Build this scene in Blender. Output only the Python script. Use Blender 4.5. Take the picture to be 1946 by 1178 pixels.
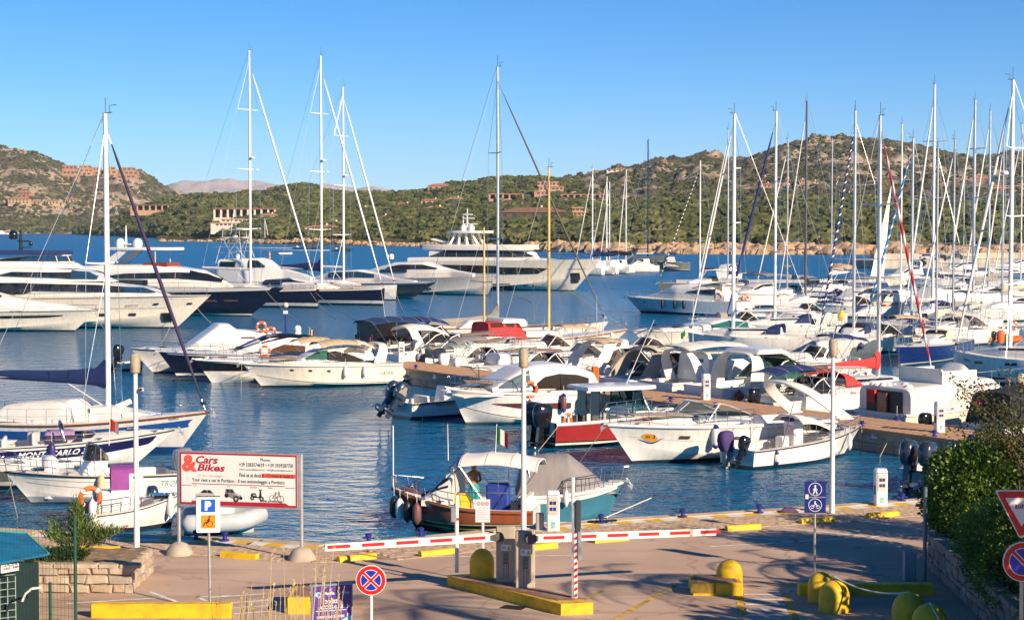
import bpy,bmesh,math,random
from math import sin,cos,pi,radians,sqrt,atan2
from mathutils import Vector as V,Matrix
from mathutils.bvhtree import BVHTree
from mathutils import noise as MN
for _o in list(bpy.data.objects):bpy.data.objects.remove(_o)
SC=bpy.context.scene
COL=SC.collection
# ------------------------------------------------------------------ camera, sky, sun, exposure
FPX=3600.0;CAMZ=10.0;HOR=430.0
PITCH=math.atan((589-HOR)/FPX)
cd=bpy.data.cameras.new('camera');cam=bpy.data.objects.new('camera',cd);COL.objects.link(cam)
cam.location=(0,0,CAMZ);cam.rotation_euler=(pi/2-PITCH,0,0)
cd.sensor_width=36;cd.lens=FPX/1946*36;cd.clip_start=0.5;cd.clip_end=60000
SC.camera=cam
SUN_EL=25.0;SDX,SDY=0.70,-0.71
wd=bpy.data.worlds.new('World');SC.world=wd;wd.use_nodes=True
wn=wd.node_tree.nodes;wl=wd.node_tree.links
sky=wn.new('ShaderNodeTexSky');sky.sky_type='NISHITA';sky.sun_disc=False
sky.sun_elevation=radians(SUN_EL);sky.sun_rotation=math.atan2(SDX,SDY)
sky.altitude=4000;sky.air_density=1.0;sky.dust_density=0.0;sky.ozone_density=4.5
hsv=wn.new('ShaderNodeHueSaturation');hsv.inputs['Saturation'].default_value=1.25
bg=wn['Background'];bg.inputs['Strength'].default_value=0.085
wl.new(sky.outputs[0],hsv.inputs['Color']);wl.new(hsv.outputs[0],bg.inputs['Color'])
ld=bpy.data.lights.new('sun','SUN');ld.energy=5.0;ld.angle=radians(0.5);ld.color=(1.0,0.81,0.58)
sun=bpy.data.objects.new('sun',ld);COL.objects.link(sun)
_se=radians(SUN_EL);_s=V((SDX,SDY,0)).normalized()*cos(_se);SUNV=V((_s.x,_s.y,sin(_se)))
sun.rotation_euler=SUNV.to_track_quat('Z','Y').to_euler();sun.location=(60,-40,60)
SC.view_settings.view_transform='Standard';SC.view_settings.look='None'
SC.view_settings.gamma=1;SC.view_settings.use_curve_mapping=False;SC.view_settings.exposure=0.68
SC.cycles.use_denoising=True
SC.cycles.max_bounces=8;SC.cycles.transparent_max_bounces=24;SC.cycles.volume_bounces=0
SC.cycles.caustics_reflective=False;SC.cycles.caustics_refractive=False
# ------------------------------------------------------------------ picture measurements -> places in the world
def ray(px,py):
 d=V(((px-973)/FPX,-(py-589)/FPX,-1));d.rotate(cam.rotation_euler);return d
def G(px,py,z=0.0):
 d=ray(px,py);t=(z-CAMZ)/d.z;return V((d.x*t,d.y*t,z))
def A(px,py,Y):
 d=ray(px,py);t=Y/d.y;return V((d.x*t,Y,CAMZ+d.z*t))
def g(px,py):return G(px,py,1.0)
# ------------------------------------------------------------------ materials
MATS={}
def nodes(name):
 m=bpy.data.materials.new(name);m.use_nodes=True
 return m,m.node_tree.nodes,m.node_tree.links,m.node_tree.nodes['Principled BSDF']
def mat(name,col,rough=.5,metal=0,var=.06,vs=3.0,bump=0,bs=30,coat=0,stretch=None,spec=.5,col2=None,thr=.5,tr=0,em=0):
 if name in MATS:return MATS[name]
 m,n,l,p=nodes(name);c=(*col,1)
 p.inputs['Roughness'].default_value=rough;p.inputs['Metallic'].default_value=metal
 p.inputs['Coat Weight'].default_value=coat;p.inputs['Specular IOR Level'].default_value=spec
 tc=n.new('ShaderNodeTexCoord');src=tc.outputs['Object']
 if stretch:
  mp=n.new('ShaderNodeMapping');mp.inputs['Scale'].default_value=stretch;l.new(src,mp.inputs[0]);src=mp.outputs[0]
 nz=n.new('ShaderNodeTexNoise');nz.inputs['Scale'].default_value=vs;nz.inputs['Detail'].default_value=5;l.new(src,nz.inputs['Vector'])
 rp=n.new('ShaderNodeValToRGB');e=rp.color_ramp.elements
 lo=col2 if col2 else[max(0,x*(1-var*2))for x in col]
 e[0].position=max(0,thr-.22);e[1].position=min(1,thr+.22);e[0].color=(*lo,1);e[1].color=(*[min(1,x*(1+var))for x in col],1)if not col2 else c
 l.new(nz.outputs['Fac'],rp.inputs['Fac']);l.new(rp.outputs['Color'],p.inputs['Base Color'])
 mr=n.new('ShaderNodeMapRange');mr.inputs['To Min'].default_value=max(.02,rough*.8);mr.inputs['To Max'].default_value=min(1,rough*1.25)
 l.new(nz.outputs['Fac'],mr.inputs['Value']);l.new(mr.outputs[0],p.inputs['Roughness'])
 if tr:p.inputs['Transmission Weight'].default_value=tr
 if bump:
  nb=n.new('ShaderNodeTexNoise');nb.inputs['Scale'].default_value=bs;nb.inputs['Detail'].default_value=4;l.new(src,nb.inputs['Vector'])
  b=n.new('ShaderNodeBump');b.inputs['Strength'].default_value=bump;b.inputs['Distance'].default_value=.02
  l.new(nb.outputs['Fac'],b.inputs['Height']);l.new(b.outputs[0],p.inputs['Normal'])
 MATS[name]=m;return m
def hullmat(name,bands,rough=.22,coat=.4):
 """paint by height over the water: bands = [(z, colour), ...]"""
 if name in MATS:return MATS[name]
 m,n,l,p=nodes(name)
 tc=n.new('ShaderNodeTexCoord');sp=n.new('ShaderNodeSeparateXYZ');l.new(tc.outputs['Object'],sp.inputs[0])
 mr=n.new('ShaderNodeMapRange');mr.inputs['From Min'].default_value=-2;mr.inputs['From Max'].default_value=6;l.new(sp.outputs['Z'],mr.inputs[0])
 rp=n.new('ShaderNodeValToRGB');cr=rp.color_ramp;cr.interpolation='CONSTANT'
 for i,(z,c)in enumerate(bands):
  pos=max(0,(z+2)/8)
  e=cr.elements[0]if i==0 else(cr.elements[1]if i==1 else cr.elements.new(pos))
  e.position=pos if i else 0;e.color=(*c,1)
 if len(bands)==1:cr.elements[1].color=(*bands[0][1],1)
 l.new(mr.outputs[0],rp.inputs[0])
 mp=n.new('ShaderNodeMapping');mp.inputs['Scale'].default_value=(3,3,.5);l.new(tc.outputs['Object'],mp.inputs[0])
 nz=n.new('ShaderNodeTexNoise');nz.inputs['Scale'].default_value=1.5;nz.inputs['Detail'].default_value=6;l.new(mp.outputs[0],nz.inputs['Vector'])
 mx=n.new('ShaderNodeMixRGB');mx.blend_type='MULTIPLY';mx.inputs[2].default_value=(.80,.77,.70,1)
 m2=n.new('ShaderNodeMapRange');m2.inputs['From Min'].default_value=.46;m2.inputs['From Max'].default_value=.74;m2.inputs['To Max'].default_value=.8
 l.new(nz.outputs[0],m2.inputs[0]);l.new(m2.outputs[0],mx.inputs[0]);l.new(rp.outputs[0],mx.inputs[1]);l.new(mx.outputs[0],p.inputs['Base Color'])
 p.inputs['Roughness'].default_value=rough;p.inputs['Coat Weight'].default_value=coat
 MATS[name]=m;return m
def glassmat(name,tint,dark=.25):
 """thin pane: part see-through, part reflecting by angle"""
 if name in MATS:return MATS[name]
 m,n,l,p=nodes(name)
 t=n.new('ShaderNodeBsdfTransparent');t.inputs[0].default_value=(*tint,1)
 p.inputs['Base Color'].default_value=(*[x*.12 for x in tint],1);p.inputs['Roughness'].default_value=.04
 f=n.new('ShaderNodeFresnel');f.inputs[0].default_value=1.5
 a=n.new('ShaderNodeMath');a.operation='ADD';a.use_clamp=True;a.inputs[1].default_value=dark;l.new(f.outputs[0],a.inputs[0])
 mx=n.new('ShaderNodeMixShader');l.new(a.outputs[0],mx.inputs[0]);l.new(t.outputs[0],mx.inputs[1]);l.new(p.outputs[0],mx.inputs[2])
 l.new(mx.outputs[0],n['Material Output'].inputs[0]);MATS[name]=m;return m
def stripemat(name,c1,c2,freq,axis='Z',twist=0,duty=.5,rough=.6):
 """bands printed along an axis (twist: helical, for a furled sail)"""
 if name in MATS:return MATS[name]
 m,n,l,p=nodes(name);p.inputs['Roughness'].default_value=rough
 tc=n.new('ShaderNodeTexCoord');sp=n.new('ShaderNodeSeparateXYZ');l.new(tc.outputs['UV' if twist else 'Object'],sp.inputs[0])
 a=n.new('ShaderNodeMath');a.operation='MULTIPLY';a.inputs[1].default_value=freq;l.new(sp.outputs['Y' if twist else axis],a.inputs[0]);out=a.outputs[0]
 if twist:
  b=n.new('ShaderNodeMath');b.operation='ADD';l.new(out,b.inputs[0]);l.new(sp.outputs['X'],b.inputs[1]);out=b.outputs[0]
 fr=n.new('ShaderNodeMath');fr.operation='FRACT';l.new(out,fr.inputs[0])
 gt=n.new('ShaderNodeMath');gt.operation='GREATER_THAN';gt.inputs[1].default_value=duty;l.new(fr.outputs[0],gt.inputs[0])
 mx=n.new('ShaderNodeMixRGB');mx.inputs[1].default_value=(*c1,1);mx.inputs[2].default_value=(*c2,1);l.new(gt.outputs[0],mx.inputs[0])
 l.new(mx.outputs[0],p.inputs['Base Color']);MATS[name]=m;return m
WHITE=mat('gelcoat_white',(.82,.79,.74),.28,var=.03,coat=.3,stretch=(2,2,.6))
CREAM=mat('gelcoat_cream',(.80,.74,.63),.3,var=.03,coat=.3)
DECKW=mat('deck_nonskid',(.74,.71,.65),.6,var=.05,bump=.15,bs=120)
GREYD=mat('deck_grey',(.45,.44,.43),.7,var=.06)
TEAK=mat('teak',(.36,.22,.12),.6,var=.15,vs=4,stretch=(1,12,1))
VARN=mat('varnished_wood',(.28,.09,.03),.25,var=.2,vs=3,stretch=(1,1,8),coat=.6)
DGLASS=mat('dark_glass',(.055,.055,.052),.05,spec=.7,col2=(.008,.010,.013),vs=1.1,thr=.55)
BGLASS=mat('blue_glass',(.02,.06,.12),.05,var=.1,spec=.7)
CLEAR=glassmat('clear_glass',(.72,.80,.80),.10)
TEAL=glassmat('teal_glass',(.20,.55,.55),.30)
GREENG=glassmat('green_glass',(.30,.62,.52),.30)
SMOKE=glassmat('smoked_glass',(.28,.25,.23),.35)
VINYL=glassmat('clear_vinyl',(.55,.53,.50),.30)
STEEL=mat('stainless',(.70,.70,.70),.22,1,var=.04)
ALU=mat('aluminium',(.62,.61,.60),.38,.7,var=.05)
ALUW=mat('mast_white',(.80,.78,.74),.35,var=.03)
GALV=mat('galvanised',(.46,.48,.49),.45,.6,var=.08,vs=8)
BLACK=mat('black_rubber',(.015,.015,.017),.45,var=.2)
BLACKG=mat('black_gloss',(.012,.013,.016),.12,var=.1,coat=.5)
NAVYC=mat('navy_canvas',(.012,.032,.13),.85,var=.12,bump=.3,bs=8)
BEIGEC=mat('beige_canvas',(.60,.45,.28),.85,var=.08,bump=.3,bs=8)
CREAMC=mat('cream_canvas',(.72,.62,.46),.85,var=.06,bump=.3,bs=6)
WHITEC=mat('white_canvas',(.78,.75,.70),.85,var=.05,bump=.4,bs=5)
GREYC=mat('grey_canvas',(.27,.25,.235),.85,var=.08,bump=.3,bs=6)
REDC=mat('red_canvas',(.50,.035,.03),.8,var=.1,bump=.3,bs=6)
MAROONC=mat('maroon_canvas',(.24,.04,.035),.8,var=.1,bump=.3,bs=6)
BROWNC=mat('brown_cushion',(.30,.20,.13),.85,var=.08)
TAUPE=mat('taupe_vinyl',(.42,.36,.29),.7,var=.06)
ORANGE=mat('lifebuoy_orange',(.75,.12,.02),.5,var=.05)
BLUEP=mat('blue_paint',(.015,.03,.22),.35,var=.1)
REDP=mat('red_paint',(.55,.015,.02),.4,var=.06)
YELLOW=mat('yellow_paint',(.80,.50,.012),.55,vs=4,bump=.25,bs=25,col2=(.42,.26,.03),thr=.36)
ROPE=mat('rope',(.50,.42,.28),.9,var=.1)
ROPEW=mat('white_rope',(.72,.70,.66),.9,var=.05)
INK=mat('ink_black',(.015,.015,.018),.5,var=.02)
INKW=mat('ink_white',(.80,.80,.78),.45,var=.02)
INKB=mat('ink_blue',(.012,.025,.20),.4,var=.02)
GREYP=mat('grey_plastic',(.35,.35,.35),.5,var=.05)
# ------------------------------------------------------------------ mesh building
class MB:
 def __init__(s):s.v=[];s.f=[];s.m=[];s.k=0;s.uv={}
 def add(s,vs,fs):
  b=len(s.v);s.v+=[tuple(x)for x in vs]
  for f in fs:s.f.append(tuple(i+b for i in f));s.m.append(s.k)
  return s
 def bx(s,x0,x1,y0,y1,z0,z1,R=None):
  vs=[(x,y,z)for z in(z0,z1)for y in(y0,y1)for x in(x0,x1)]
  if R:vs=[R@V(p)for p in vs]
  return s.add(vs,[(0,2,3,1),(4,5,7,6),(0,1,5,4),(2,6,7,3),(0,4,6,2),(1,3,7,5)])
 def box(s,c,d,rz=0):
  R=Matrix.Translation(c)@Matrix.Rotation(rz,4,'Z');a,b,e=d[0]/2,d[1]/2,d[2]/2
  return s.bx(-a,a,-b,b,-e,e,R)
 def bbox(s,c,d,r=.02,rz=0):
  """box with chamfered vertical and top edges"""
  R=Matrix.Translation(c)@Matrix.Rotation(rz,4,'Z');x,y,z=d[0]/2,d[1]/2,d[2]/2
  def ring(i,h):return[R@V(p+(h,))for p in((x-i,y-i-r),(x-i-r,y-i),(-x+i+r,y-i),(-x+i,y-i-r),(-x+i,-y+i+r),(-x+i+r,-y+i),(x-i-r,-y+i),(x-i,-y+i+r))]
  return s.loft([ring(0,-z),ring(0,z-r),ring(r,z)])
 def loft(s,rings,closed=True,cap=True):
  n=len(rings[0]);b=len(s.v)
  for r in rings:s.v+=[tuple(p)for p in r]
  for i in range(len(rings)-1):
   for j in range(n if closed else n-1):
    k=(j+1)%n
    s.f.append((b+i*n+j,b+i*n+k,b+(i+1)*n+k,b+(i+1)*n+j));s.m.append(s.k)
  if cap and closed:
   s.f.append(tuple(b+j for j in reversed(range(n))));s.m.append(s.k)
   e=b+(len(rings)-1)*n;s.f.append(tuple(e+j for j in range(n)));s.m.append(s.k)
  return s
 def tube(s,pts,r,n=6,cap=True):
  pts=[V(p)for p in pts];rs=r if isinstance(r,(list,tuple))else[r]*len(pts);rings=[]
  up=None
  for i,p in enumerate(pts):
   d=(pts[min(i+1,len(pts)-1)]-pts[max(i-1,0)])
   d=d.normalized()if d.length>1e-9 else V((0,0,1))
   if up is None:up=V((0,0,1))if abs(d.z)<.9 else V((1,0,0))
   a=d.cross(up);a=a.normalized()if a.length>1e-6 else d.orthogonal().normalized();b=a.cross(d)
   up=b
   rings.append([p+(a*cos(2*pi*k/n)+b*sin(2*pi*k/n))*rs[i]for k in range(n)])
  return s.loft(rings,True,cap)
 def cyl(s,p0,p1,r0,r1=None,n=12):return s.tube([p0,p1],[r0,r0 if r1 is None else r1],n)
 def lathe(s,prof,c=(0,0,0),n=16,ax='z',sx=1,sy=1):
  c=V(c);rings=[]
  for r,z in prof:
   if ax=='z':rings.append([c+V((r*cos(2*pi*k/n)*sx,r*sin(2*pi*k/n)*sy,z))for k in range(n)])
   elif ax=='y':rings.append([c+V((r*cos(2*pi*k/n)*sx,z,-r*sin(2*pi*k/n)*sy))for k in range(n)])
   else:rings.append([c+V((z,r*cos(2*pi*k/n)*sx,r*sin(2*pi*k/n)*sy))for k in range(n)])
  return s.loft(rings)
 def sph(s,c,r,n=12,m=8,sz=1.0):
  return s.lathe([(max(1e-4,r*sin(pi*i/m)),-r*sz*cos(pi*i/m))for i in range(m+1)],c,n)
 def grid(s,fn,nu,nv):
  b=len(s.v)
  for i in range(nu+1):
   for j in range(nv+1):s.v.append(tuple(fn(i/nu,j/nv)))
  for i in range(nu):
   for j in range(nv):
    a=b+i*(nv+1)+j;s.f.append((a,a+1,a+nv+2,a+nv+1));s.m.append(s.k)
  return s
 def prism(s,poly,z0,z1,R=None):
  n=len(poly);vs=[V((x,y,z0))for x,y in poly]+[V((x,y,z1))for x,y in poly]
  if R:vs=[R@p for p in vs]
  return s.add(vs,[tuple(reversed(range(n))),tuple(range(n,2*n))]+[(i,(i+1)%n,n+(i+1)%n,n+i)for i in range(n)])
 def sheet(s,fn,nu,nv,th=.02):
  """grid with thickness th downwards"""
  s.grid(fn,nu,nv);s.grid(lambda u,v:V(fn(u,v))-V((0,0,th)),nu,nv)
  for e in(0,1):
   s.grid(lambda u,v:V(fn(u,e))-V((0,0,th*v)),nu,1);s.grid(lambda u,v:V(fn(e,u))-V((0,0,th*v)),nv,1)
  return s
 def xf(s,M):
  s.v=[tuple(M@V(p))for p in s.v];return s
 def build(s,name,mats,parent=None,smooth=40,label=None,loc=None,rot=None,recalc=True):
  me=bpy.data.meshes.new(name);me.from_pydata(s.v,[],s.f)
  for m in(mats if isinstance(mats,(list,tuple))else[mats]):me.materials.append(m)
  if any(s.m):me.polygons.foreach_set('material_index',s.m)
  if recalc:
   bm=bmesh.new();bm.from_mesh(me);bmesh.ops.recalc_face_normals(bm,faces=bm.faces);bm.to_mesh(me);bm.free()
  if smooth:
   me.polygons.foreach_set('use_smooth',[True]*len(me.polygons));me.set_sharp_from_angle(angle=radians(smooth))
  me.update()
  o=bpy.data.objects.new(name,me);COL.objects.link(o)
  if parent:o.parent=parent
  if label:o['label']=label
  if loc is not None:o.location=loc
  if rot is not None:o.rotation_euler=rot
  return o
def T(name,label,cat,loc=(0,0,0),rz=0,group=None):
 o=bpy.data.objects.new(name,None);COL.objects.link(o);o.empty_display_size=.2
 o.location=loc;o.rotation_euler=(0,0,rz);o['label']=label;o['category']=cat
 if group:o['group']=group
 return o
def tag(o,label,cat,group=None):
 o['label']=label;o['category']=cat
 if group:o['group']=group
 return o
def kind(o,k):o['kind']=k;return o
def dup(root,loc=None,rz=None,label=None,group=None):
 def cp(o,par):
  c=o.copy();COL.objects.link(c)
  if par:c.parent=par
  for ch in o.children:cp(ch,c)
  return c
 r=cp(root,None)
 if loc is not None:r.location=loc
 if rz is not None:r.rotation_euler[2]=rz
 if label:r['label']=label
 if group:r['group']=group
 return r
def lerp(a,b,t):return a+(b-a)*t
def interp(pts,x):
 if not isinstance(pts,(list,tuple)):return pts
 if x<=pts[0][0]:return pts[0][1]
 for(a,b),(c,d)in zip(pts,pts[1:]):
  if x<=c:return b+(d-b)*(x-a)/max(1e-9,c-a)
 return pts[-1][1]
_TX={}
def text_geo(txt,size=1.0,shear=0,bold=0,align='CENTER',sx=1.0):
 k=(txt,shear,bold,align)
 if k not in _TX:
  c=bpy.data.curves.new('t','FONT');c.body=txt;c.shear=shear;c.offset=bold;c.align_x=align;c.align_y='CENTER';c.resolution_u=3;c.fill_mode='FRONT'
  o=bpy.data.objects.new('t',c);COL.objects.link(o);bpy.context.view_layer.update()
  me=bpy.data.meshes.new_from_object(o.evaluated_get(bpy.context.evaluated_depsgraph_get()))
  _TX[k]=([tuple(v.co)for v in me.vertices],[tuple(p.vertices)for p in me.polygons])
  bpy.data.objects.remove(o);bpy.data.curves.remove(c);bpy.data.meshes.remove(me)
 vs,fs=_TX[k];return[(x*size*sx,y*size)for x,y,_ in vs],fs
def text_on(mb,txt,fn,size,**kw):
 """lettering laid on a surface: fn(x, y) -> point"""
 vs,fs=text_geo(txt,size,**kw);mb.add([fn(x,y)for x,y in vs],fs);return mb
 # ------------------------------------------------------------------ sea
def water_mat():
 m,n,l,p=nodes('sea_water')
 tc=n.new('ShaderNodeTexCoord');geo=n.new('ShaderNodeNewGeometry');sp=n.new('ShaderNodeSeparateXYZ');l.new(geo.outputs['Position'],sp.inputs[0])
 far=n.new('ShaderNodeMapRange');far.inputs['From Min'].default_value=130;far.inputs['From Max'].default_value=330;l.new(sp.outputs['Y'],far.inputs[0])
 cm=n.new('ShaderNodeMixRGB');cm.inputs[1].default_value=(.004,.115,.255,1);cm.inputs[2].default_value=(.004,.12,.29,1);l.new(far.outputs[0],cm.inputs[0])
 l.new(cm.outputs[0],p.inputs['Base Color'])
 rr=n.new('ShaderNodeMapRange');rr.inputs['To Min'].default_value=.03;rr.inputs['To Max'].default_value=.30;l.new(far.outputs[0],rr.inputs[0]);l.new(rr.outputs[0],p.inputs['Roughness'])
 p.inputs['IOR'].default_value=1.33;p.inputs['Specular IOR Level'].default_value=.40
 def wave(sc,scale,det,rot):
  mp=n.new('ShaderNodeMapping');mp.inputs['Scale'].default_value=sc;mp.inputs['Rotation'].default_value=(0,0,rot);l.new(geo.outputs['Position'],mp.inputs[0])
  z=n.new('ShaderNodeTexNoise');z.inputs['Scale'].default_value=scale;z.inputs['Detail'].default_value=det;z.inputs['Roughness'].default_value=.55;l.new(mp.outputs[0],z.inputs['Vector']);return z.outputs['Fac']
 a=wave((1,1.5,1),.55,3,.4);b=wave((1,1.4,1),2.2,3,-.3)
 mix=n.new('ShaderNodeMath');mix.operation='MULTIPLY_ADD';mix.inputs[1].default_value=.33;l.new(b,mix.inputs[0]);l.new(a,mix.inputs[2])
 bp=n.new('ShaderNodeBump');bp.inputs['Strength'].default_value=1.0;bp.inputs['Distance'].default_value=.22
 ds=n.new('ShaderNodeMapRange');ds.inputs['From Min'].default_value=130;ds.inputs['From Max'].default_value=330;ds.inputs['To Min'].default_value=.33;ds.inputs['To Max'].default_value=.6;l.new(sp.outputs['Y'],ds.inputs[0]);l.new(ds.outputs[0],bp.inputs['Distance'])
 l.new(mix.outputs[0],bp.inputs['Height']);l.new(bp.outputs[0],p.inputs['Normal'])
 return m
w=MB();w.grid(lambda u,v:((u-.5)*16000,-200+v*15000,0),40,40)
kind(w.build('sea',water_mat(),smooth=0),'structure')
# ------------------------------------------------------------------ hills
def hillmat(name,base,scrub,rockc,rk=.55,rsc=.02):
 m,n,l,p=nodes(name);p.inputs['Roughness'].default_value=.95;p.inputs['Specular IOR Level'].default_value=.1
 geo=n.new('ShaderNodeNewGeometry')
 def nz(s,d=6):
  z=n.new('ShaderNodeTexNoise');z.inputs['Scale'].default_value=s;z.inputs['Detail'].default_value=d;l.new(geo.outputs['Position'],z.inputs['Vector']);return z.outputs['Fac']
 def mixc(f,a,b,lo,hi):
  mr=n.new('ShaderNodeMapRange');mr.inputs['From Min'].default_value=lo;mr.inputs['From Max'].default_value=hi;l.new(f,mr.inputs[0])
  mx=n.new('ShaderNodeMixRGB');l.new(mr.outputs[0],mx.inputs[0])
  for i,c in((1,a),(2,b)):
   if isinstance(c,tuple):mx.inputs[i].default_value=(*c,1)
   else:l.new(c,mx.inputs[i])
  return mx.outputs[0]
 ground=mixc(nz(.08),base,scrub,.4,.6);rock=mixc(nz(.12,8),tuple(x*.6 for x in rockc),rockc,.35,.6)
 l.new(mixc(nz(rsc,9),ground,rock,rk,rk+.06),p.inputs['Base Color'])
 b=n.new('ShaderNodeBump');b.inputs['Distance'].default_value=3;b.inputs['Strength'].default_value=.8;l.new(nz(.15,8),b.inputs['Height']);l.new(b.outputs[0],p.inputs['Normal'])
 return m
def fbm(x,y,z=0.0,o=4):return MN.fractal(V((x,y,z)),1.0,2.0,o)
TERR=[];HILLS={}
def terrain(name,shore,crest,m,prof=1.0,nx=150,ny=46,amp=4.0,sc=.012,back=1.35,lab=None,rk=0):
 """shore: [(px, py, z)] front edge on the water/low land; crest: [(px, py, Y)] skyline at depth Y"""
 S=sorted((G(a,b,0).x if c is None else A(a,b,c).x,(G(a,b,0)if c is None else A(a,b,c)))for a,b,c in shore)
 C=[(a,A(a,b,y))for a,b,y in crest]
 px0,px1=crest[0][0],crest[-1][0]
 sy=[(a,(G(a,b,0)if c is None else A(a,b,c)))for a,b,c in shore]
 def at(L,px):
  ks=[k for k,_ in L]
  if px<=ks[0]:return L[0][1]
  for(k0,p0),(k1,p1)in zip(L,L[1:]):
   if px<=k1:return p0.lerp(p1,(px-k0)/(k1-k0))
  return L[-1][1]
 def fn(u,v):
  px=lerp(px0,px1,u);s=at(sy,px);c=at(C,px);t=v*back
  Y=lerp(s.y,c.y,t);X=lerp(s.x,c.x,t)
  zz=lerp(s.z,c.z,min(1,t)**prof)if t<=1 else c.z*(1-((t-1)/(back-1))**1.5*.8)
  k=min(1,t*4)*min(1,(1.12-min(t,1.0))*5)
  n=fbm(X*sc,Y*sc,1.7,6)*amp*k+fbm(X*sc*5,Y*sc*5,4.2,4)*amp*.3*k
  if rk:
   r=MN.cell(V((X*.03,Y*.03,3)))if False else abs(fbm(X*.035,Y*.035,9.1,5));n+=rk*min(1,max(0,r-.30)*1.2)*k
  return V((X,Y,zz+n-(0.3 if v==0 else 0)))
 b=MB();b.grid(fn,nx,ny);o=b.build(name,m,smooth=80);kind(o,'structure');HILLS[name]=o
 bm=bmesh.new();bm.from_mesh(o.data);TERR.append(BVHTree.FromBMesh(bm));bm.free();return o
def hit(px,py):
 d=ray(px,py).normalized();best=None
 for t in TERR:
  r=t.ray_cast(V((0,0,CAMZ)),d)
  if r[0]is not None and(best is None or r[3]<best[1]):best=(r[0],r[3])
 return best[0]if best else A(px,py,1400)
def zat(x,y):
 best=None
 for t in TERR:
  r=t.ray_cast(V((x,y,900)),V((0,0,-1)))
  if r[0]is not None:best=r[0].z if best is None else max(best,r[0].z)
 return best
HG=hillmat('maquis_ground',(.17,.125,.07),(.08,.08,.03),(.48,.36,.24),.57,.02)
HR=hillmat('granite_hill',(.20,.15,.10),(.09,.085,.045),(.52,.40,.29),.48,.012)
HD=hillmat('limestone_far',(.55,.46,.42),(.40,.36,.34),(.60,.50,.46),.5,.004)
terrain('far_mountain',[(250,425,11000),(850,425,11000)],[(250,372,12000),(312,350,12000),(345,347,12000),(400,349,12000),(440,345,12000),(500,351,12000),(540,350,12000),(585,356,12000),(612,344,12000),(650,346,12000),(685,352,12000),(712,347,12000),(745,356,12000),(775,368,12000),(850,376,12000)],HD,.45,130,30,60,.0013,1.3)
terrain('mountain',[(1000,405,1250),(1500,400,1250),(2200,400,1250)],[(980,372,2300),(1040,352,2300),(1115,337,2300),(1160,322,2300),(1200,317,2300),(1255,302,2300),(1300,297,2300),(1340,289,2300),(1375,296,2300),(1412,302,2300),(1460,285,2300),(1505,274,2300),(1550,264,2300),(1592,258,2300),(1640,262,2300),(1690,266,2300),(1740,278,2300),(1800,288,2300),(1850,300,2300),(1900,296,2300),(1960,290,2300),(2200,300,2300)],HR,1.05,190,70,7,.008,1.3,rk=14)
terrain('hill',[(-420,444.5,None),(200,444.2,None),(420,443,None)],[(-420,240,3300),(-150,262,3300),(0,282,3300),(40,283,3300),(75,292,3300),(100,303,3300),(120,316,3300),(150,320,3300),(185,322,3300),(215,321,3300),(240,318,3300),(275,325,3300),(300,345,3300),(330,364,3300),(370,375,3300),(420,384,3300)],HR,.9,150,60,10,.009,1.3,rk=16)
terrain('ridge',[(140,446,2300),(300,446,1600),(420,428,1450),(700,412,1350),(1300,405,1250)],[(140,440,2400),(190,425,2300),(240,405,2200),(300,388,2000),(345,376,2000),(380,371,2000),(440,370,2000),(500,371,2000),(535,361,2000),(560,355,2000),(580,353,2000),(610,361,2000),(640,373,2000),(700,374,2000),(760,370,2000),(800,364,2000),(850,352,2000),(900,350,2000),(950,342,2000),(1010,338,2000),(1060,342,2000),(1100,348,2000),(1200,352,2000),(1300,350,2000)],HG,.9,140,40,6,.015,1.3,rk=5)
terrain('headland',[(298,459,None),(330,458,None),(420,459,None),(520,464,None),(600,466,None),(700,467,None),(800,469,None),(900,473,None),(1000,477,None),(1150,481,None),(1300,483,None),(1500,484,None),(1946,484.5,None),(2300,484,None)],[(298,452,1500),(335,446,1500),(380,430,1500),(420,417,1500),(500,408,1450),(700,404,1350),(900,398,1250),(1000,396,1200),(1150,392,1150),(1300,385,1100),(1500,380,1100),(1700,384,1100),(1946,388,1100),(2300,388,1100)],HG,.8,260,60,2.2,.03,1.25)
terrain('lowland',[(-420,444.5,None),(200,444.2,None),(420,443,None)],[(-420,372,3000),(0,374,3000),(100,382,3000),(200,388,3000),(300,396,3000),(420,408,3000)],HG,.8,90,30,4,.02,1.2)
# rocky shore of the headland: one long mass of broken granite
ROCK=hillmat('shore_granite',(.40,.27,.16),(.50,.35,.22),(.24,.16,.10),.56,.15)
def boulders(name,pts,n,smin,smax,seed,m=ROCK,spread=14,zmax=4):
 R=random.Random(seed);b=MB();segs=list(zip(pts,pts[1:]));tot=sum((q-p).length for p,q in segs)
 for _ in range(n):
  t=R.random()*tot
  for p,q in segs:
   L=(q-p).length
   if t<=L:break
   t-=L
  c=p.lerp(q,t/L);h=R.random();c=c+V((0,h*spread,0));s=R.uniform(smin,smax)*(1-.3*h)
  z=(zat(c.x,c.y)or 0);z=max(z,-.2)+R.uniform(-.2,.25)*s
  vs=[];fs=[];k=7;rings=[]
  a0=R.random()*6;sx=R.uniform(.8,1.6);sz=R.uniform(.6,1.15)
  for i,(rr,zz)in enumerate(((.75,-.5),(1,0),(.8,.5),(.35,.8))):
   rings.append([c+V((cos(a0+j*2*pi/k)*s*rr*sx*R.uniform(.75,1.15),sin(a0+j*2*pi/k)*s*rr*R.uniform(.75,1.15),z-c.z+zz*s*sz*R.uniform(.8,1.15)))for j in range(k)])
  b.loft(rings)
 return kind(b.build(name,m,smooth=25,recalc=False),'stuff')
SH=[G(a,b,0)for a,b in((298,459),(420,459),(520,464),(700,467),(800,469),(900,473),(1000,477),(1150,481),(1300,483),(1500,484),(1946,484.5),(2100,484))]
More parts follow.
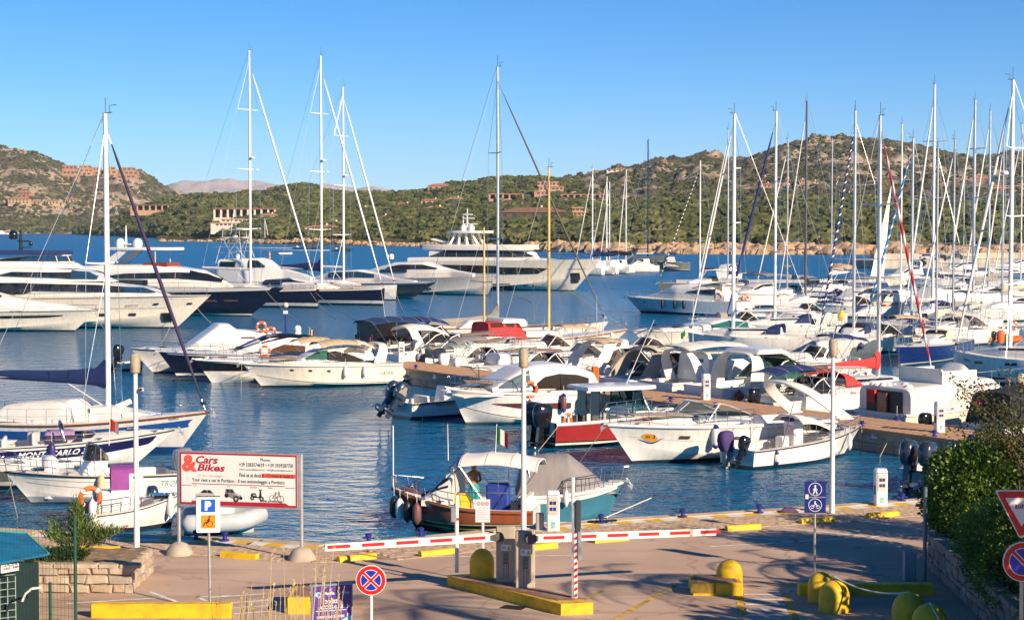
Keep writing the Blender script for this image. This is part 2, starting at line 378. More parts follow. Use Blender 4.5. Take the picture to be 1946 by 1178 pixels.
boulders('shore_rocks',SH,1500,.6,2.0,5,spread=11)
boulders('rock_outcrops',SH[6:],750,1.3,3.8,8,spread=20)
# ------------------------------------------------------------------ far vegetation (one mass per hill)
def shrubmat(name,c1,c2,c3):
 m,n,l,p=nodes(name);p.inputs['Roughness'].default_value=.9;p.inputs['Specular IOR Level'].default_value=.15
 oi=n.new('ShaderNodeObjectInfo');rp=n.new('ShaderNodeValToRGB');e=rp.color_ramp.elements
 geo=n.new('ShaderNodeNewGeometry');z=n.new('ShaderNodeTexNoise');z.inputs['Scale'].default_value=.05;z.inputs['Detail'].default_value=2;l.new(geo.outputs['Position'],z.inputs['Vector'])
 z2=n.new('ShaderNodeTexNoise');z2.inputs['Scale'].default_value=.9;z2.inputs['Detail'].default_value=4;l.new(geo.outputs['Position'],z2.inputs['Vector'])
 ad=n.new('ShaderNodeMath');ad.operation='MULTIPLY_ADD';ad.inputs[1].default_value=.30;l.new(oi.outputs['Random'],ad.inputs[0])
 a2=n.new('ShaderNodeMath');a2.operation='MULTIPLY_ADD';a2.inputs[1].default_value=.6;l.new(z2.outputs['Fac'],a2.inputs[0]);l.new(z.outputs['Fac'],a2.inputs[2]);l.new(a2.outputs[0],ad.inputs[2])
 mr=n.new('ShaderNodeMapRange');mr.inputs['From Min'].default_value=.65;mr.inputs['From Max'].default_value=1.25;l.new(ad.outputs[0],mr.inputs[0])
 e[0].color=(*c1,1);e[1].color=(*c3,1);k=e.new(.5);k.color=(*c2,1);l.new(mr.outputs[0],rp.inputs[0]);l.new(rp.outputs[0],p.inputs['Base Color']);return m
def crown_mesh(seed,sub=3,sq=.75,lump=.45):
 bm=bmesh.new();bmesh.ops.create_icosphere(bm,subdivisions=sub,radius=1)
 for v in bm.verts:
  d=v.co.normalized();k=1+lump*fbm(d.x*1.6+seed*7,d.y*1.6,d.z*1.6,3)+.18*fbm(d.x*6,d.y*6+seed,d.z*6,2)
  v.co=V((d.x*k,d.y*k,max(-.25,d.z)*k*sq+.15))
 me=bpy.data.meshes.new('crown');bm.to_mesh(me);bm.free();return me
SHRUBS=[]
def scatter(name,hill,m,dens,smin,smax,seed,zlo=1.0,gap=.35,gsc=.03):
 src=HILLS[hill]
 o=bpy.data.objects.new(name,src.data.copy());COL.objects.link(o);kind(o,'stuff')
 ng=bpy.data.node_groups.new(name,'GeometryNodeTree');n=ng.nodes;l=ng.links
 ng.interface.new_socket('Geometry',in_out='INPUT',socket_type='NodeSocketGeometry');ng.interface.new_socket('Geometry',in_out='OUTPUT',socket_type='NodeSocketGeometry')
 gi=n.new('NodeGroupInput');go=n.new('NodeGroupOutput')
 d=n.new('GeometryNodeDistributePointsOnFaces');d.inputs['Seed'].default_value=seed
 pos=n.new('GeometryNodeInputPosition');nz=n.new('ShaderNodeTexNoise');nz.inputs['Scale'].default_value=gsc;nz.inputs['Detail'].default_value=5;l.new(pos.outputs[0],nz.inputs['Vector'])
 mr=n.new('ShaderNodeMapRange');mr.inputs['From Min'].default_value=gap;mr.inputs['From Max'].default_value=gap+.12;mr.inputs['To Max'].default_value=dens;l.new(nz.outputs['Fac'],mr.inputs[0])
 sp=n.new('ShaderNodeSeparateXYZ');l.new(pos.outputs[0],sp.inputs[0]);gt=n.new('ShaderNodeMath');gt.operation='GREATER_THAN';gt.inputs[1].default_value=zlo;l.new(sp.outputs['Z'],gt.inputs[0])
 mu=n.new('ShaderNodeMath');mu.operation='MULTIPLY';l.new(gt.outputs[0],mu.inputs[0]);l.new(mr.outputs[0],mu.inputs[1]);l.new(mu.outputs[0],d.inputs['Density']);l.new(gi.outputs[0],d.inputs['Mesh'])
 ip=n.new('GeometryNodeInstanceOnPoints');l.new(d.outputs['Points'],ip.inputs['Points'])
 ico=n.new('GeometryNodeMeshIcoSphere');ico.inputs['Subdivisions'].default_value=3;ico.inputs['Radius'].default_value=1
 st=n.new('GeometryNodeSetPosition');l.new(ico.outputs[0],st.inputs['Geometry'])
 p2=n.new('GeometryNodeInputPosition');z2=n.new('ShaderNodeTexNoise');z2.inputs['Scale'].default_value=1.7;z2.inputs['Detail'].default_value=4;z2.inputs['Roughness'].default_value=.7;l.new(p2.outputs[0],z2.inputs['Vector'])
 m3=n.new('ShaderNodeMapRange');m3.inputs['From Min'].default_value=.3;m3.inputs['From Max'].default_value=.7;m3.inputs['To Min'].default_value=.55;m3.inputs['To Max'].default_value=1.35;l.new(z2.outputs['Fac'],m3.inputs[0])
 vm=n.new('ShaderNodeVectorMath');vm.operation='SCALE';l.new(p2.outputs[0],vm.inputs[0]);l.new(m3.outputs[0],vm.inputs['Scale']);l.new(vm.outputs[0],st.inputs['Position'])
 sm=n.new('GeometryNodeSetMaterial');sm.inputs['Material'].default_value=m;l.new(st.outputs[0],sm.inputs[0]);l.new(sm.outputs[0],ip.inputs['Instance'])
 rs=n.new('FunctionNodeRandomValue');rs.data_type='FLOAT';rs.inputs[2].default_value=smin;rs.inputs[3].default_value=smax;rs.inputs['Seed'].default_value=seed
 cb=n.new('ShaderNodeCombineXYZ');l.new(rs.outputs[1],cb.inputs[0]);l.new(rs.outputs[1],cb.inputs[1])
 sq=n.new('ShaderNodeMath');sq.operation='MULTIPLY';sq.inputs[1].default_value=.8;l.new(rs.outputs[1],sq.inputs[0]);l.new(sq.outputs[0],cb.inputs[2]);l.new(cb.outputs[0],ip.inputs['Scale'])
 rr=n.new('FunctionNodeRandomValue');rr.data_type='FLOAT_VECTOR';rr.inputs[1].default_value=(.3,.3,6.28);l.new(rr.outputs[0],ip.inputs['Rotation'])
 l.new(ip.outputs[0],go.inputs[0])
 md=o.modifiers.new('scatter','NODES');md.node_group=ng;return o
SG=shrubmat('maquis_green',(.034,.042,.017),(.074,.086,.030),(.165,.160,.058))
SD=shrubmat('maquis_dark',(.036,.042,.022),(.066,.074,.034),(.125,.118,.055))
scatter('headland_maquis','headland',SG,.046,1.2,5.0,3,3.2,.34,.012)
scatter('ridge_maquis','ridge',SG,.032,1.2,5.2,4,2.0,.33,.010)
scatter('lowland_maquis','lowland',SG,.020,2.5,6.0,9,3.0,.30,.010)
scatter('hill_maquis','hill',SD,.016,1.5,4.4,5,3.0,.40,.008)
scatter('mountain_maquis','mountain',SD,.035,1.0,3.0,6,1.0,.43,.014)
# ------------------------------------------------------------------ boat building kit (boat frame: x forward from the transom, y to port, z up from the water)
def sgnp(c,e):return math.copysign(abs(c)**e,c)
class Boat:
 def __init__(s,name,label,cat,bow,stern,B,fs,fb,rake=.1,sail=False,tw=.9,fine=2.3,d=.45,dip=0,group=None,L=None,head=None,near=True,shp=1.6,chine=.12):
  if head is not None:
   st=G(*stern);dr=V((head[0],head[1],0)).normalized();Lw=L*(1-rake)
  else:
   b=G(*bow);st=G(*stern);n=V((0,0,0))
   for _ in range(4):
    dr=(b-(st+n));Lw=dr.length;dr.normalize();n=V((-dr.y,dr.x,0))
    if n.dot(V((st.x,st.y,0)))<0:n=-n
    n=n*B/2*tw*.95*(1 if near else 0)
   st=st+n
  s.L=Lw/(1-rake);s.B,s.fs,s.fb,s.rake,s.sail,s.tw,s.fine,s.d,s.dip,s.shp,s.ch=B,fs,fb,rake,sail,tw,fine,d,dip,shp,chine
  s.root=T(name,label,cat,(st.x,st.y,0),atan2(dr.y,dr.x),group)
  s.M=Matrix.Translation((st.x,st.y,0))@Matrix.Rotation(atan2(dr.y,dr.x),4,'Z');s.near_side=-1 if(s.M.to_3x3()@V((0,1,0))).dot(V((st.x,st.y,0)))>0 else 1
 def W(s,p):return s.M@V(p)
 def loc(s,px,py=None,z=None):
  """boat-frame x of the centre line where the picture column px crosses it; z from the row py"""
  dr=ray(px,500);o=V((0,0,0));a=s.W((0,0,0));b=s.W((1,0,0))-a
  den=b.x*dr.y-b.y*dr.x;x=(a.y*dr.x-a.x*dr.y)/den if abs(den)>1e-6 else 0
  if py is None:return x
  p=a+b*x;return x,A(px,py,p.y).z
 def sheer(s,u):return s.fs+(s.fb-s.fs)*u**s.shp-s.dip*sin(pi*u)
 def beam(s,u):
  h=s.B/2
  return h*(s.tw+(1-s.tw)*sin(pi/2*u/.45))if u<.45 else h*max(0,1-((u-.45)/.55)**s.fine)
 def S(s,u,v,sd=1):
  u=min(1.0,max(0.0,u))
  zs=s.sheer(u);zk=-s.d*(1-u**4)
  if s.sail:
   z=zk+(zs-zk)*v;w=lerp((1-(1-v)**3.0)**.6,v**.9,u**3)
  else:
   zc=s.fs*s.ch+s.fb*.42*u**3.2
   if v<.3:z=zk+(zc-zk)*v/.3
   else:z=zc+(zs-zc)*(v-.3)/.7
   wc=.93-.42*u**2.2;w=wc*(v/.3)**.85 if v<.3 else wc+(1-wc)*((v-.3)/.7)**(1+.7*u)
  x=u*s.L-s.rake*s.L*max(-.2,1-z/s.fb)*u**3
  return V((x,sd*s.beam(u)*w,z))
 def uz(s,u,z):
  lo,hi=0,1
  for _ in range(24):
   m=(lo+hi)/2
   if s.S(u,m).z<z:lo=m
   else:hi=m
  return lo
 def hull(s,m,rubm=None,rubr=.04,cap=True):
  b=MB();us=[1-(1-i/24)**1.5 for i in range(25)];n=24
  vs=[0,.15,.3,.34,.5,.65,.8,.92,1]
  for sd in(1,-1):b.grid(lambda u,v:s.S(us[round(u*n)],vs[round(v*8)],sd),n,8)
  tr=[s.S(0,v)for v in vs];tl=[s.S(0,v,-1)for v in vs]
  b.grid(lambda u,v:(tr[round(v*8)].lerp(tl[round(v*8)],u)),2,8)
  s.hullo=b.build('hull',m,s.root,50)
  if rubm:
   r=MB()
   for sd in(1,-1):r.tube([s.S(i/20,.955,sd)+V((0,sd*rubr*.4,0))for i in range(21)],rubr,6)
   r.build('rub_rail',rubm,s.root)
  return s
 def patch(s,name,m,u0,u1,v0,v1,off=.012,fn=None,sides=(1,-1),nu=16,nv=3,label=None,parent=None):
  """a panel or painted band lying on the hull or a cabin, following its curve"""
  fn=fn or s.S;last=None
  for sd in sides:
   b=MB()
   def q(a,c):
    u=lerp(u0,u1,a);lo=v0(a)if callable(v0)else v0;hi=v1(a)if callable(v1)else v1
    v=lerp(lo,hi,c);e=1e-3;p=V(fn(u,v,sd))
    n=(V(fn(min(1,u+e),v,sd))-V(fn(max(0,u-e),v,sd))).cross(V(fn(u,min(1,v+e),sd))-V(fn(u,max(0,v-e),sd)))
    if n.length<1e-12:n=V((0,sd,0))
    n.normalize()
    if n.y*p.y+.3*n.z<0:n=-n
    return p+n*off
   b.grid(q,nu,nv);last=b.build(name,m,parent or s.root,60,label)
  return last
 def oval(s,name,m,uc,vc,du,dv,sd=None,fn=None,off=.014,parent=None,rect=False):
  f=(lambda a:vc-dv*(1-abs(2*a-1)**(6 if rect else 2.2))**.5);h=(lambda a:vc+dv*(1-abs(2*a-1)**(6 if rect else 2.2))**.5)
  return s.patch(name,m,uc-du,uc+du,f,h,off,fn,sd or(s.near_side,),10,2,parent=parent)
 def text(s,txt,uc,vc,size,m=INK,sd=None,fn=None,**kw):
  sd=sd or s.near_side;fn=fn or s.S;b=MB();e=1e-3
  du=(fn(uc+e,vc,sd)-fn(uc-e,vc,sd)).length/(2*e);dv=(fn(uc,vc+e,sd)-fn(uc,vc-e,sd)).length/(2*e)
  right=s.M.to_3x3()@V((1,0,0));k=1 if right.x>0 else-1
  def q(x,y):
   u=uc+k*x/du;v=vc+y/dv;p=fn(u,v,sd);n=V((0,sd,.15));return p+n*.022
  text_on(b,txt,q,size,**kw);return b.build('lettering',m,s.root,0,recalc=False)
 def deck(s,m,uc=0.0,inset=.12,floor=.35,drop=.03,camber=.08,ins_m=None,u1=.995):
  b=MB()
  def top(u,w):
   uu=lerp(uc,u1,u);y=s.beam(uu)*.985;ww=2*w-1
   return V((s.S(uu,.98).x,y*ww,s.sheer(uu)-drop+camber*(1-ww*ww)*min(1,y/.8)))
  b.grid(top,20,8)
  if uc>0:
   fz=floor
   for sd in(1,-1):
    P=[s.S(uc*i/8,1,sd)for i in range(9)];Q=[V((p.x,p.y-sd*min(inset*1.6,.35),p.z))for p in P];Rr=[V((q.x,q.y,fz))for q in Q]
    b.grid(lambda u,v:P[round(u*8)].lerp(Q[round(u*8)],v)+V((0,0,.004)),8,1);b.grid(lambda u,v:Q[round(u*8)].lerp(Rr[round(u*8)],v),8,1)
   yb=s.S(uc,1).y-min(inset*1.6,.35);y0=s.S(0,1).y-min(inset*1.6,.35);xa=s.S(uc,1).x
   b.k=1;b.grid(lambda u,v:V((xa*u,lerp(y0,yb,u)*(2*v-1),fz)),6,4);b.k=0
   b.grid(lambda u,v:V((xa,yb*(2*u-1),lerp(fz,s.sheer(uc)-drop+camber,v))),4,1)
   b.bx(-.01,.22,-y0,y0,fz,s.fs-.02)
  b.build('deck',[m,ins_m or m],s.root,50)
  if s.L<17 and uc:
   q=MB()
   for u in(.06,uc+.08,.9):
    for sd in(1,-1):p=s.S(u,1,sd);q.tube([p+V((-.14,-sd*.09,.07)),p+V((.14,-sd*.09,.07))],.022,5);q.bx(p.x-.05,p.x+.05,p.y-sd*.09-.02,p.y-sd*.09+.02,p.z,p.z+.06)
   kind(q.build('cleat',STEEL,s.root,0),'stuff');x=s.S(.80,1).x;z=s.sheer(.8)+camber*.8;q=MB();q.bbox(V((x,0,z+.03)),(.5,.5,.07),.02);q.build('hatch',DGLASS,s.root,30)
  return s
 def cab(s,top,hw,base,e=.5,name='cabin',m=WHITE,n=44,u=None,parent=None,label=None):
  """cabin body: profile, half widths and base heights along x; super-ellipse sections"""
  xa,xb=top[0][0],top[-1][0]
  def fn(u,v,sd=1):
   x=lerp(xa,xb,u);h=interp(hw,x);zt=interp(top,x);zb=interp(base,x);a=v*pi/2
   return V((x,sd*h*max(0,cos(a))**e,zb+(zt-zb)*sin(a)**e))
  b=MB();xs=sorted(set([round((x-xa)/(xb-xa),5)for x,_ in top]+[i/n for i in range(n+1)]));k=len(xs)-1
  for sd in(1,-1):b.grid(lambda u,v:fn(xs[round(u*k)],v,sd),k,14)
  for u in(0,1):
   b.grid(lambda w,v:V(fn(u,v,1)).lerp(V(fn(u,v,-1)),w),2,14)
  o=b.build(name,m,parent or s.root,45,label);return fn,o,(xa,xb)
 def rail(s,u0=.45,u1=1.0,h=.6,inset=.08,n=7,r=.018,m=STEEL,mid=True,join=True,fn=None,name='rail'):
  b=MB();P={}
  for sd in(1,-1):
   pts=[]
   for i in range(n+1):
    u=lerp(u0,min(u1,.985),i/n);p=s.S(u,1,sd);p.y-=sd*min(inset,abs(p.y));hh=h*(min(1,i*1.0)if u0>.02 else 1)
    q=p+V((.08*u,0,hh));pts.append(q)
    if hh:b.tube([p,q],r*.8,5)
   P[sd]=pts;b.tube(pts,r,6)
   if mid:b.tube([lerp(s.S(lerp(u0,min(u1,.985),i/n),1,sd)-V((0,sd*min(inset,.05),0)),pts[i],.5)for i in range(n+1)],r*.6,5)
  if join:b.tube([P[1][-1],(P[1][-1]+P[-1][-1])/2+V((.15,0,0)),P[-1][-1]],r,6)
  b.build(name,m,s.root);return s
 def arch(s,x,w,h,zb,chord=.55,th=.12,rake=.5,m=WHITE,e=.55,cf=.6,name='radar_arch',n=20):
  """swept arch: chord narrows from foot to crown, leans aft (+rake) or forward (-rake)"""
  rings=[]
  for i in range(n+1):
   a=pi*i/n;y=w*sgnp(cos(a),e);z=h*sin(a)**e
   t=sin(a);c=chord*lerp(1,cf,t);cx=x-rake*z
   a2=a+1e-2;tn=V((0,w*(sgnp(cos(a2),e))-y,h*max(0,sin(a2))**e-z))if i<n else V((0,0,-1));tn=tn.normalized()if tn.length>1e-6 else V((0,0,1))
   nm=V((0,tn.z,-tn.y));p=V((cx,y,zb+z))
   rings.append([p+V((c/2,0,0))+nm*th*.3,p+V((c*.25,0,0))+nm*th/2,p-V((c*.25,0,0))+nm*th/2,p-V((c/2,0,0))+nm*th*.3,p-V((c/2,0,0))-nm*th*.3,p-V((c*.25,0,0))-nm*th/2,p+V((c*.25,0,0))-nm*th/2,p+V((c/2,0,0))-nm*th*.3])
  b=MB();b.loft(rings);return b.build(name,m,s.root,50)
 def bimini(s,x0,x1,w,z0,z1,m=NAVYC,crown=.18,zb=1.0,name='bimini',bulge=.12,frame=True,lab=None,feet=None):
  b=MB()
  def q(u,v):
   t=2*v-1;return V((lerp(x0,x1,u),w*t*(1-.04*sin(pi*u)),lerp(z0,z1,u)+bulge*sin(pi*u)-crown*abs(t)**3-.035*abs(sin(3*pi*u))*(1-t*t)))
  b.sheet(q,12,12,.03);o=b.build(name,m,s.root,50,lab);k=MB()
  for u in(.02,.34,.66,.98):k.tube([q(u,v/10)+V((0,0,.004))for v in range(11)],.016,4)
  kind(k.build('seam',mat('seam_grey',(.45,.42,.38),.9),o,0),'stuff')
  if frame:
   f=MB();fx=feet if feet is not None else(x0+x1)/2
   for u in(.02,.5,.98):
    P=[q(u,v)-V((0,0,.02))for v in(0,.15,.5,.85,1)];f.tube([V((lerp(fx,P[0].x,.3),-w*.98,zb))]+P+[V((lerp(fx,P[0].x,.3),w*.98,zb))],.016,5)
   f.build('bimini_frame',STEEL,s.root)
  return o
 def windscreen(s,xa,xf,w,zb,zt,rake=.9,m=CLEAR,fm=ALU,nose=.5,fr=.022,ext=0,mull=3):
  """wrap-round windscreen: sides from xa forward, round nose at xf"""
  pts=[]
  for sd in(-1,1):
   side=[(lerp(xa,xf-nose,i/3),sd*w*lerp(1,.92,i/3))for i in range(4)]
   cv=[(xf-nose+nose*sin(a),sd*w*.92*cos(a)**.7)for a in(.35,.7,1.1,1.45)]
   pts+=(side+cv)if sd<0 else list(reversed(side+cv))
  n=len(pts);L=xf-xa
  def bt(i):return V((pts[i][0],pts[i][1],interp(zb,pts[i][0])))
  def tp(i):
   x,y=pts[i];t=max(0,(x-xa)/L);return V((x-rake*(zt-interp(zb,x))*t,y*.86,lerp(interp(zb,x)+.12,zt,min(1,t*1.6+ext))))
  b=MB();b.grid(lambda u,v:bt(round(u*(n-1))).lerp(tp(round(u*(n-1))),v),n-1,1);o=b.build('windscreen',m,s.root,30)
  f=MB();f.tube([tp(i)for i in range(n)],fr,6);f.tube([bt(i)for i in range(n)],fr*.8,6)
  for i in(3,n//2-1,n-4):f.tube([bt(i),tp(i)],fr,5)
  f.build('frame',fm,o);return o
 def outboard(s,x,y,z,k=1.0,tilt=0.0,m=BLACKG,name='outboard_engine',legm=None):
  legm=legm or m
  b=MB();b.loft([[V((a*k,c*k,h*k))for a,c in((-.12,-.1),(.12,-.08),(.12,.08),(-.12,.1))]for h in(-.55,0)]);b.bx(.08*k,.3*k,-.12*k,.12*k,-.25*k,.1*k);b.bx(-.32*k,.12*k,-.1*k,.1*k,-.58*k,-.54*k)
  b.lathe([(.01,-.42),(.07,-.35),(.09,-.15),(.075,.12),(.03,.2)],(0,0,-.72*k),10,'x',1,1)if k==1 else b.lathe([(.01,-.42*k),(.07*k,-.35*k),(.09*k,-.15*k),(.075*k,.12*k),(.03*k,.2*k)],(0,0,-.72*k),10,'x')
  b.loft([[V((a*k,c*k,h*k))for a,c in((-.1,-.03),(.1,-.02),(.1,.02),(-.1,.03))]for h in(-.98,-.5)])
  o=b.build(name,legm,s.root,40,loc=(x,y,z),rot=(0,tilt,0))
  c=MB()
  def ring(h,a,w,dx=0):return[V((dx+a*k*sgnp(cos(t),.6),w*k*sgnp(sin(t),.6),h*k))for t in[2*pi*i/14 for i in range(14)]]
  c.loft([ring(-.05,.22,.17),ring(.08,.28,.21,-.03*k),ring(.35,.32,.23,-.05*k),ring(.55,.30,.21,-.04*k),ring(.66,.24,.16,-.02*k),ring(.69,.12,.08)]);c.build('cowl',m,o,50)
  p=MB()
  for i in range(3):
   a=2*pi*i/3;p.add([V((-.42*k,0,-.72*k)),V((-.46*k,.16*k*cos(a-.5),-.72*k+.16*k*sin(a-.5))),V((-.42*k,.18*k*cos(a),-.72*k+.18*k*sin(a))),V((-.38*k,.16*k*cos(a+.5),-.72*k+.16*k*sin(a+.5)))],[(0,1,2,3)])
  p.build('propeller',STEEL,o,0);return o
 def anchor(s,z=None):
  p=s.S(1,1);z=z or p.z;b=MB();x=p.x
  b.bx(x-.5,x+.22,-.09,.09,z-.02,z+.05);b.tube([(x+.1,0,z+.1),(x+.3,0,z-.18)],.03,5);b.add([V((x+.3,0,z-.3)),V((x+.12,.16,z-.12)),V((x+.34,0,z-.1)),V((x+.12,-.16,z-.12))],[(0,1,2),(0,2,3),(0,3,1),(1,3,2)])
  b.build('anchor',GALV,s.root,30)
 def pad(s,name,m,u0,u1,wf,dz=.06,drop=.0,th=.08):
  b=MB();b.sheet(lambda u,v:V((s.S(lerp(u0,u1,u),1).x,s.beam(lerp(u0,u1,u))*wf*(2*v-1),s.sheer(lerp(u0,u1,u))+dz+.05*(1-(2*v-1)**2))),8,6,th);return b.build(name,m,s.root,40)
 def seats(s,x0,x1,w,z,m=WHITEC):
  b=MB()
  for(a,c,y,ww)in((x0,x0+.5,0,w),):
   b.bbox(V(((a+c)/2,y,z+.2)),(c-a,2*ww,.4),.05);b.bbox(V((a+.08,y,z+.55)),(.16,2*ww,.4),.04)
  b.bbox(V((x1,-w*.45,z+.3)),(.5,.55,.6),.06);b.bbox(V((x1-.2,-w*.45,z+.75)),(.12,.5,.5),.04)
  b.build('seat',m,s.root,40)
 def stripe(s,m,v0,v1,u0=.0,u1=.985,name='stripe'):return s.patch(name,m,u0,u1,v0,v1,.008,nu=24,nv=1)
 def ports(s,us,v=.72,du=.018,dv=.045,m=DGLASS,rect=False):
  for u in us:
   o=s.oval('porthole',m,u,v,du,dv,(1,-1),rect=rect)
   # ---- rig
 def mast(s,x,ztop,r=.09,m=ALU,spr=2,boom=None,boomm=None,cover=None,coverh=.35,zb=None,zboom=None,genoa=None,gr=.07,xbow=None,back=True,shr=.010,radar=None,spw=None,forel=.93,name='mast',gtop=None,boomr=.09,gm0=.05,sheets=True):
  zd=zb if zb is not None else s.sheer(x/s.L)+.25;H=ztop-zd
  b=MB();b.tube([(x,0,zd-.3),(x,0,zd+H*.7),(x-.02,0,ztop)],[r,r,r*.72],8);o=b.build(name,m,s.root,50)
  w=MB();w.tube([(x-.15,0,ztop),(x+.35,0,ztop+.05)],.02,4);w.tube([(x,0,ztop),(x,0,ztop+.03*H+.3)],.018,4);w.tube([(x+.2,0,ztop),(x+.2,.0,ztop+.35),(x+.5,.1,ztop+.38)],.018,4);w.build('wind_vane',BLACK,o)
  bw=s.beam(x/s.L)*.93;sp=MB();sh=MB()
  tips=[[],[]]
  for i in range(spr):
   z=zd+H*(i+1)/(spr+1);yw=(spw or bw)*lerp(1,.72,i/max(1,spr))
   for k,sd in enumerate((1,-1)):
    sp=MB();sp.tube([(x,0,z),(x-.25,sd*yw,z+.06)],[r*.45,r*.3],5);sp.build('spreader',m,o);tips[k].append(V((x-.25,sd*yw,z+.06)))
  top=V((x,0,zd+H*.96));ch=V((x-.2,bw,s.sheer(x/s.L)))
  for k,sd in enumerate((1,-1)):
   c=V((ch.x,sd*ch.y,ch.z));pts=[c]+tips[k]+[top]
   q=MB();q.tube(pts,shr,4);q.build('shroud',STEEL,o,0)
   if tips[k]:q=MB();q.tube([c+V((-.3,0,0)),V((x,0,zd+H/(spr+1)-.1))],shr,4);q.build('shroud',STEEL,o,0)
  xb=xbow if xbow is not None else s.S(.985,1).x;fo=V((xb,0,s.sheer(.98)+.1));ft=V((x+r,0,zd+H*forel))
  if genoa:
   q=MB();N=14;pts=[];rs=[]
   for i in range(N+1):
    t=i/N;pts.append(fo.lerp(ft,.035+t*(gtop or.93)));rs.append(gr*(.55+.75*sin(pi*min(1,(1-t)*1.02+.02))**.6*(1-t*.35))if 0<t<1 else gr*.4)
   q.tube(pts,rs,8);go=q.build('furled_sail',genoa,s.root,60)
   uvl=go.data.uv_layers.new(name='UVMap');me=go.data
   for pl in me.polygons:
    js=[v%8 for v in pl.vertices]
    for li,vi in zip(pl.loop_indices,pl.vertices):
     if vi<(N+1)*8:
      j=vi%8;jj=8 if(j==0 and 7 in js)else j;uvl.data[li].uv=(jj/8,(vi//8)/N)
   q=MB();q.lathe([(.12,-.06),(.13,0),(.12,.08)],fo.lerp(ft,.02),8);q.build('furling_drum',BLACK,go)
  q=MB();q.tube([fo,ft],shr*1.2,4);q.build('forestay',STEEL,o,0)
  if back:
   q=MB();q.tube([V((x-.1,0,ztop-.05)),V((.15,0,s.sheer(0)+.1))],shr,4);q.build('backstay',STEEL,o,0)
  if boom:
   zbm=zboom if zboom is not None else zd+1.3;x2=x-boom;q=MB();q.tube([(x-.1,0,zbm),(x2,0,zbm+.12)],boomr,8);bo=q.build('boom',boomm or m,s.root,50)
   if cover:
    q=MB();rings=[]
    for i in range(11):
     t=i/10;xx=lerp(x-.02,x2+.1,t);hh=coverh*(1.25 if t<.08 else lerp(1.0,.42,t))*(1+.06*sin(9*t+x));zz=zbm+.1*t
     rings.append([V((xx,hh*.30*cos(a)*(1+.1*sin(5*a+t*7)),zz+(hh*(.75 if t>.08 else 1.1)*(sin(a)+.55))))for a in[2*pi*j/12 for j in range(12)]])
    q.loft(rings);q.build('sail_cover',cover,bo,60)
   if sheets:
    q=MB();q.tube([(x2+.2,0,zbm+.1),(max(.3,x2-.1),0,s.sheer(.2)+.3)],.012,4);q.tube([(x2,0,zbm+.12),(x-.05,0,ztop-.1)],.009,4);q.tube([(x-boom*.35,0,zbm),(x,0,zd+.2)],.03,5);q.build('mainsheet',ROPEW,bo,0)
  if radar:
   q=MB();q.lathe([(.05,-.12),(.3,-.1),(.32,.02),(.25,.12),(.02,.15)],(x+.45,0,zd+H*radar),12);q.bx(x,x+.45,-.04,.04,zd+H*radar-.16,zd+H*radar-.12);q.build('radar_dome',WHITE,o)
  return o
 def lifelines(s,u0=.02,u1=.86,n=8,h=.6,pulpit=True):
  st=MB();ln=MB()
  for sd in(1,-1):
   P=[]
   for i in range(n+1):
    p=s.S(lerp(u0,u1,i/n),1,sd);p.y-=sd*.06;st.tube([p,p+V((0,0,h))],.014,5);P.append(p)
   for k in(.5,1):ln.tube([p+V((0,0,h*k))for p in P],.007,4)
  kind(st.build('stanchion',STEEL,s.root,0),'stuff');kind(ln.build('lifeline',STEEL,s.root,0),'stuff')
  if pulpit:
   b=MB()
   for(ua,ub,x)in((u1,.985,.12),(.07,.0,-.05)):
    P=[s.S(lerp(ua,ub,i/3),1,1)+V((0,-.04,h))for i in range(4)];Q=[V((p.x,-p.y,p.z))for p in P];b.tube(P+[V((P[-1].x+x,0,P[-1].z+.02))]+Q[::-1],.016,6);b.tube([p-V((0,0,h/2))for p in P]+[p-V((0,0,h/2))for p in Q[::-1]],.012,5)
    for p in P[1:]+Q[1:]:b.tube([p-V((0,0,h)),p],.014,5)
   b.build('pulpit',STEEL,s.root)
 def sprayhood(s,x,w,z,h=.6,L=1.3,m=NAVYC,glass=True):
  b=MB()
  def q(u,v,sd=1):
   a=pi*v;t=u;return V((x+L*(1-t)-L*.1,w*sgnp(cos(a),.6),z+h*(sin(t*pi/2))**.7*max(0,sin(a))**.55))
  b.sheet(q,7,14,.02);o=b.build('sprayhood',m,s.root,50)
  if glass:
   c=MB();c.grid(lambda u,v:q(lerp(.2,.62,u),lerp(.28,.72,v))+V((.02,0,.02)),4,8);c.build('window',VINYL,o,50)
 def wheel(s,x,z,r=.4,y=0):
  b=MB();P=[(x,y+r*cos(a),z+r*sin(a))for a in[2*pi*i/16 for i in range(17)]];b.tube(P,.018,5)
  for a in(0,pi/3,2*pi/3):b.tube([(x,y+r*cos(a),z+r*sin(a)),(x,y-r*cos(a),z-r*sin(a))],.01,4)
  b.bx(x+.03,x+.25,y-.12,y+.12,z-r-.4,z+.1);b.build('steering_wheel',STEEL,s.root)
 def flag(s,x,y,z,cols=((.01,.25,.06),(.8,.8,.78),(.6,.03,.03)),k=.4,pole=True):
  mats=[mat('flag_%d'%(hash(c)%10000),c,.8,var=.03)for c in cols]
  b=MB();b.k=0
  for i in range(3):
   b.k=i;b.sheet(lambda u,v:V((x-(i+u)*k/3*.75,y+.05*sin((i+u)*2.4),z+.1-v*k-(i+u)*k*.18)),3,3,.006)
  o=b.build('flag',mats,s.root,60)
  if pole:q=MB();q.tube([(x+.05,y,z-.9),(x,y,z+.16)],.014,5);q.build('flagpole',ALUW,o)
 def dome(s,x,y,z,r=.3,m=WHITE,name='satellite_dome'):
  b=MB();b.lathe([(r*.75,-r),(r*.95,-r*.6),(r,0),(r*.88,r*.5),(r*.6,r*.82),(r*.25,r*.97),(.01,r)],(x,y,z),14);b.build(name,m,s.root,60)
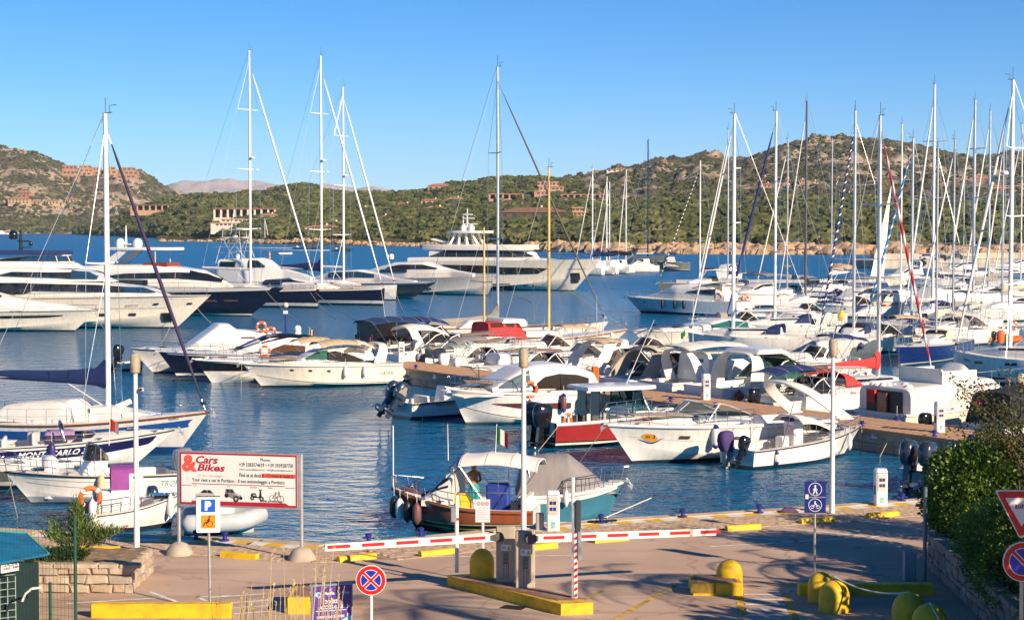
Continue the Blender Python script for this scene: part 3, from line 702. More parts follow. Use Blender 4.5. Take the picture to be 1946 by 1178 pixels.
 def antenna(s,x,y,z,h=2.2,lean=-.15):
  b=MB();b.tube([(x,y,z),(x+lean*h,y,z+h)],[.02,.008],5);b.build('antenna',ALUW,s.root)
  # ------------------------------------------------------------------ loose gear on boats: each a thing of its own
FENDERM={'cream':CREAM,'white':WHITE,'maroon':mat('fender_maroon',(.16,.07,.075),.5,var=.1),'black':BLACK,'purple':mat('fender_navy',(.03,.025,.14),.5,var=.1),'red':mat('fender_red',(.22,.05,.05),.5,var=.1),'yellow':mat('fender_yellow',(.60,.48,.28),.5,var=.1)}
def fender(p,kind_,label,r=.13,h=.62,top=.5,endm=None):
 p=V(p);t=T('fender',label,'fender',p,0,'fenders hanging on the boats')
 b=MB();b.lathe([(.02,-h/2-.06),(r*.35,-h/2-.03),(r*.8,-h/2+.05),(r,-h/2+.14),(r,h/2-.14),(r*.8,h/2-.05),(r*.35,h/2+.03),(.02,h/2+.07)],(0,0,0),12);b.build('fender_body',FENDERM[kind_],t,50)
 b=MB();b.tube([(0,0,h/2+.05),(0,0,h/2+top)],.012,5);b.build('rope',ROPEW,t,0)
 if endm:
  for z in(-1,1):b=MB();b.lathe([(r*.5,0),(r*.85,.03),(r*.9,.1),(.03,.2)]if z>0 else[(.03,-.2),(r*.9,-.1),(r*.85,-.03),(r*.5,0)],(0,0,z*(h/2-.08)),12);b.build('end_cap',endm,t,50)
 return t
def ball_fender(p,kind_,label,r=.3):
 t=T('ball_fender',label,'fender',p,0,'fenders hanging on the boats');b=MB();b.lathe([(.03,-r),(r*.55,-r*.85),(r,-.1*r),(r*.9,r*.45),(r*.45,r*.95),(r*.14,r*1.25),(.03,r*1.3)],(0,0,0),14);b.build('fender_body',FENDERM[kind_],t,60)
 b=MB();b.tube([(0,0,r*1.2),(0,0,r*1.2+.5)],.012,5);b.build('rope',ROPEW,t,0);return t
def lifebuoy(p,label,rz=0,r=.3,tilt=0):
 t=T('lifebuoy',label,'lifebuoy',p,rz,'orange lifebuoys on the boats')
 b=MB();n=20
 rings=[]
 for i in range(n):
  a=2*pi*i/n;c=V((r*cos(a),0,r*sin(a)));d=V((cos(a),0,sin(a)));rings.append([c+d*.085*cos(q)+V((0,.06*sin(q),0))for q in[2*pi*k/8 for k in range(8)]])
 b.loft(rings+[rings[0]],True,False);b.build('ring',ORANGE,t,60)
 b=MB()
 for a0 in(pi/4,3*pi/4,5*pi/4,7*pi/4):
  rr=[]
  for k in range(3):
   a=a0-.16+.16*k;c=V((r*cos(a),0,r*sin(a)));d=V((cos(a),0,sin(a)));rr.append([c+d*.092*cos(q)+V((0,.067*sin(q),0))for q in[2*pi*j/8 for j in range(8)]])
  b.loft(rr,True,False)
 b.build('band',INKW,t,60);return t
def rope(pts,label,m=ROPE,r=.014,sag=0,name='mooring_rope'):
 if len(pts)==2 and sag:
  a,c=V(pts[0]),V(pts[1]);pts=[a.lerp(c,i/8)-V((0,0,sag*4*(i/8)*(1-i/8)))for i in range(9)]
 b=MB();b.tube(pts,r,5);o=b.build(name,m,None,0);return tag(o,label,'rope','mooring ropes')
 # ------------------------------------------------------------------ boats
HW=hullmat('hull_white',[(-2,(.03,.035,.05)),(.06,(.03,.03,.035)),(.14,(.82,.79,.73))])
HWG=hullmat('hull_white_grey_boot',[(-2,(.04,.05,.06)),(.05,(.30,.29,.27)),(.12,(.84,.81,.75))])
HC=hullmat('hull_cream',[(-2,(.04,.03,.03)),(.07,(.06,.05,.045)),(.13,(.80,.73,.61))])
HWB=hullmat('hull_white_blue_bottom',[(-2,(.015,.06,.20)),(.30,(.82,.79,.73))])
HN=hullmat('hull_navy',[(-2,(.02,.02,.02)),(.10,(.70,.68,.64)),(.26,(.008,.011,.030))],.12,.6)
HN2=hullmat('hull_navy_white_boot',[(-2,(.02,.02,.02)),(.22,(.75,.73,.70)),(.62,(.010,.012,.035))],.15,.6)
HG_=hullmat('hull_slate',[(-2,(.02,.02,.02)),(.15,(.50,.50,.45)),(.3,(.09,.105,.10))],.2,.5)
HK=hullmat('hull_black_white',[(-2,(.75,.72,.68)),(.75,(.012,.012,.016))],.15,.6)
def prof(b,pts):return sorted(b.loc(x,y)for x,y in pts)
def band(b,name,m,cab,pts,off=None,nu=28,nv=2,sides=(1,-1),parent=None):
 """panel on a hull or cabin between an upper and a lower picture row: pts = [(px, py_top, py_bottom), ...]"""
 off=off or max(.014,.0035*b.L)
 if cab is None:
  xa,xb=0.0,b.L
  def fn(u,v,sd=1):
   k=u
   for _ in range(4):k=min(1.0,max(0.0,k+u-b.S(k,v).x/b.L))
   return b.S(k,v,sd)
 else:fn,_,(xa,xb)=cab
 tp=sorted((b.loc(p[0],p[1]))for p in pts);bt=sorted((b.loc(p[0],p[2]))for p in pts)
 x0,x1=tp[0][0],tp[-1][0];u0,u1=max(0.001,(x0-xa)/(xb-xa)),min(.999,(x1-xa)/(xb-xa))
 def vz(u,z):
  lo,hi=0.0,1.0
  for _ in range(14):
   k=(lo+hi)/2
   if fn(u,k,1)[2]<z:lo=k
   else:hi=k
  return lo
 f0=lambda t:vz(lerp(u0,u1,t),interp(bt,lerp(x0,x1,t)));f1=lambda t:max(vz(lerp(u0,u1,t),interp(tp,lerp(x0,x1,t))),f0(t)+.004)
 o=b.patch(name,m,u0,u1,f0,f1,off,fn,sides,nu,nv,parent=parent);n=int((x1-x0)/1.5)
 if name in('window','side_window')and n>1:
  for i in range(1,n):
   t=i/n;w=.035/(x1-x0)
   g0=lambda a:f0(t);g1=lambda a:f1(t);b.patch('mullion',BLACKG if i%3 else GREYD,lerp(u0,u1,t-w),lerp(u0,u1,t+w),g0,g1,off+.012,fn,(b.near_side,),1,3,parent=parent)
 return o
def slab(b,name,m,x0,x1,w,z,th=.15,taper=.75,parent=None):
 q=MB();P=[(lerp(x0,x1,t),w*(taper+(1-taper)*sin(pi*min(1,t*1.0))**.5))for t in[i/10 for i in range(11)]]
 ring=[V((x,y,0))for x,y in P]+[V((x,-y,0))for x,y in reversed(P)]
 q.loft([[p+V((0,0,z))for p in ring],[p+V((0,0,z+th*.7))for p in ring],[V((p.x,p.y*.95,z+th))for p in ring]]);return q.build(name,m,parent or b.root,40)
 # ---- large yachts moored along the far left quay, bows to the right
b=Boat('motor_yacht','three deck white motor yacht lettered 4VE921D on its bow, at the left edge','yacht',(335,624),(-190,622),6.6,3.05,3.3,.115,group='yachts along the left quay')
b.hull(HC,STEEL,.03);b.deck(TEAK,camber=.05);b.rail(.35,1,.75,.1,10,.02)
c1=b.cab(prof(b,[(-185,531),(0,529),(80,530),(193,535),(245,541),(285,546),(305,555),(318,560)]),[(0,2.6),(17,2.6),(23,2.1),(27,1.2),(29,.3)],2.95,.34,'saloon_deck')
band(b,'window',DGLASS,c1,[(-170,537,557),(70,537,557),(78,538,551),(200,541,553),(250,545,554)])
band(b,'windscreen',BGLASS,c1,[(250,545,554),(283,547,555),(304,555.5,556.5)])
c2=b.cab(prof(b,[(-160,508),(0,507),(110,508),(160,512),(185,519),(205,530),(215,535)]),[(0,2.2),(14,2.2),(20,1.7),(24,.6)],b.loc(100,533)[1],.36,'upper_deck')
band(b,'window',DGLASS,c2,[(14,522,523),(40,516,524),(120,517,527),(150,517,529)]);band(b,'windscreen',BGLASS,c2,[(150,514,529),(180,518,529),(197,526,530)])
c3=b.cab(prof(b,[(-120,496),(40,496),(120,497),(138,499),(150,507)]),[(0,1.9),(14,1.9),(20,1.2)],b.loc(60,509)[1],.4,'flybridge_coaming')
b.windscreen(b.loc(-20),b.loc(136),1.7,b.loc(60,497)[1],b.loc(60,485)[1],.5,CLEAR,ALUW,.8,.05)
slab(b,'hardtop',NAVYC,b.loc(-90),b.loc(128),1.9,b.loc(50,484)[1],.42)
q=MB();x,z0=b.loc(40,477);z1=b.loc(40,436)[1];q.tube([(x,0,z0),(x,0,z1)],[.22,.09],8);q.bx(x-.3,x+.9,-.08,.08,z0+.9,z0+1.05);q.bx(x,x+1.2,-.06,.06,z0+.3,z0+.38);q.build('radar_mast',BLACK,b.root)
x,z=b.loc(26,446);b.dome(x,0,z,.45,BLACKG);x,z=b.loc(58,463);b.dome(x,.1,z,.22,BLACKG)
b.text('4VE921D',b.loc(272)/b.L,b.uz(.82,b.loc(272,579)[1]),.34)
band(b,'hull_window',DGLASS,None,[(311,593,610),(332,593,610)],sides=(-1,1));band(b,'window_pane',CLEAR,None,[(315,595,607),(328,595,607)],.14)
for x0 in(204,256):band(b,'porthole',DGLASS,None,[(x0,593,598),(x0+12,593,598)],nu=4)
for x0 in(301,358):band(b,'hawse_hole',BLACK,None,[(x0,574,577),(x0+9,574,577)],nu=4)
band(b,'moulding',GREYP,None,[(160,582.3,583),(322,582.3,583)])
b=Boat('motor_yacht','low white sports yacht lettered OL3554D, cut off by the left edge','yacht',(140,630),(-190,628),4.6,1.9,2.1,.13,group='yachts along the left quay')
b.hull(HC,STEEL,.025);b.deck(DECKW,camber=.25);b.rail(.3,1,.45,.12,9,.018,mid=False);b.anchor()
c=b.cab(prof(b,[(-150,548),(-60,548),(-20,552),(20,562),(60,569),(120,577),(165,587)]),[(0,1.9),(11,1.8),(15,1.3),(18,.2)],1.9,.6)
band(b,'windscreen',DGLASS,c,[(-70,550,561),(-20,554,564),(14,562,566)])
band(b,'hull_window',DGLASS,None,[(-120,598,605),(0,598,603),(100,597,601),(128,597,598)]);b.text('OL3554D',b.loc(50)/b.L,b.uz(.7,b.loc(50,589)[1]),.3)
b=Boat('motor_yacht','navy hulled flybridge yacht with two white satellite domes and a white hardtop','yacht',(475,601),(110,597),5.9,3.0,3.25,.155,group='yachts along the left quay')
b.hull(HN);b.stripe(WHITE,.88,1);b.deck(TEAK,camber=.06);b.rail(.3,1,.6,.1,10,.02)
c1=b.cab(prof(b,[(150,506),(200,503),(300,502),(345,507),(385,513),(412,525),(440,541)]),[(0,2.3),(11,2.3),(16,1.6),(20,.4)],2.95,.4,'deckhouse')
band(b,'window',DGLASS,c1,[(205,525.5,527),(257,519,528),(350,517,528),(372,518,530)]);band(b,'windscreen',BLACKG,c1,[(372,514,530),(400,521,533),(425,532,536)]);band(b,'window',DGLASS,c1,[(240,530,540),(300,531,541)])
x0,z=b.loc(203,503);x1=b.loc(250)[0]if isinstance(b.loc(250),tuple)else b.loc(250);zt=b.loc(250,475)[1]
for y in(1.7,-1.7):
 q=MB();q.loft([[V((x0-.3,y-.1,z-.3)),V((x0+1.3,y-.1,z-.3)),V((x0+1.3,y+.1,z-.3)),V((x0-.3,y+.1,z-.3))],[V((x1-.5,y-.1,zt)),V((x1+.6,y-.1,zt)),V((x1+.6,y+.1,zt)),V((x1-.5,y+.1,zt))]]);q.tube([(x1+4,y,z-.4),(x1+4,y,zt)],.05,6);kind(q.build('hardtop_support',WHITE,b.root),'stuff')
slab(b,'hardtop',WHITE,b.loc(213),b.loc(338),2.0,zt,.3)
for px in(229,262):x,z=b.loc(px,462);b.dome(x,0,z,.55)
x,z=b.loc(240,470);q=MB();q.tube([(x,0,z-.4),(x,0,b.loc(240,428)[1])],[.16,.05],6);q.bx(x-.6,x+.8,-.3,.3,z+.3,z+.42);q.build('radar_mast',WHITE,b.root)
q=MB();x,z=b.loc(330,499);q.bx(b.loc(285),x,-1.5,1.5,z-.35,z);q.build('sunbed',MAROONC,b.root)
for px in(405,440):band(b,'porthole',mat('brown_pane',(.10,.07,.05),.2),None,[(px-3,568,571.5),(px+20,568,571.5)],nu=4)
# sport fisherman with a tuna tower
b=Boat('sport_fisher','white sport fishing boat with a tall tubular tuna tower','fishing boat',(596,572),(380,568),4.6,1.7,2.6,.16,group='yachts along the left quay')
b.hull(HW,BLACK,.05);b.deck(DECKW,.3,floor=.8)
c=b.cab(prof(b,[(405,512),(425,511),(428,492),(500,490),(512,494),(530,507),(548,512),(580,521),(592,526)]),[(0,1.8),(7,1.75),(9,1.3),(13,.3)],2.0,.35)
band(b,'window',TEAL,c,[(433,497,509),(463,497,509)]);band(b,'windscreen',TEAL,c,[(484,494,508),(500,495,508),(512,505,508)])
q=MB();zb=b.loc(450,512)[1];zt=b.loc(450,452)[1];z2=b.loc(450,437)[1]
xs=(b.loc(418),b.loc(478));xt=(b.loc(430),b.loc(462))
for y in(1,-1):
 for i in(0,1):q.tube([(xs[i],y*1.7,zb-(1 if i==0 else 0)),(xt[i],y*.8,zt)],.035,5);q.tube([(xs[i],y*1.7,zb-1),(xt[1-i],y*.8,zt)],.025,5);q.tube([(xt[i],y*.8,zt),(xt[i],y*.7,z2)],.03,5)
 for t in(.3,.6,.85):q.tube([(lerp(xs[0],xt[0],t),y*lerp(1.7,.8,t),lerp(zb-1,zt,t)),(lerp(xs[1],xt[1],t),y*lerp(1.7,.8,t),lerp(zb,zt,t))],.025,5)
for z,k in((zt,.9),(z2,.8)):q.bx(xt[0]-.5,xt[1]+.6,-k,k,z,z+.1)
q.tube([(xt[0],.9,zt),(b.loc(418),3.2,zt+4)],.03,4);q.tube([(xt[0],-.9,zt),(b.loc(520),-3.2,zt+3)],.03,4);q.build('tuna_tower',ALUW,b.root)
x,z=b.loc(447,455);b.dome(x,0,z+.3,.4);x,z=b.loc(452,487);b.dome(x,0,z,.3)
# large sailing yachts
def bigsail(label,bow,stern,B,fb,rake,hm,mpx,mtop,boom,genpx,cover=None,m=ALUW,r=.17,spr=3,deck=TEAK):
 b=Boat('sailing_yacht',label,'sailing yacht',bow,stern,B,fb*.86,fb,rake,True,.85,2.0,.8,.1,group='yachts along the left quay')
 b.hull(hm);b.stripe(WHITE,.94,1);b.deck(deck,camber=.1);b.rail(.5,1,.55,.1,8,.014)
 x=b.loc(mpx);b.cab([(b.L*.22,fb*.9),(b.L*.25,fb+.55),(x+.5,fb+.55),(x+2.6,fb+.05)],[(0,B*.30),(x,B*.28),(x+2.6,.4)],fb*.84,.4,'coachroof')
 b.lifelines(.02,.8,9,.6,False)
 p=b.W((x,0,0));zt=A(mpx,mtop,p.y).z
 b.mast(x,zt,r,m,spr,boom,m,cover,.8,xbow=b.L*.985,genoa=ALUW if genpx else None,gr=.11,zboom=fb+2.3,shr=.016,boomr=.16,radar=.55);return b
bigsail('tallest navy sloop with plumb bow and white furled jib, second mast from the left',(604,586),(300,580),5.6,2.35,.01,HN2,476,96,7.5,1,NAVYC if 0 else None)
b=Boat('motor_yacht','white raked bow yacht squeezed between the two navy sailing yachts','yacht',(641,578),(480,573),4.4,1.9,2.1,.16,group='yachts along the left quay')
b.hull(HW);b.deck(DECKW,camber=.15);b.rail(.3,1,.5,.1,8);b.anchor();c=b.cab(prof(b,[(500,538),(520,530),(560,527),(580,532),(600,540),(640,547)]),[(0,1.5),(6,1.4),(10,.3)],1.8,.45);band(b,'window',DGLASS,c,[(515,532,541),(560,531,541),(585,536,542)])
bigsail('navy sloop with plumb bow and white masthead jib, third mast from the left',(729,581),(470,576),5.2,2.2,.01,HN2,611,106,6.5,1,NAVYC)
bigsail('white hulled sloop with a plumb bow, its thinner mast close beside a taller one',(752,571),(500,567),5.2,2.1,.01,HW,653,165,6.0,1)
b=Boat('motor_yacht','slate grey hulled motor yacht with raked bow and pale deckhouse','yacht',(783,568),(590,563),4.8,1.9,2.35,.2,group='yachts along the left quay')
b.hull(HG_);b.stripe(WHITE,.90,1);b.deck(DECKW,camber=.15);b.rail(.3,1,.55,.1,8);b.anchor()
c=b.cab(prof(b,[(600,528),(640,515),(690,512),(715,518),(745,527),(790,533)]),[(0,1.8),(7,1.7),(11,.4)],1.95,.45);band(b,'window',BGLASS,c,[(640,518,527),(690,516,527),(715,521,528)])
b=Boat('motor_yacht','cream motor yacht with swept dark windows lying in front of the superyacht','yacht',(926,562),(690,557),5.4,2.3,2.75,.07,group='yachts along the left quay')
b.hull(HC);b.deck(TEAK,camber=.1);b.rail(.4,1,.6,.1,9);b.anchor()
c=b.cab(prof(b,[(690,520),(730,506),(760,498),(815,497),(838,506),(870,514),(900,519)]),[(0,2.2),(8,2.1),(12,1.3),(15,.4)],2.3,.45);band(b,'window',DGLASS,c,[(752,508,510),(775,503,511),(815,503,511),(838,509.5,511.5)]);band(b,'window',DGLASS,c,[(740,512,517),(790,511,517)])
c=b.cab(prof(b,[(805,520),(812,512),(818,513),(835,524)]),[(0,.9),(20,.9)],2.6,.6,'covered_winch',CREAMC)
for px,pr in((795,485),):pass
x,z=b.loc(744,490);b.dome(x,0,z+.2,.4);x,z=b.loc(733,488);b.dome(x,.5,z,.3)
band(b,'porthole',DGLASS,None,[(828,546.5,550),(838,546.5,550)],nu=4)
# superyacht in the middle
b=Boat('superyacht','largest cream superyacht with tall radar mast and two domes, centre background','yacht',(1091,553),(790,550),7.0,4.5,5.0,.15,fine=2.8,group='yachts along the left quay')
b.hull(HC);b.deck(TEAK,camber=.05);b.rail(.62,1,.7,.1,8,.025)
c1=b.cab(prof(b,[(790,489),(830,488),(900,488),(1000,489),(1045,492),(1085,497)]),[(0,3.0),(16,3.0),(20,2.6),(25,1.0)],b.loc(950,500)[1],.2,'main_deck')
band(b,'window',DGLASS,None,[(840,504,512),(850,502,516),(960,504,518),(968,507,520),(1035,508,519),(1051,509,510)])
c2=b.cab(prof(b,[(828,476),(850,473),(950,472),(1000,474),(1015,480),(1022,490)]),[(0,2.5),(12,2.5),(17,1.7),(20,.8)],b.loc(950,491)[1],.25,'upper_deck')
band(b,'window',DGLASS,c2,[(830,486.5,488),(858,475.5,488),(960,476,488),(1000,478,488),(1018,486,488)])
slab(b,'hardtop',CREAM,b.loc(812),b.loc(1016),3.0,b.loc(900,475)[1],.85,.6)
x0,z0=b.loc(870,466);zt=b.loc(870,443)[1]
q=MB()
for px,lean in((868,.9),(879,.2),(892,-.2),(906,-.9)):
 for y in(1.2,-1.2):x=b.loc(px);q.tube([(x-lean,y,z0-.2),(x,y,(z0+zt)/2+.3),(x+lean*.3,y,zt)],[.28,.2,.22],6)
q.build('radar_arch',WHITE,b.root);slab(b,'radar_deck',WHITE,b.loc(856),b.loc(934),1.9,zt,.35,.4)
for px in(881,896):x,z=b.loc(px,433);b.dome(x,0,z,.52)
x,z=b.loc(888,440);q=MB();q.tube([(x,0,z-.2),(x,0,b.loc(888,396)[1])],[.24,.07],8)
for dz,l in((2.0,1.2),(1.1,1.7),(2.6,.9)):q.bx(x-.7,x+l,-.12,.12,z+dz,z+dz+.18)
q.tube([(x-.7,0,z+.5),(x-.7,0,z+2.4)],.08,5);q.build('radar_mast',WHITE,b.root)
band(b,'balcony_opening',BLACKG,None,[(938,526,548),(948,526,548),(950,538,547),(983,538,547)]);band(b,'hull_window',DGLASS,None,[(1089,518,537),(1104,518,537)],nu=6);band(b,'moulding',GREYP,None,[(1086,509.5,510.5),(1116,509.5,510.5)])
for px in(1000,1018,1036):b.oval('porthole',DGLASS,b.loc(px)/b.L,b.uz(.75,b.loc(px,540)[1]),.006,.028)
b.oval('porthole',DGLASS,b.loc(1066)/b.L,b.uz(.8,b.loc(1066,527)[1]),.006,.028)
q=MB();q.bx(b.loc(975),b.loc(966),3.1,3.25,b.loc(970,518)[1],b.loc(970,503)[1]);q.bx(b.loc(975),b.loc(966),-3.25,-3.1,b.loc(970,518)[1],b.loc(970,503)[1]);q.build('door_panel',CREAM,b.root)
q=MB();x,z=b.loc(838,462);q.loft([[V((x+a,y,z+h))for a,h in((-1.5,.5),(1.2,0),(1.2,.3),(-1.4,.75))]for y in(-.6,.6)]);q.build('tender_cover',WHITEC,b.root)
# ---- catamarans behind the superyacht's bow
def cat(label,bow,stern,mpx,mtop,cover=None,m=ALUW,hm=None,L=None):
 b=Boat('catamaran',label,'catamaran',bow,stern,2.0,1.5,1.8,.06,True,.9,2.2,.4,group='catamarans off the superyacht bow')
 b.hull(hm or HW);b.deck(DECKW)
 h2=MB();us=20
 for sd in(1,-1):h2.grid(lambda u,v:b.S(u,v,sd)+V((0,5.0*(1 if b.near_side<0 else-1),0)),us,6)
 h2.build('second_hull',hm or HW,b.root);k=2.5*(1 if b.near_side<0 else-1)
 q=MB();q.bx(b.L*.12,b.L*.62,min(0,2*k),max(0,2*k),.95,1.75);q.build('bridge_deck',WHITE,b.root)
 fn=b.cab([(b.L*.2,1.8),(b.L*.22,3.0),(b.L*.5,2.9),(b.L*.66,1.75)],[(0,2.3),(9,1.8)],1.7,.4);fn[1].location.y=k;band(b,'window',DGLASS,fn,[(bx,0,0)for bx in()]or[(bow[0]*.4+stern[0]*.6,A(bow[0],500,10).z*0+stern[1]-25,stern[1]-20),(bow[0]*.62+stern[0]*.38,stern[1]-25,stern[1]-20)])
 for ch in b.root.children:
  if ch.name.startswith('window'):ch.location.y=k
 x=b.loc(mpx);zt=A(mpx,mtop,b.W((x,0,0)).y).z;o=b.mast(x,zt,.13,m,2,6,m,cover,.8,zb=2.6,zboom=4.0,genoa=ALUW,gr=.09,shr=.014,back=False)
 for ch in b.root.children:
  if ch.name.split('.')[0]in('mast','shroud','forestay','boom','furled_sail'):ch.location.y=k
 return b
cat('catamaran nearest the superyacht, navy cover on its boom',(1085,523),(1143,524),1116,319,NAVYC)
cat('second catamaran from the superyacht, black boom cover',(1112,521),(1170,522),1143,335,BLACK)
cat('third catamaran from the superyacht, lowest mast of the four',(1146,520),(1207,520),1162,345,BLACK)
cat('rightmost white catamaran of the group, beside the dark barge',(1180,518),(1253,518),1193,321,None)
b=Boat('barge','flat dark grey barge floating beyond the catamarans','barge',(1252,515),(1312,515),5,1.9,2.1,.06,group=None);b.hull(HG_);b.deck(GREYD,.85,floor=1.0);b.cab([(3,1.9),(3.3,3.2),(5,3.2),(5.2,1.9)],1.0,1.6,.3,'hatch',GREYD)
b=Boat('sailing_yacht','dark sailing yacht with a tall black mast beyond the catamarans','sailing yacht',(1262,503),(1190,503),5,1.9,2.2,.03,True);b.hull(HG_);b.deck(TEAK);x=b.loc(1231);b.mast(x,A(1231,266,b.W((x,0,0)).y).z,.2,BLACKG,3,6,BLACKG,None,zboom=4,shr=.02)
# ---- the pontoon
N0=g(700,690);N1=g(1640,812);PD=(N1-N0).normalized();PN=V((-PD.y,PD.x,0));PN=PN if PN.y>0 else-PN;PW=3.4;PLEN=(N1-N0).length+12
def pierpt(px,off=PW,z=0):
 dr=ray(px,600);o=N0+PN*off;t=(o.y*dr.x-o.x*dr.y)/(PD.x*dr.y-PD.y*dr.x);p=o+PD*t;return V((p.x,p.y,z))
pr=T('pontoon','long concrete pontoon with brown plank deck running to the quay','pontoon',N0-V((0,0,1)),atan2(PD.y,PD.x))
CONC=mat('pontoon_concrete',(.36,.33,.28),.85,var=.22,vs=1.4,bump=.5,bs=9,stretch=(1,1,2.2));PLANK=mat('pontoon_plank',(.42,.25,.15),.75,var=.16,vs=2.2,stretch=(8,1,1))
q=MB();q.bx(0,PLEN,.12,PW-.12,-.6,.93);q.build('pontoon_core',CONC,pr,0)
for i in range(int(PLEN/2.0)+1):
 for k,(z0,z1)in enumerate(((-.6,.34),(.37,.90))):
  x0=i*2.0+(k*.9)-.9;q=MB();q.bx(max(0,x0)+.015,min(PLEN,x0+1.985),0+.03*(k==0),.2,z0,z1);q.build('concrete_block',CONC,pr,0)
q=MB();n=int(PLEN/.16)
for i in range(n):q.bx(i*.16+.006,i*.16+.152,-.05,PW+.05,.93,.985+.006*((i*7)%3))
kind(q.build('deck_plank',PLANK,pr,0),'stuff')
q=MB();q.bx(0,PLEN,-.09,-.05,.82,.99);q.build('edge_board',PLANK,pr,0)
for px,tx in((1664,'104'),(1731,'103'),(1566,'105'),(775,'117'),(826,'116')):
 p=pierpt(px,0);x=(p-N0).dot(PD);q=MB();q.bx(x-.17,x+.17,-.035,.01,.58,.86);o=q.build('berth_plate',INKW,pr,0)
 if px not in(775,826,1566):q=MB();text_on(q,tx,lambda a,c:V((x+a,-.04,.72+c)),.24,bold=.02);q.build('berth_number',INKB,o,0,recalc=False)
CLEATB=mat('mooring_blue',(.02,.03,.20),.4,var=.1)
def cleat(p,label,k=1.0):
 t=MB();t.lathe([(.15*k,0),(.15*k,.03),(.07*k,.05),(.065*k,.16),(.10*k,.18),(.11*k,.24),(.05*k,.27)],(0,0,0),12);t.bx(-.2*k,.2*k,-.04,.04,.13*k,.17*k)
 return tag(t.build('mooring_bollard',CLEATB,None,40,loc=p),label,'bollard','small blue mooring bollards')
for i,px in enumerate((1640,1778,1849)):cleat(pierpt(px,.25,.99),('blue mooring bollard on the pontoon edge above plate 104','blue mooring bollard on the pontoon edge below the white pedestal','blue mooring bollard on the pontoon edge nearest the shore')[i])
for i,px in enumerate((700,790,1275,1360)):cleat(pierpt(px,.3,.99),('blue bollard at the far end of the pontoon','blue bollard on the pontoon behind the stern of the lettered cruiser','blue bollard on the pontoon behind the open cruiser windscreen','blue bollard on the pontoon seen through the tall arch')[i])
rope([pierpt(790,.1,1.0),pierpt(775,-.02,.7),pierpt(772,-.1,-.1)],'yellow mooring line hanging down the pontoon side near its far end',mat('yellow_rope',(.6,.45,.03),.8))
def pedestal(p,label,rz=0.0,h=1.35,k=1.0):
 t=T('service_pedestal',label,'service pedestal',p,rz,'white water and power pedestals')
 b=MB();b.loft([[V((x*.2*k,y*.17*k,z*h))for x,y in((-1,-.8),(-.8,-1),(.8,-1),(1,-.8),(1,.8),(.8,1),(-.8,1),(-1,.8))]for z in(0,.93)]+[[V((x*.17*k,y*.14*k,h))for x,y in((-1,-.8),(-.8,-1),(.8,-1),(1,-.8),(1,.8),(.8,1),(-.8,1),(-1,.8))]]);b.build('body',WHITE,t,30)
 b=MB();b.bx(-.15*k,.15*k,-.182*k,-.165*k,h*.42,h*.86);o=b.build('recess_panel',mat('pedestal_panel',(.55,.52,.46),.5),t,0)
 b=MB()
 for i in range(4):b.bx(-.1*k+(i%2)*.11*k,-.02*k+(i%2)*.11*k,-.2*k,-.18*k,h*(.52+.15*(i//2)),h*(.60+.15*(i//2)))
 b.build('socket',BLUEP,o,0);b=MB();b.bx(-.202*k,-.19*k,-.08*k,.08*k,h*.3,h*.55);b.build('meter',BLACK,t,0);b=MB();b.bx(-.19*k,.19*k,-.176*k,-.16*k,h*.885,h*.9);b.build('lamp_strip',BLUEP,t,0)
 b=MB();b.bx(-.07*k,.07*k,-.176*k,-.165*k,h*.08,h*.24);b.build('sticker',mat('aqua_print',(.25,.5,.55),.4,var=.3,vs=9),t,0);return t
pedestal(pierpt(1787,1.6,.98),'white service pedestal on the pontoon near the olive dinghy',.3)
pedestal(pierpt(1342,2.6,.98),'white service pedestal on the pontoon behind the brown cushioned cruisers',.3)
pedestal(pierpt(762,2.4,.98),'white service pedestal at the far end of the pontoon',.3)
# ---- motor boats on the near side of the pontoon, bows to the left
def cruiser_details(b,uc,m=DECKW):b.deck(m,uc)
# cream cruiser 2 CA 332 D
b=Boat('motor_cruiser','cream cruiser with beige canopy and green windscreen, lettered 2 CA 332 D','motorboat',(500,737),(765,731),3.5,1.35,1.6,.135,fine=2.5)
B_C=b
b.hull(HC,CREAM,.05);b.deck(WHITE,.30,floor=.5,camber=.12);b.stripe(GREYP,.905,.925,0,.97);b.patch('boot_line',BLACK,.0,.99,.325,.35,.008,nu=24,nv=1)
c=b.cab(prof(b,[(738,697),(720,690),(690,686),(650,684),(600,684),(560,682),(520,687),(480,697),(468,702)]),[(0,1.45),(3,1.5),(6,1.25),(8.5,.6),(9.8,.15)],1.3,.55,'coachroof')
b.pad('sun_pad',BROWNC,.66,.88,.55,.34,th=.06)
c2=b.cab(prof(b,[(702,688),(696,667),(680,661),(650,658),(620,661),(598,665),(575,675),(556,686)]),[(0,1.2),(3.3,1.25),(5,1.15),(6.5,.7)],1.6,.42,'screen_frame',WHITE)
band(b,'windscreen',GREENG,c2,[(612,664,681),(596,667,681),(572,679,682)]);band(b,'side_window',SMOKE,c2,[(677,681,684),(655,672,684),(625,665,683),(609,668,682)])
b.arch(b.loc(705),1.45,1.15,1.45,.75,.12,.35,CREAM)
b.bimini(b.loc(598),b.loc(672),1.25,b.loc(598,650)[1],b.loc(672,646)[1],BEIGEC,.25,1.9,'bimini');b.bimini(b.loc(667),b.loc(700),1.2,b.loc(667,646)[1]+.02,b.loc(700,655)[1],CREAMC,.2,1.9,'aft_canopy',frame=False)
x,z=b.loc(655,660);q=MB();q.grid(lambda u,v:V((lerp(b.loc(640),b.loc(680),u),-1.22*1 if b.near_side<0 else 1.22,z-.45+v*(.35+.25*sin(pi*u)))),6,2);q.build('canopy_window',VINYL,b.root,0)
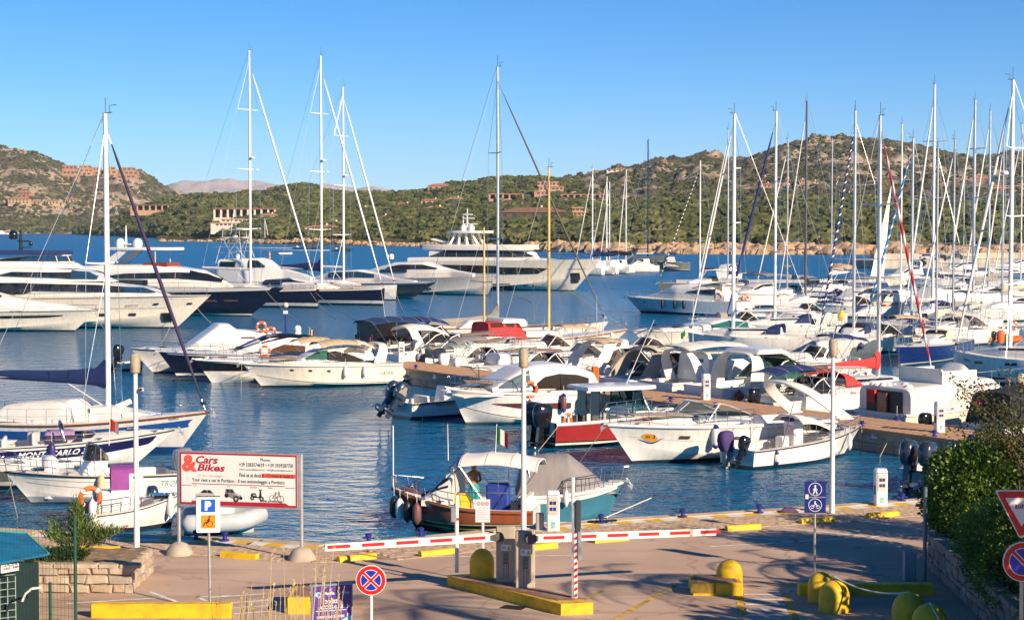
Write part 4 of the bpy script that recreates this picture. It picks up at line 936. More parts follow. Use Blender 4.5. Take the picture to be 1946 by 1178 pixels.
b.rail(.42,1,.55,.1,8,.016);b.anchor();b.ports((.50,.62,.735),.77,.014,.045,mat('port_brass',(.12,.09,.05),.2,.3));b.text('2 CA 332 D',b.loc(716)/b.L,.66,.24,INK,sx=.8)
q=MB();q.bx(-.75,.1,-1.3,1.3,.28,.42);q.build('bathing_platform',CREAM,b.root,30)
fm=b.near_side
for px,z,l in((636,.75,'cream fender on the lettered cruiser, the one nearer its bow'),(673,.75,'cream fender on the lettered cruiser, the one nearer its stern')):
 u=b.loc(px)/b.L;p=b.S(u,.75,fm);fender(b.W((p.x,p.y+fm*.16,.95)),'cream',l)
p=b.S(.0,.6,fm);ball_fender(b.W((-.12,p.y*.75,.75)),'cream','round cream fender at the stern of the lettered cruiser',.26)
rope([G(458,752,-.1),b.W(b.S(1,1))],'bow line dropping from the lettered cruiser into the water')
q=MB()
# black striped cruiser beside it
b=Boat('motor_cruiser','white and black banded cruiser mostly hidden behind the cream cruiser','motorboat',(402,727),(640,722),3.3,1.3,1.55,.12)
b.hull(HK,WHITE,.05);b.stripe(WHITE,.86,1);b.deck(WHITE,.3,camber=.14);b.rail(.4,1,.55,.1,7,.016);b.anchor();b.cab(prof(b,[(590,684),(560,676),(500,680),(450,690)]),[(0,1.3),(6,1.1),(9,.3)],1.2,.55,'coachroof');b.bimini(b.loc(560),b.loc(620),1.2,b.loc(560,645)[1],b.loc(620,641)[1],BEIGEC,.25,1.7)
lifebuoy(b.W((b.loc(493),b.near_side*1.05,2.0)),'white and orange lifebuoy on the rail behind the cream cruiser bow')
# navy coupe
b=Boat('motor_cruiser','navy hulled coupe cruiser with a glossy black roof and brown side windows','motorboat',(338,717),(612,713),3.5,1.45,1.75,.12)
b.hull(HN,STEEL,.03);b.stripe(WHITE,.88,1);b.deck(WHITE,.2,camber=.15);b.rail(.4,1,.5,.1,7,.016);b.anchor()
c=b.cab(prof(b,[(612,655),(600,641),(580,635),(540,633),(505,637),(475,649),(440,664),(405,678),(380,684)]),[(0,1.35),(5,1.4),(8,1.0),(10.5,.3)],1.45,.42,'cabin',WHITE)
band(b,'roof_panel',BLACKG,c,[(596,634,643),(540,631,640),(500,636,648),(488,640,652)]);band(b,'windscreen',DGLASS,c,[(486,641,668),(465,652,671),(440,663,672)]);band(b,'side_window',mat('bronze_glass',(.10,.055,.035),.06,spec=.7),c,[(570,655,672),(530,652,672),(508,660,673),(500,670,673)])
x,z=b.loc(565,625);b.dome(x,0,z,.25);q=MB();q.bx(x-.2,x+.2,-.2,.2,z-.55,z-.22);q.build('radar_post',WHITE,b.root);b.flag(b.loc(588),0,b.loc(588,626)[1])
# white weekender farthest left in this row, with a tender astern
b=Boat('motor_cruiser','white cabin cruiser with canvas covered sloping windscreen, farthest left on the pontoon','motorboat',(292,709),(545,705),3.6,1.4,1.75,.15)
b.hull(HWG,BLACK,.03);b.deck(WHITE,.15,camber=.15);b.rail(.35,1,.5,.1,8,.016)
c=b.cab(prof(b,[(545,640),(530,630),(480,627),(445,625),(430,614),(410,614),(392,628),(360,651),(340,661),(310,668)]),[(0,1.45),(6,1.35),(8,1.1),(10.5,.4)],1.4,.42)
band(b,'screen_cover',WHITEC,c,[(420,619,652),(395,629,655),(365,651,660)]);band(b,'window',DGLASS,c,[(475,638,641),(448,638,641)]);band(b,'window',DGLASS,c,[(520,637,641),(484,637,641)])
lifebuoy(b.W((b.loc(487),b.near_side*1.3,b.loc(487,619)[1])),'orange lifebuoy standing on the cabin roof rail of the white weekender',.2);lifebuoy(b.W((b.loc(505),b.near_side*1.3,b.loc(505,629)[1])),'orange lifebuoy with a yellow light beside the first one',.1)
t=Boat('dinghy','small grey dinghy with a black outboard tilted up, left of the white weekender','dinghy',(270,702),(232,705),1.6,.5,.7,.1);t.hull(HW);t.deck(DECKW,.6,floor=.2);t.outboard(-.15,0,.95,1.25,.35,BLACKG)
# grady style boat with twin covered engines
b=Boat('fishing_boat','open white fishing boat with twin grey covered outboards, stern to the left','motorboat',(950,782),(782,798),2.5,.85,1.2,.12)
b.hull(HW,BLACK,.035);b.deck(DECKW,.62,floor=.35);b.stripe(mat('pinstripe_navy',(.02,.02,.05),.4),.88,.9);b.text('GRADY-WHITE',.28,.80,.17,INK)
for i,y in enumerate((-.42,.42)):
 o=b.outboard(-.38,y,1.12,1.25,.62,mat('engine_navy',(.03,.045,.08),.25,coat=.5));q=MB();q.lathe([(.02,.74),(.22,.72),(.36,.6),(.40,.35),(.40,.18)],(-.05,0,.0),12,'z',1,.8);q.build('engine_cover',GREYC,o,50)
b.seats(1.2,2.6,.7,.4);b.cab([(2.4,.9),(2.5,1.6),(3.1,1.5),(3.5,.9)],.5,.4,.35,'console');b.rail(.5,1,.4,.08,6,.014)
rope([b.W((.6,b.near_side*1.3,.7)),G(802,803,0)],'stern line from the open fishing boat running down to the water')
# hardtop cruiser with brown sun pad
b=Boat('motor_cruiser','white hardtop cruiser with brown foredeck pad and a dark pink tinted hull window','motorboat',(886,806),(1106,802),3.3,1.55,1.85,.135,fine=2.6)
B_J=b
b.hull(HWG,WHITE,.05);b.deck(WHITE,.20,floor=.6,camber=.14);b.stripe(GREYP,.93,.95,0,.98);b.patch('boot_line',BLACK,0,.985,.33,.35,.008,nu=24,nv=1)
band(b,'hull_window',mat('plum_glass',(.10,.035,.045),.12,spec=.6),None,[(920,763,764),(965,761,771),(1060,760,772),(1062,760,770)]);b.oval('porthole',DGLASS,b.loc(1012)/b.L,b.uz(.6,b.loc(1012,767)[1]),.013,.03,(1,-1))
c0=b.cab(prof(b,[(1120,735),(1000,735),(965,736),(920,742),(880,751),(862,756)]),[(0,1.5),(6,1.45),(10,.8),(12.4,.15)],1.5,.6,'coachroof')
b.pad('sun_pad',BROWNC,.66,.90,.62,.40,th=.08)
c=b.cab(prof(b,[(1118,726),(1108,703),(1080,692),(1040,687),(1000,690),(975,697),(945,715),(915,733)]),[(0,1.45),(4,1.5),(7,1.35),(9.6,.9)],b.loc(1000,737)[1],.36,'hardtop_cabin')
band(b,'windscreen',mat('screen_grey',(.10,.13,.15),.06,spec=.8),c,[(985,700,732),(955,714,733),(926,731,734)]);band(b,'side_window',SMOKE,c,[(1096,714,733),(1075,708,734),(1040,706,734),(1012,712,734),(990,730,735)])
b.rail(.52,1,.6,.1,8,.018);b.anchor()
x,z=b.loc(1104,682);b.dome(x,0,z-.05,.12,WHITE,'antenna_dome')
for px,py,l in((979,769,'maroon fender below the lifebuoy of the hardtop cruiser'),(1044,760,'maroon fender with a blue top, middle of the hardtop cruiser'),(1077,765,'maroon fender nearest the stern of the hardtop cruiser')):
 u=b.loc(px)/b.L;p=b.S(u,.8,b.near_side);fender(b.W((p.x,p.y+b.near_side*.2,b.loc(px,py)[1])),'maroon',l,.15,.75,.5,BLUEP if px==1044 else None)
u=b.loc(983)/b.L;lifebuoy(b.W((b.loc(983),b.near_side*1.62,b.loc(983,739)[1]+.1)),'orange lifebuoy on the side deck of the hardtop cruiser',b.root.rotation_euler[2],.36)
q=T('liferaft_case','orange upright life raft case on the hardtop cruiser stern rail','life raft',b.W((b.loc(1116),b.near_side*1.0,b.loc(1116,721)[1])),0);r=MB();r.bbox(V((0,0,.28)),(.34,.3,.95),.06);r.build('case',mat('case_orange',(.85,.13,.01),.45),q,30);r=MB();r.bx(-.2,-.172,-.12,.12,-.15,.7);r.build('strap',BLACK,q,0)
# red walkaround
b=Boat('walkaround_boat','red hulled walkaround boat with white hardtop and twin black outboards','motorboat',(1250,836),(1056,853),2.8,1.15,1.5,.12)
HR_=hullmat('hull_red',[(-2,(.02,.02,.02)),(.13,(.65,.62,.55)),(.22,(.02,.02,.02)),(.30,(.30,.028,.030))],.18,.6)
b.hull(HR_,WHITE,.06);b.stripe(WHITE,.90,1);b.deck(DECKW,.5,floor=.5)
for y in(-.4,.45):b.outboard(-.3,y,1.0,1.45,.12,BLACKG)
lifebuoy(b.W((.75,b.near_side*.9,1.2)),'orange lifebuoy lying at the stern of the red boat',1.0,.3)
c=b.cab(prof(b,[(1172,790),(1176,773),(1205,766),(1240,776),(1290,794)]),[(0,1.2),(4,1.1),(7,.3)],1.1,.5,'cuddy')
zt=b.loc(1170,737)[1];slab(b,'hardtop',WHITE,b.loc(1098),b.loc(1226),1.35,zt,.16,.8)
q=MB()
for px,py0,px1 in((1122,800,1128),(1180,782,1184),(1205,770,1196)):
 for y in(1.15,-1.15):q.tube([(b.loc(px),y,b.loc(px,py0)[1]),(b.loc(px1),y*.95,zt)],.04,6)
q.build('hardtop_post',BLACKG,b.root)
b.windscreen(b.loc(1184),b.loc(1232),1.2,b.loc(1200,772)[1]-.15,zt+.02,.75,TEAL,WHITE,.5,.05,1)
q=MB();q.bx(b.loc(1118),b.loc(1118)+.07,-1.1,-.25,.6,zt);q.bx(b.loc(1118),b.loc(1118)+.07,.25,1.1,.6,zt);q.build('rear_bulkhead',BLACKG,b.root)
q=MB();q.bbox(V((b.loc(1134),-.2,.95)),(.5,.7,1.0),.06);q.build('helm_seat',GREYD,b.root);b.rail(.3,.75,.75,.1,6,.018,join=False);b.antenna(b.loc(1196),.3,zt+.1,3.0,.5)
rope([b.W((.2,b.near_side*1.2,1.1)),G(1022,858,0)],'stern line of the red boat running left into the water')
# big white cruiser with the orange m3 emblem
b=Boat('motor_cruiser','big white open cruiser with an orange M 3 emblem on its bow','motorboat',(1205,882),(1588,861),3.5,1.50,1.78,.125,fine=2.6)
B_L=b
b.hull(HW,WHITE,.05);b.deck(WHITE,.40,floor=.6,camber=.14);b.stripe(GREYP,.885,.90,0,.98);b.patch('moulding',GREYP,0,.95,.60,.61,.006,nu=24,nv=1)
c=b.cab(prof(b,[(1400,797),(1360,791),(1310,786),(1280,786),(1240,794),(1205,804),(1180,811)]),[(3,1.45),(5.5,1.4),(8,.9),(10,.15)],1.45,.6,'coachroof');b.pad('sun_pad',TAUPE,.66,.90,.55,.36,th=.05)
b.windscreen(b.loc(1395),b.loc(1284),1.42,b.loc(1330,788)[1]-.1,b.loc(1310,765)[1],1.5,CLEAR,ALU,.8,.03)
b.arch(b.loc(1562),1.72,b.loc(1430,728)[1]-1.5,1.5,.8,.14,-1.45,CREAM,.75,.8);
b.rail(.36,1,.62,.1,10,.018);b.anchor()
for px in(1270,1360):band(b,'porthole',mat('port_brass',(.12,.09,.05),.2,.3),None,[(px-8,822,828),(px+8,822,828)],nu=6)
band(b,'porthole',DGLASS,None,[(1437,822,828),(1455,822,828)],nu=6);b.text('ST 4867',b.loc(1472)/b.L,b.uz(.15,b.loc(1472,824)[1]),.28,INK)
uc=b.loc(1207)/b.L;vc=b.uz(uc,b.loc(1207,829)[1]);b.oval('emblem_disc',mat('emblem_orange',(.80,.33,.02),.4,var=.02),uc,vc,.030,.115,rect=False);b.text('m 3',uc,vc+.01,.28,INK,off=0)if False else b.text('m 3',uc,vc+.015,.28,INK,shear=.3,bold=.02)
q=MB();ns=b.near_side
def wv(t,k):return b.S(b.loc(1185+44*t)/b.L,vc+(-.02-.13*max(0,sin(pi*t))**1.5+.10*(t-.6)+k),ns)+V((0,ns*.035,0))
q.grid(lambda u,v:wv(u,lerp(-.018,.018,v)*(1-abs(2*u-1)**3)),14,1);q.build('emblem_wave',INKB,b.root,0)
u=b.loc(1311)/b.L;p=b.S(u,.7,ns);fender(b.W((p.x,p.y+ns*.2,b.loc(1311,823)[1])),'white','white fender with navy ends on the big cruiser with the emblem',.17,.8,.75,INKB)
rope([b.W(b.S(1,1)),G(1100,880,0)],'long bow line of the emblem cruiser slanting left to the water')
# small cabin boat in front of its stern
b=Boat('cabin_boat','small white cabin boat with a purple covered outboard and folded bimini','motorboat',(1600,868),(1432,894),2.3,.80,1.30,.16,fine=2.2)
b.hull(HW,BLACK,.03);b.deck(DECKW,.55,floor=.3);b.rail(.62,1,.45,.07,5,.015);c=b.cab(prof(b,[(1535,838),(1545,832),(1565,836),(1595,843)]),[(2,.95),(4,.6),(6,.2)],.95,.6,'cuddy')
b.windscreen(b.loc(1535),b.loc(1568),.85,1.2,b.loc(1540,808)[1],.7,SMOKE,STEEL,.4,.02)
o=b.outboard(-.25,.35,.75,1.15,.0,mat('engine_purple',(.06,.035,.14),.8),'outboard_engine',GREYP);b.outboard(-.1,-.45,.85,.8,.45,BLACKG,'spare_outboard')
q=MB();q.bbox(V((b.loc(1510),0,1.05)),(.55,.7,1.5),.06);q.bbox(V((b.loc(1492),.1,.75)),(.4,.5,.8),.05);q.build('console',WHITE,b.root);q=MB();q.bx(b.loc(1510)-.29,b.loc(1510)-.28,-.25,.25,1.2,1.6);q.build('sticker',mat('print_red_white',(.5,.12,.12),.5,col2=(.75,.7,.68),vs=7),b.root,0)
b.bimini(b.loc(1498),b.loc(1552),.9,b.loc(1498,788)[1],b.loc(1552,800)[1],WHITEC,.3,.9,'folded_bimini')
q=MB();q.tube([(b.loc(1470),-.6,.9),(b.loc(1490),-.6,2.6)],.02,5);q.tube([(b.loc(1448),.6,.9),(b.loc(1446),.6,1.9)],.02,5);q.build('rod_holder',STEEL,b.root)
q=MB();q.bbox(V((b.loc(1502),.1,1.85)),(.35,.5,.14),.03);q.build('cool_box_lid',BLUEP,b.root)
p=b.S(.8,.8,b.near_side);fender(b.W((p.x+.15,p.y+b.near_side*.12,.75)),'white','white fender hanging at the bow of the small cabin boat',.11,.6,.4);p=b.S(.12,.6,b.near_side);fender(b.W((p.x+.3,p.y+b.near_side*.1,.45)),'white','white fender with a navy end low on the small cabin boat stern',.09,.4,.3,INKB)
rope([b.W(b.S(1,1)),pierpt(1640,0,.95)],'bow line of the small cabin boat rising to the pontoon',sag=.25);rope([b.W(b.S(.98,.9)),G(1636,862,0),pierpt(1641,-.05,.7)],'slack chain hanging between the small cabin boat and the pontoon',BLACK);rope([pierpt(1700,.2,1.0),pierpt(1690,-.1,.6),G(1672,868,0)],'rope with a white float hanging off the pontoon edge by plate 103')
# ---- motor boats on the far side of the pontoon: sterns to it, bows pointing away to the right
HEADF=(PN.x,PN.y)
def far(name,label,cat,px,L,B,fs,fb,rake=.13,off=4.2,**k):return Boat(name,label,cat,None,(0,0),B,fs,fb,rake,L=L,head=HEADF,near=False,**k)if False else _far(name,label,cat,px,L,B,fs,fb,rake,off,**k)
def _far(name,label,cat,px,L,B,fs,fb,rake,off,head=None,**k):
 p=pierpt(px,off);d=ray(0,0);z0=p-V((0,0,0))
 # picture row of the water point, so that Boat() can start from it
 py=HOR+FPX*CAMZ/p.y
 for _ in range(6):
  q=G(973+FPX*p.x/p.y,py,0);py+=(q.y-p.y)*CAMZ*FPX/p.y**2
 return Boat(name,label,cat,None,(px,py),B,fs,fb,rake,L=L,head=head or HEADF,near=False,**k)
def express(b,hm,arch=None,bim=None,glass=CLEAR,scr=True,pad=BROWNC,rail=True,stripe=None,archm=WHITE,ah=1.35,ax=.22,ar=.5,chord=.7,topm=None):
 L=b.L;b.hull(hm,WHITE,.04);b.deck(WHITE,.42,floor=.55,camber=.14)
 if stripe:b.stripe(stripe,.55,.85)
 b.cab([(L*.40,b.fs+.5),(L*.55,b.fs+.62),(L*.75,b.fs+.55),(L*.93,b.fb+.06)],[(L*.4,b.B*.42),(L*.6,b.B*.36),(L*.93,.12)],b.fs,.6,'coachroof')
 if pad:b.pad('sun_pad',pad,.62,.86,.5,.52)
 if scr:b.windscreen(L*.30,L*.60,b.B*.42,b.fs+.2,b.fs+.35+.085*L,1.2,glass,WHITE,.7,.035)
 if arch:b.arch(L*ax,b.B*.45,ah,b.fs-.05,chord,.13,ar,archm,.5)
 if bim:b.bimini(L*.02,L*.36,b.B*.42,b.fs+1.5,b.fs+1.75,bim,.2,b.fs,'bimini')
 if topm:b.bimini(L*.2,L*.46,b.B*.42,b.fs+ah-.05,b.fs+ah+.1,topm,.15,b.fs,'camper_top',frame=False)
 if rail:b.rail(.45,1,.55,.1,7,.016)
 b.anchor();b.ports((.55,.68),.74);b.seats(.6,L*.33,b.B*.32,.55)
b=far('motor_cruiser','navy and white cruiser under a navy bimini with a white radar arch','motorboat',690,12.5,3.7,1.4,1.75)
express(b,HN,True,None,SMOKE,ah=1.75,ax=.30,ar=.45,chord=.8);b.stripe(WHITE,.62,1);b.bimini(b.L*.0,b.L*.30,1.6,3.35,3.5,NAVYC,.25,1.4);b.bimini(b.L*.32,b.L*.50,1.55,3.5,3.2,NAVYC,.3,1.4,'bimini',frame=False)
q=MB()
for y in(1.5,-1.5):q.grid(lambda u,v:V((lerp(.3,b.L*.28,u),y,lerp(1.5+.3*u,3.2,v))),4,1)
kind(q.build('canopy_window',SMOKE,b.root,0),'stuff')
p=b.S(.22,.6,b.near_side);fender(b.W((p.x,p.y+b.near_side*.15,.8)),'purple','navy blue fender on the navy and white cruiser',.16,.8)
q=MB();x,z=b.L*.3-.8,3.25;q.bbox(V((x,0,z+.1)),(.5,.9,.2),.04);q.build('radar_bar',WHITE,b.root);b.antenna(b.L*.2,1.2,3.0,2.5)
b.flag(.1,.8,2.4);b.flag(.3,-.8,2.2,((.5,.02,.02),(.8,.8,.8),(.5,.02,.02)),.3)
b=far('motor_cruiser','white day cruiser with a black underside sunshade arch behind the end pedestal','motorboat',745,10.5,3.3,1.2,1.5)
express(b,HWG,None,None,CLEAR);b.bimini(b.L*.06,b.L*.36,1.4,3.1,2.75,WHITEC,.35,1.1,'sunshade',.3);b.flag(.1,.5,2.0)
b=far('rib','grey inflatable boat with white seats lying by the end of the pontoon','rib',805,6.5,2.3,.7,.9,.06);TUBEG=mat('rib_grey_white',(.62,.62,.60),.6)
def ribtubes(b,m,r=.27,zz=.45):
 q=MB();P=[]
 for i in range(15):
  u=i/14;x=u*b.L;y=(b.B/2-r)*(1 if u<.62 else max(.02,1-((u-.62)/.38)**2.2));P.append(V((x,y,zz+.35*max(0,u-.5)**1.5)))
 pts=P+[V((p.x,-p.y,p.z))for p in reversed(P)];rs=[r*.35]+[r]*(len(pts)-2)+[r*.35];q.tube(pts,rs,12);q.build('tube',m,b.root,60)
 f=MB();f.grid(lambda u,v:V((u*b.L*.93,(b.B/2-r)*(1 if u<.6 else 1-.8*((u-.6)/.4)**2)*(2*v-1),.3+.1*u)),8,4);f.build('floor',GREYD,b.root)
 h=MB();h.loft([[V((x,y*w,z))for y,z in((-.5,.3),(0,-.3),(.5,.3))]for x,w in((.1,1.4),(b.L*.6,1.3),(b.L*.92,.2))]);h.build('keel',WHITE,b.root)
ribtubes(b,TUBEG);b.outboard(-.2,0,.8,1.05,0,GREYC);q=MB();q.bbox(V((2.4,0,.8)),(.6,.8,1.0),.08);q.bbox(V((1.4,0,.6)),(.5,1.1,.6),.08);q.build('console',WHITE,b.root);q=MB();q.bbox(V((.9,0,1.5)),(.9,1.5,.7),.1);q.build('cargo_cover',BEIGEC,b.root)
b.arch(.35,.9,1.3,.6,.12,.06,.2,STEEL)
b=far('sailing_boat','small white sailing boat with a covered outboard and no mast standing','sailing boat',880,7.5,2.5,1.0,1.15,.12,sail=True);b.hull(HW);b.deck(DECKW,.32,floor=.5);c=b.cab([(2.2,1.2),(2.3,1.75),(4.5,1.65),(5.6,1.15)],[(0,1.0),(4,.85),(5.6,.4)],1.05,.45);b.patch('window',DGLASS,.3,.75,.3,.55,.02,c[0]);b.lifelines(.02,.85,6,.55);b.outboard(-.25,.3,.9,.9,.2,WHITE)
# grey covered fishing boat with white T-top in front of the red hooded yacht
b=far('fishing_boat','small fishing boat under a white canopy, moored behind the brown padded foredeck','motorboat',905,6.0,2.3,.9,1.1,.1,off=-5.5);b.hull(HW,BLACK,.03);b.deck(DECKW,.5,floor=.4);b.bimini(.3,4.3,1.15,2.35,2.45,WHITEC,.12,.8,'canopy',.05,feet=2.5)
for x in(.8,2.6,4.0):
 for y in(1,-1):q=MB();q.tube([(x,y*1.05,.8),(x,y*1.05,2.35)],.03,5);q.build('canopy_post',BEIGEC,b.root)
 # wooden masted ketch with a red deckhouse cover
b=Boat('ketch','cream ketch with two yellow wooden masts and a red sided deckhouse cover','sailing boat',(1150,668),(880,683),3.8,1.35,1.75,.14,True,.75,2.0,.8,.15)
b.hull(HC,VARN,.05);b.deck(CREAM,camber=.1);b.lifelines(.02,.88,9,.6)
MASTW=mat('spruce_mast',(.72,.46,.14),.4,var=.12,vs=3,stretch=(1,1,.3))
xc=b.loc(950);c=b.cab([(xc-1.9,1.4),(xc-1.8,2.7),(xc,2.75),(xc+1.1,2.6),(xc+1.7,1.6)],[(0,1.25),(20,1.15)],1.4,.35,'deckhouse_cover',REDC)
for a,d in((.08,.40),(.47,.68),(.74,.88)):b.patch('window',VINYL,a,d,.22,.60,.03,c[0])
b.cab([(xc-.6,2.68),(xc-.4,2.95),(xc+1.5,2.9),(xc+1.7,2.6)],[(0,1.3),(20,1.2)],2.6,.3,'deckhouse_roof',WHITE);b.cab([(xc+1.7,1.5),(xc+1.8,1.95),(xc+4.5,1.9),(xc+5.2,1.5)],[(0,1.1),(20,.9)],1.45,.4,'coachroof',CREAM)
x=b.loc(1043);p=b.W((x,0,0));b.mast(x,A(1043,318,p.y).z,.11,MASTW,1,4.6,MASTW,CREAMC,.55,zboom=b.loc(1000,658)[1]+.35,shr=.012,back=False)
x=b.loc(920);p=b.W((x,0,0));b.mast(x,A(920,432,p.y).z,.085,MASTW,1,3.0,MASTW,CREAMC,.4,zboom=b.loc(900,655)[1],shr=.01,back=False,name='mizzen_mast')
# grey boom sloop behind
b=Boat('sailing_yacht','white sloop with a grey boom cover and tall silver mast, centre of the marina','sailing yacht',(1128,650),(800,660),4.2,1.4,1.75,.08,True,.85,2.1,.7,.08)
b.hull(HW);b.deck(TEAK,camber=.1);x=b.loc(946);b.cab([(b.L*.2,1.5),(b.L*.25,2.15),(x+.5,2.1),(x+2.5,1.75)],[(0,1.4),(x,1.2),(x+2.5,.4)],1.45,.4,'coachroof');b.lifelines(.02,.87,10,.6)
p=b.W((x,0,0));b.mast(x,A(941,127,p.y).z,.13,ALU,2,x-b.loc(806),ALUW,GREYC,.95,zboom=b.loc(880,622)[1],genoa=mat('furled_dark',(.12,.10,.09),.8),gr=.075,boomr=.16,shr=.013,radar=None)
# row of express cruisers
b=far('motor_cruiser','cruiser with a beige arch shade and grey upholstery beside the ketch','motorboat',1075,10.5,3.3,1.3,1.6);express(b,HWG,True,None,SMOKE,archm=WHITE,ah=1.85,ax=.10,ar=-.75,chord=1.0,topm=None)
b.bimini(b.L*.16,b.L*.32,1.4,b.fs+1.9,b.fs+1.9,BEIGEC,.15,1.2,'shade',frame=False);x=b.L*.28;b.antenna(x,1,3.2,2.6,0);b.antenna(x,.4,3.2,1.5,.1);b.dome(x,-.6,3.5,.14)
b=far('motor_cruiser','cruiser with a tan lined arch and black striped white flank','motorboat',1165,10.5,3.4,1.3,1.6);express(b,HW,True,None,SMOKE,archm=TAUPE,ah=1.6,ax=.12,ar=-.7,chord=1.15);b.stripe(BLACK,.70,.78)
b.bimini(b.L*.2,b.L*.42,1.4,b.fs+1.75,b.fs+1.55,CREAMC,.2,1.2,'shade',frame=False)
b=far('flybridge_boat','white flybridge cruiser with a blue tinted windscreen and white canvas top','motorboat',1245,11.0,3.5,1.4,1.75);b.hull(HW,WHITE,.05);b.deck(DECKW,.25,floor=.6)
c=b.cab([(2.6,1.5),(2.7,3.0),(5.2,2.95),(6.8,2.0),(9.6,1.75)],[(0,1.45),(5,1.4),(9.6,.3)],1.4,.38);b.patch('window',BGLASS,.05,.52,.3,.62,.03,c[0]);b.patch('windscreen',BGLASS,.40,.58,.55,1,.03,c[0]);b.bimini(1.2,5.4,1.5,3.35,3.45,WHITEC,.18,2.8,'canopy_top');b.rail(.4,1,.6,.1,7);b.flag(2.3,.3,4.1,((.01,.3,.08),(.01,.3,.08),(.02,.25,.06)),.35);b.antenna(3.4,1,3.4,2.6,0);b.arch(2.2,1.45,1.75,1.35,.7,.12,.4)
q=MB();q.bx(2.66,2.72,-.9,-.1,1.55,2.6);q.build('cabin_door',BGLASS,b.root,0)
b=far('motor_cruiser','cruiser with green windscreen, grey camper cover and white hard roof','motorboat',1335,11.5,3.7,1.45,1.8);express(b,HW,True,None,GREENG,archm=CREAM,ah=1.75,ax=.20,ar=-.15,chord=.95)
b.cab([(b.L*.22,b.fs+1.7),(b.L*.24,b.fs+1.95),(b.L*.38,b.fs+1.95),(b.L*.42,b.fs+1.75)],[(0,1.5),(9,1.4)],b.fs+1.68,.35,'roof')
q=MB();q.grid(lambda u,v:V((lerp(b.L*.42,b.L*.62,u),1.45*(2*v-1)*(1-.15*u),lerp(b.fs+1.65,b.fs+.62,u)-.25*abs(2*v-1)**3)),6,8);q.build('camper_cover',mat('mesh_grey',(.16,.15,.14),.8),b.root)
p=b.S(.2,.6,b.near_side)
for u,l in((.08,'maroon ball fender beside the pontoon pedestal'),(.30,'maroon ball fender under the green windscreen'),(.48,'maroon ball fender on a long rope beneath the grey camper cover')):p=b.S(u,.8,b.near_side);ball_fender(b.W((p.x,p.y+b.near_side*.28,1.0)),'red',l,.27)
# trawler with canvas sides, low boats in front, olive dinghy, dark covered boat
b=far('trawler','high sided white motor yacht with canvas side curtains and a dark open stern','motor yacht',1672,10.5,3.9,1.2,1.9,.1);b.hull(HC,WHITE,.05);b.deck(DECKW,.2,floor=.6)
c=b.cab([(.3,2.35),(.35,2.4),(4.5,2.6),(6.0,2.65),(7.0,1.9),(9.8,1.75)],[(0,1.75),(7,1.6),(9.8,.4)],1.15,.25,'deckhouse',CREAM);b.patch('side_curtain',WHITEC,.05,.33,.06,.62,.03,c[0]);b.patch('side_curtain',WHITEC,.36,.66,.12,.62,.03,c[0]);b.patch('window',DGLASS,.70,.76,.25,.6,.03,c[0])
q=MB();q.bx(.24,.30,-1.2,1.2,.9,2.2);q.build('stern_opening',BLACK,b.root,0);q=MB();q.bx(.1,.22,-.3,.3,.7,2.1);q.build('wood_door',VARN,b.root,0);q=MB();q.bx(.05,.2,.45,.95,1.6,2.2);q.build('red_towel',REDC,b.root,0)
q=MB();q.bx(2.6,2.68,-1.4,1.4,2.5,3.2);q.bx(2.6,4.9,-1.45,-1.38,2.5,3.1);q.bx(2.6,4.9,1.38,1.45,2.5,3.1);q.build('flybridge_screen',DECKW,b.root,0);c=b.cab([(4.2,2.6),(4.9,3.35),(5.6,2.75),(6.8,2.4)],[(0,1.0),(9,.9)],2.3,.6,'flybridge_cover',WHITEC);b.rail(.25,1,1.0,.05,9,.02);b.flag(0.2,1.4,2.6)if False else None
q=MB();R=random.Random(3)
for i in range(9):q.sph((.3+R.random()*1.5,R.uniform(-1.2,1.2),2.4),R.uniform(.12,.24),8,6,.7)
kind(q.build('folded_cloth',WHITEC,b.root),'stuff')
p=b.S(.02,.6,b.near_side);ball_fender(b.W((-.2,p.y*.8,.75)),'purple','purple ball fender at the stern corner of the canvas sided yacht',.3)
b=far('small_boat','low white boat with blue script lettering on its stern quarter by the pontoon','boat',1600,7.0,2.4,.95,1.1,.12,head=(.97,.24));b.hull(HW,BLACK,.03);b.deck(DECKW,.6,floor=.4);b.text('Phil IIon II',.12,.62,.34,INKB,shear=.3);q=MB();q.tube([(1,.3,1.05),(4,-.5,1.1)],.12,8);q.build('folded_mast',GREYD,b.root);b.cab([(4,1.0),(4.2,1.6),(6,1.4),(6.6,1.1)],[(0,.9),(9,.5)],.9,.5,'cuddy')
b=far('rib','olive green inflatable dinghy with a black outboard behind the pontoon pedestal','rib',1765,6.2,2.2,.6,.8,.06,head=(.93,.36));ribtubes(b,mat('olive_rubber',(.13,.125,.065),.6),.3,.42);b.outboard(-.2,0,.75,1.0,.1);q=MB();q.bbox(V((2.6,0,.75)),(.7,.8,.7),.08);q.bbox(V((1.6,0,.5)),(.5,.9,.5),.06);q.build('console',mat('olive_seat',(.28,.26,.16),.7),b.root);q=MB();q.bx(2.9,3.0,-.4,.4,1.05,1.35);q.build('windscreen',CLEAR,b.root,0)
b=far('motorboat','motor launch wrapped in black canvas at the shore end of the pontoon','motorboat',1868,8.0,2.8,1.2,1.5,.12);b.hull(HW);b.deck(DECKW);b.cab([(.2,1.4),(.5,2.6),(4.2,2.9),(5.0,2.2),(7,1.5)],[(0,1.3),(7,.8)],1.15,.4,'canvas_cover',mat('black_canvas',(.018,.018,.022),.8,var=.15,bump=.3,bs=5))
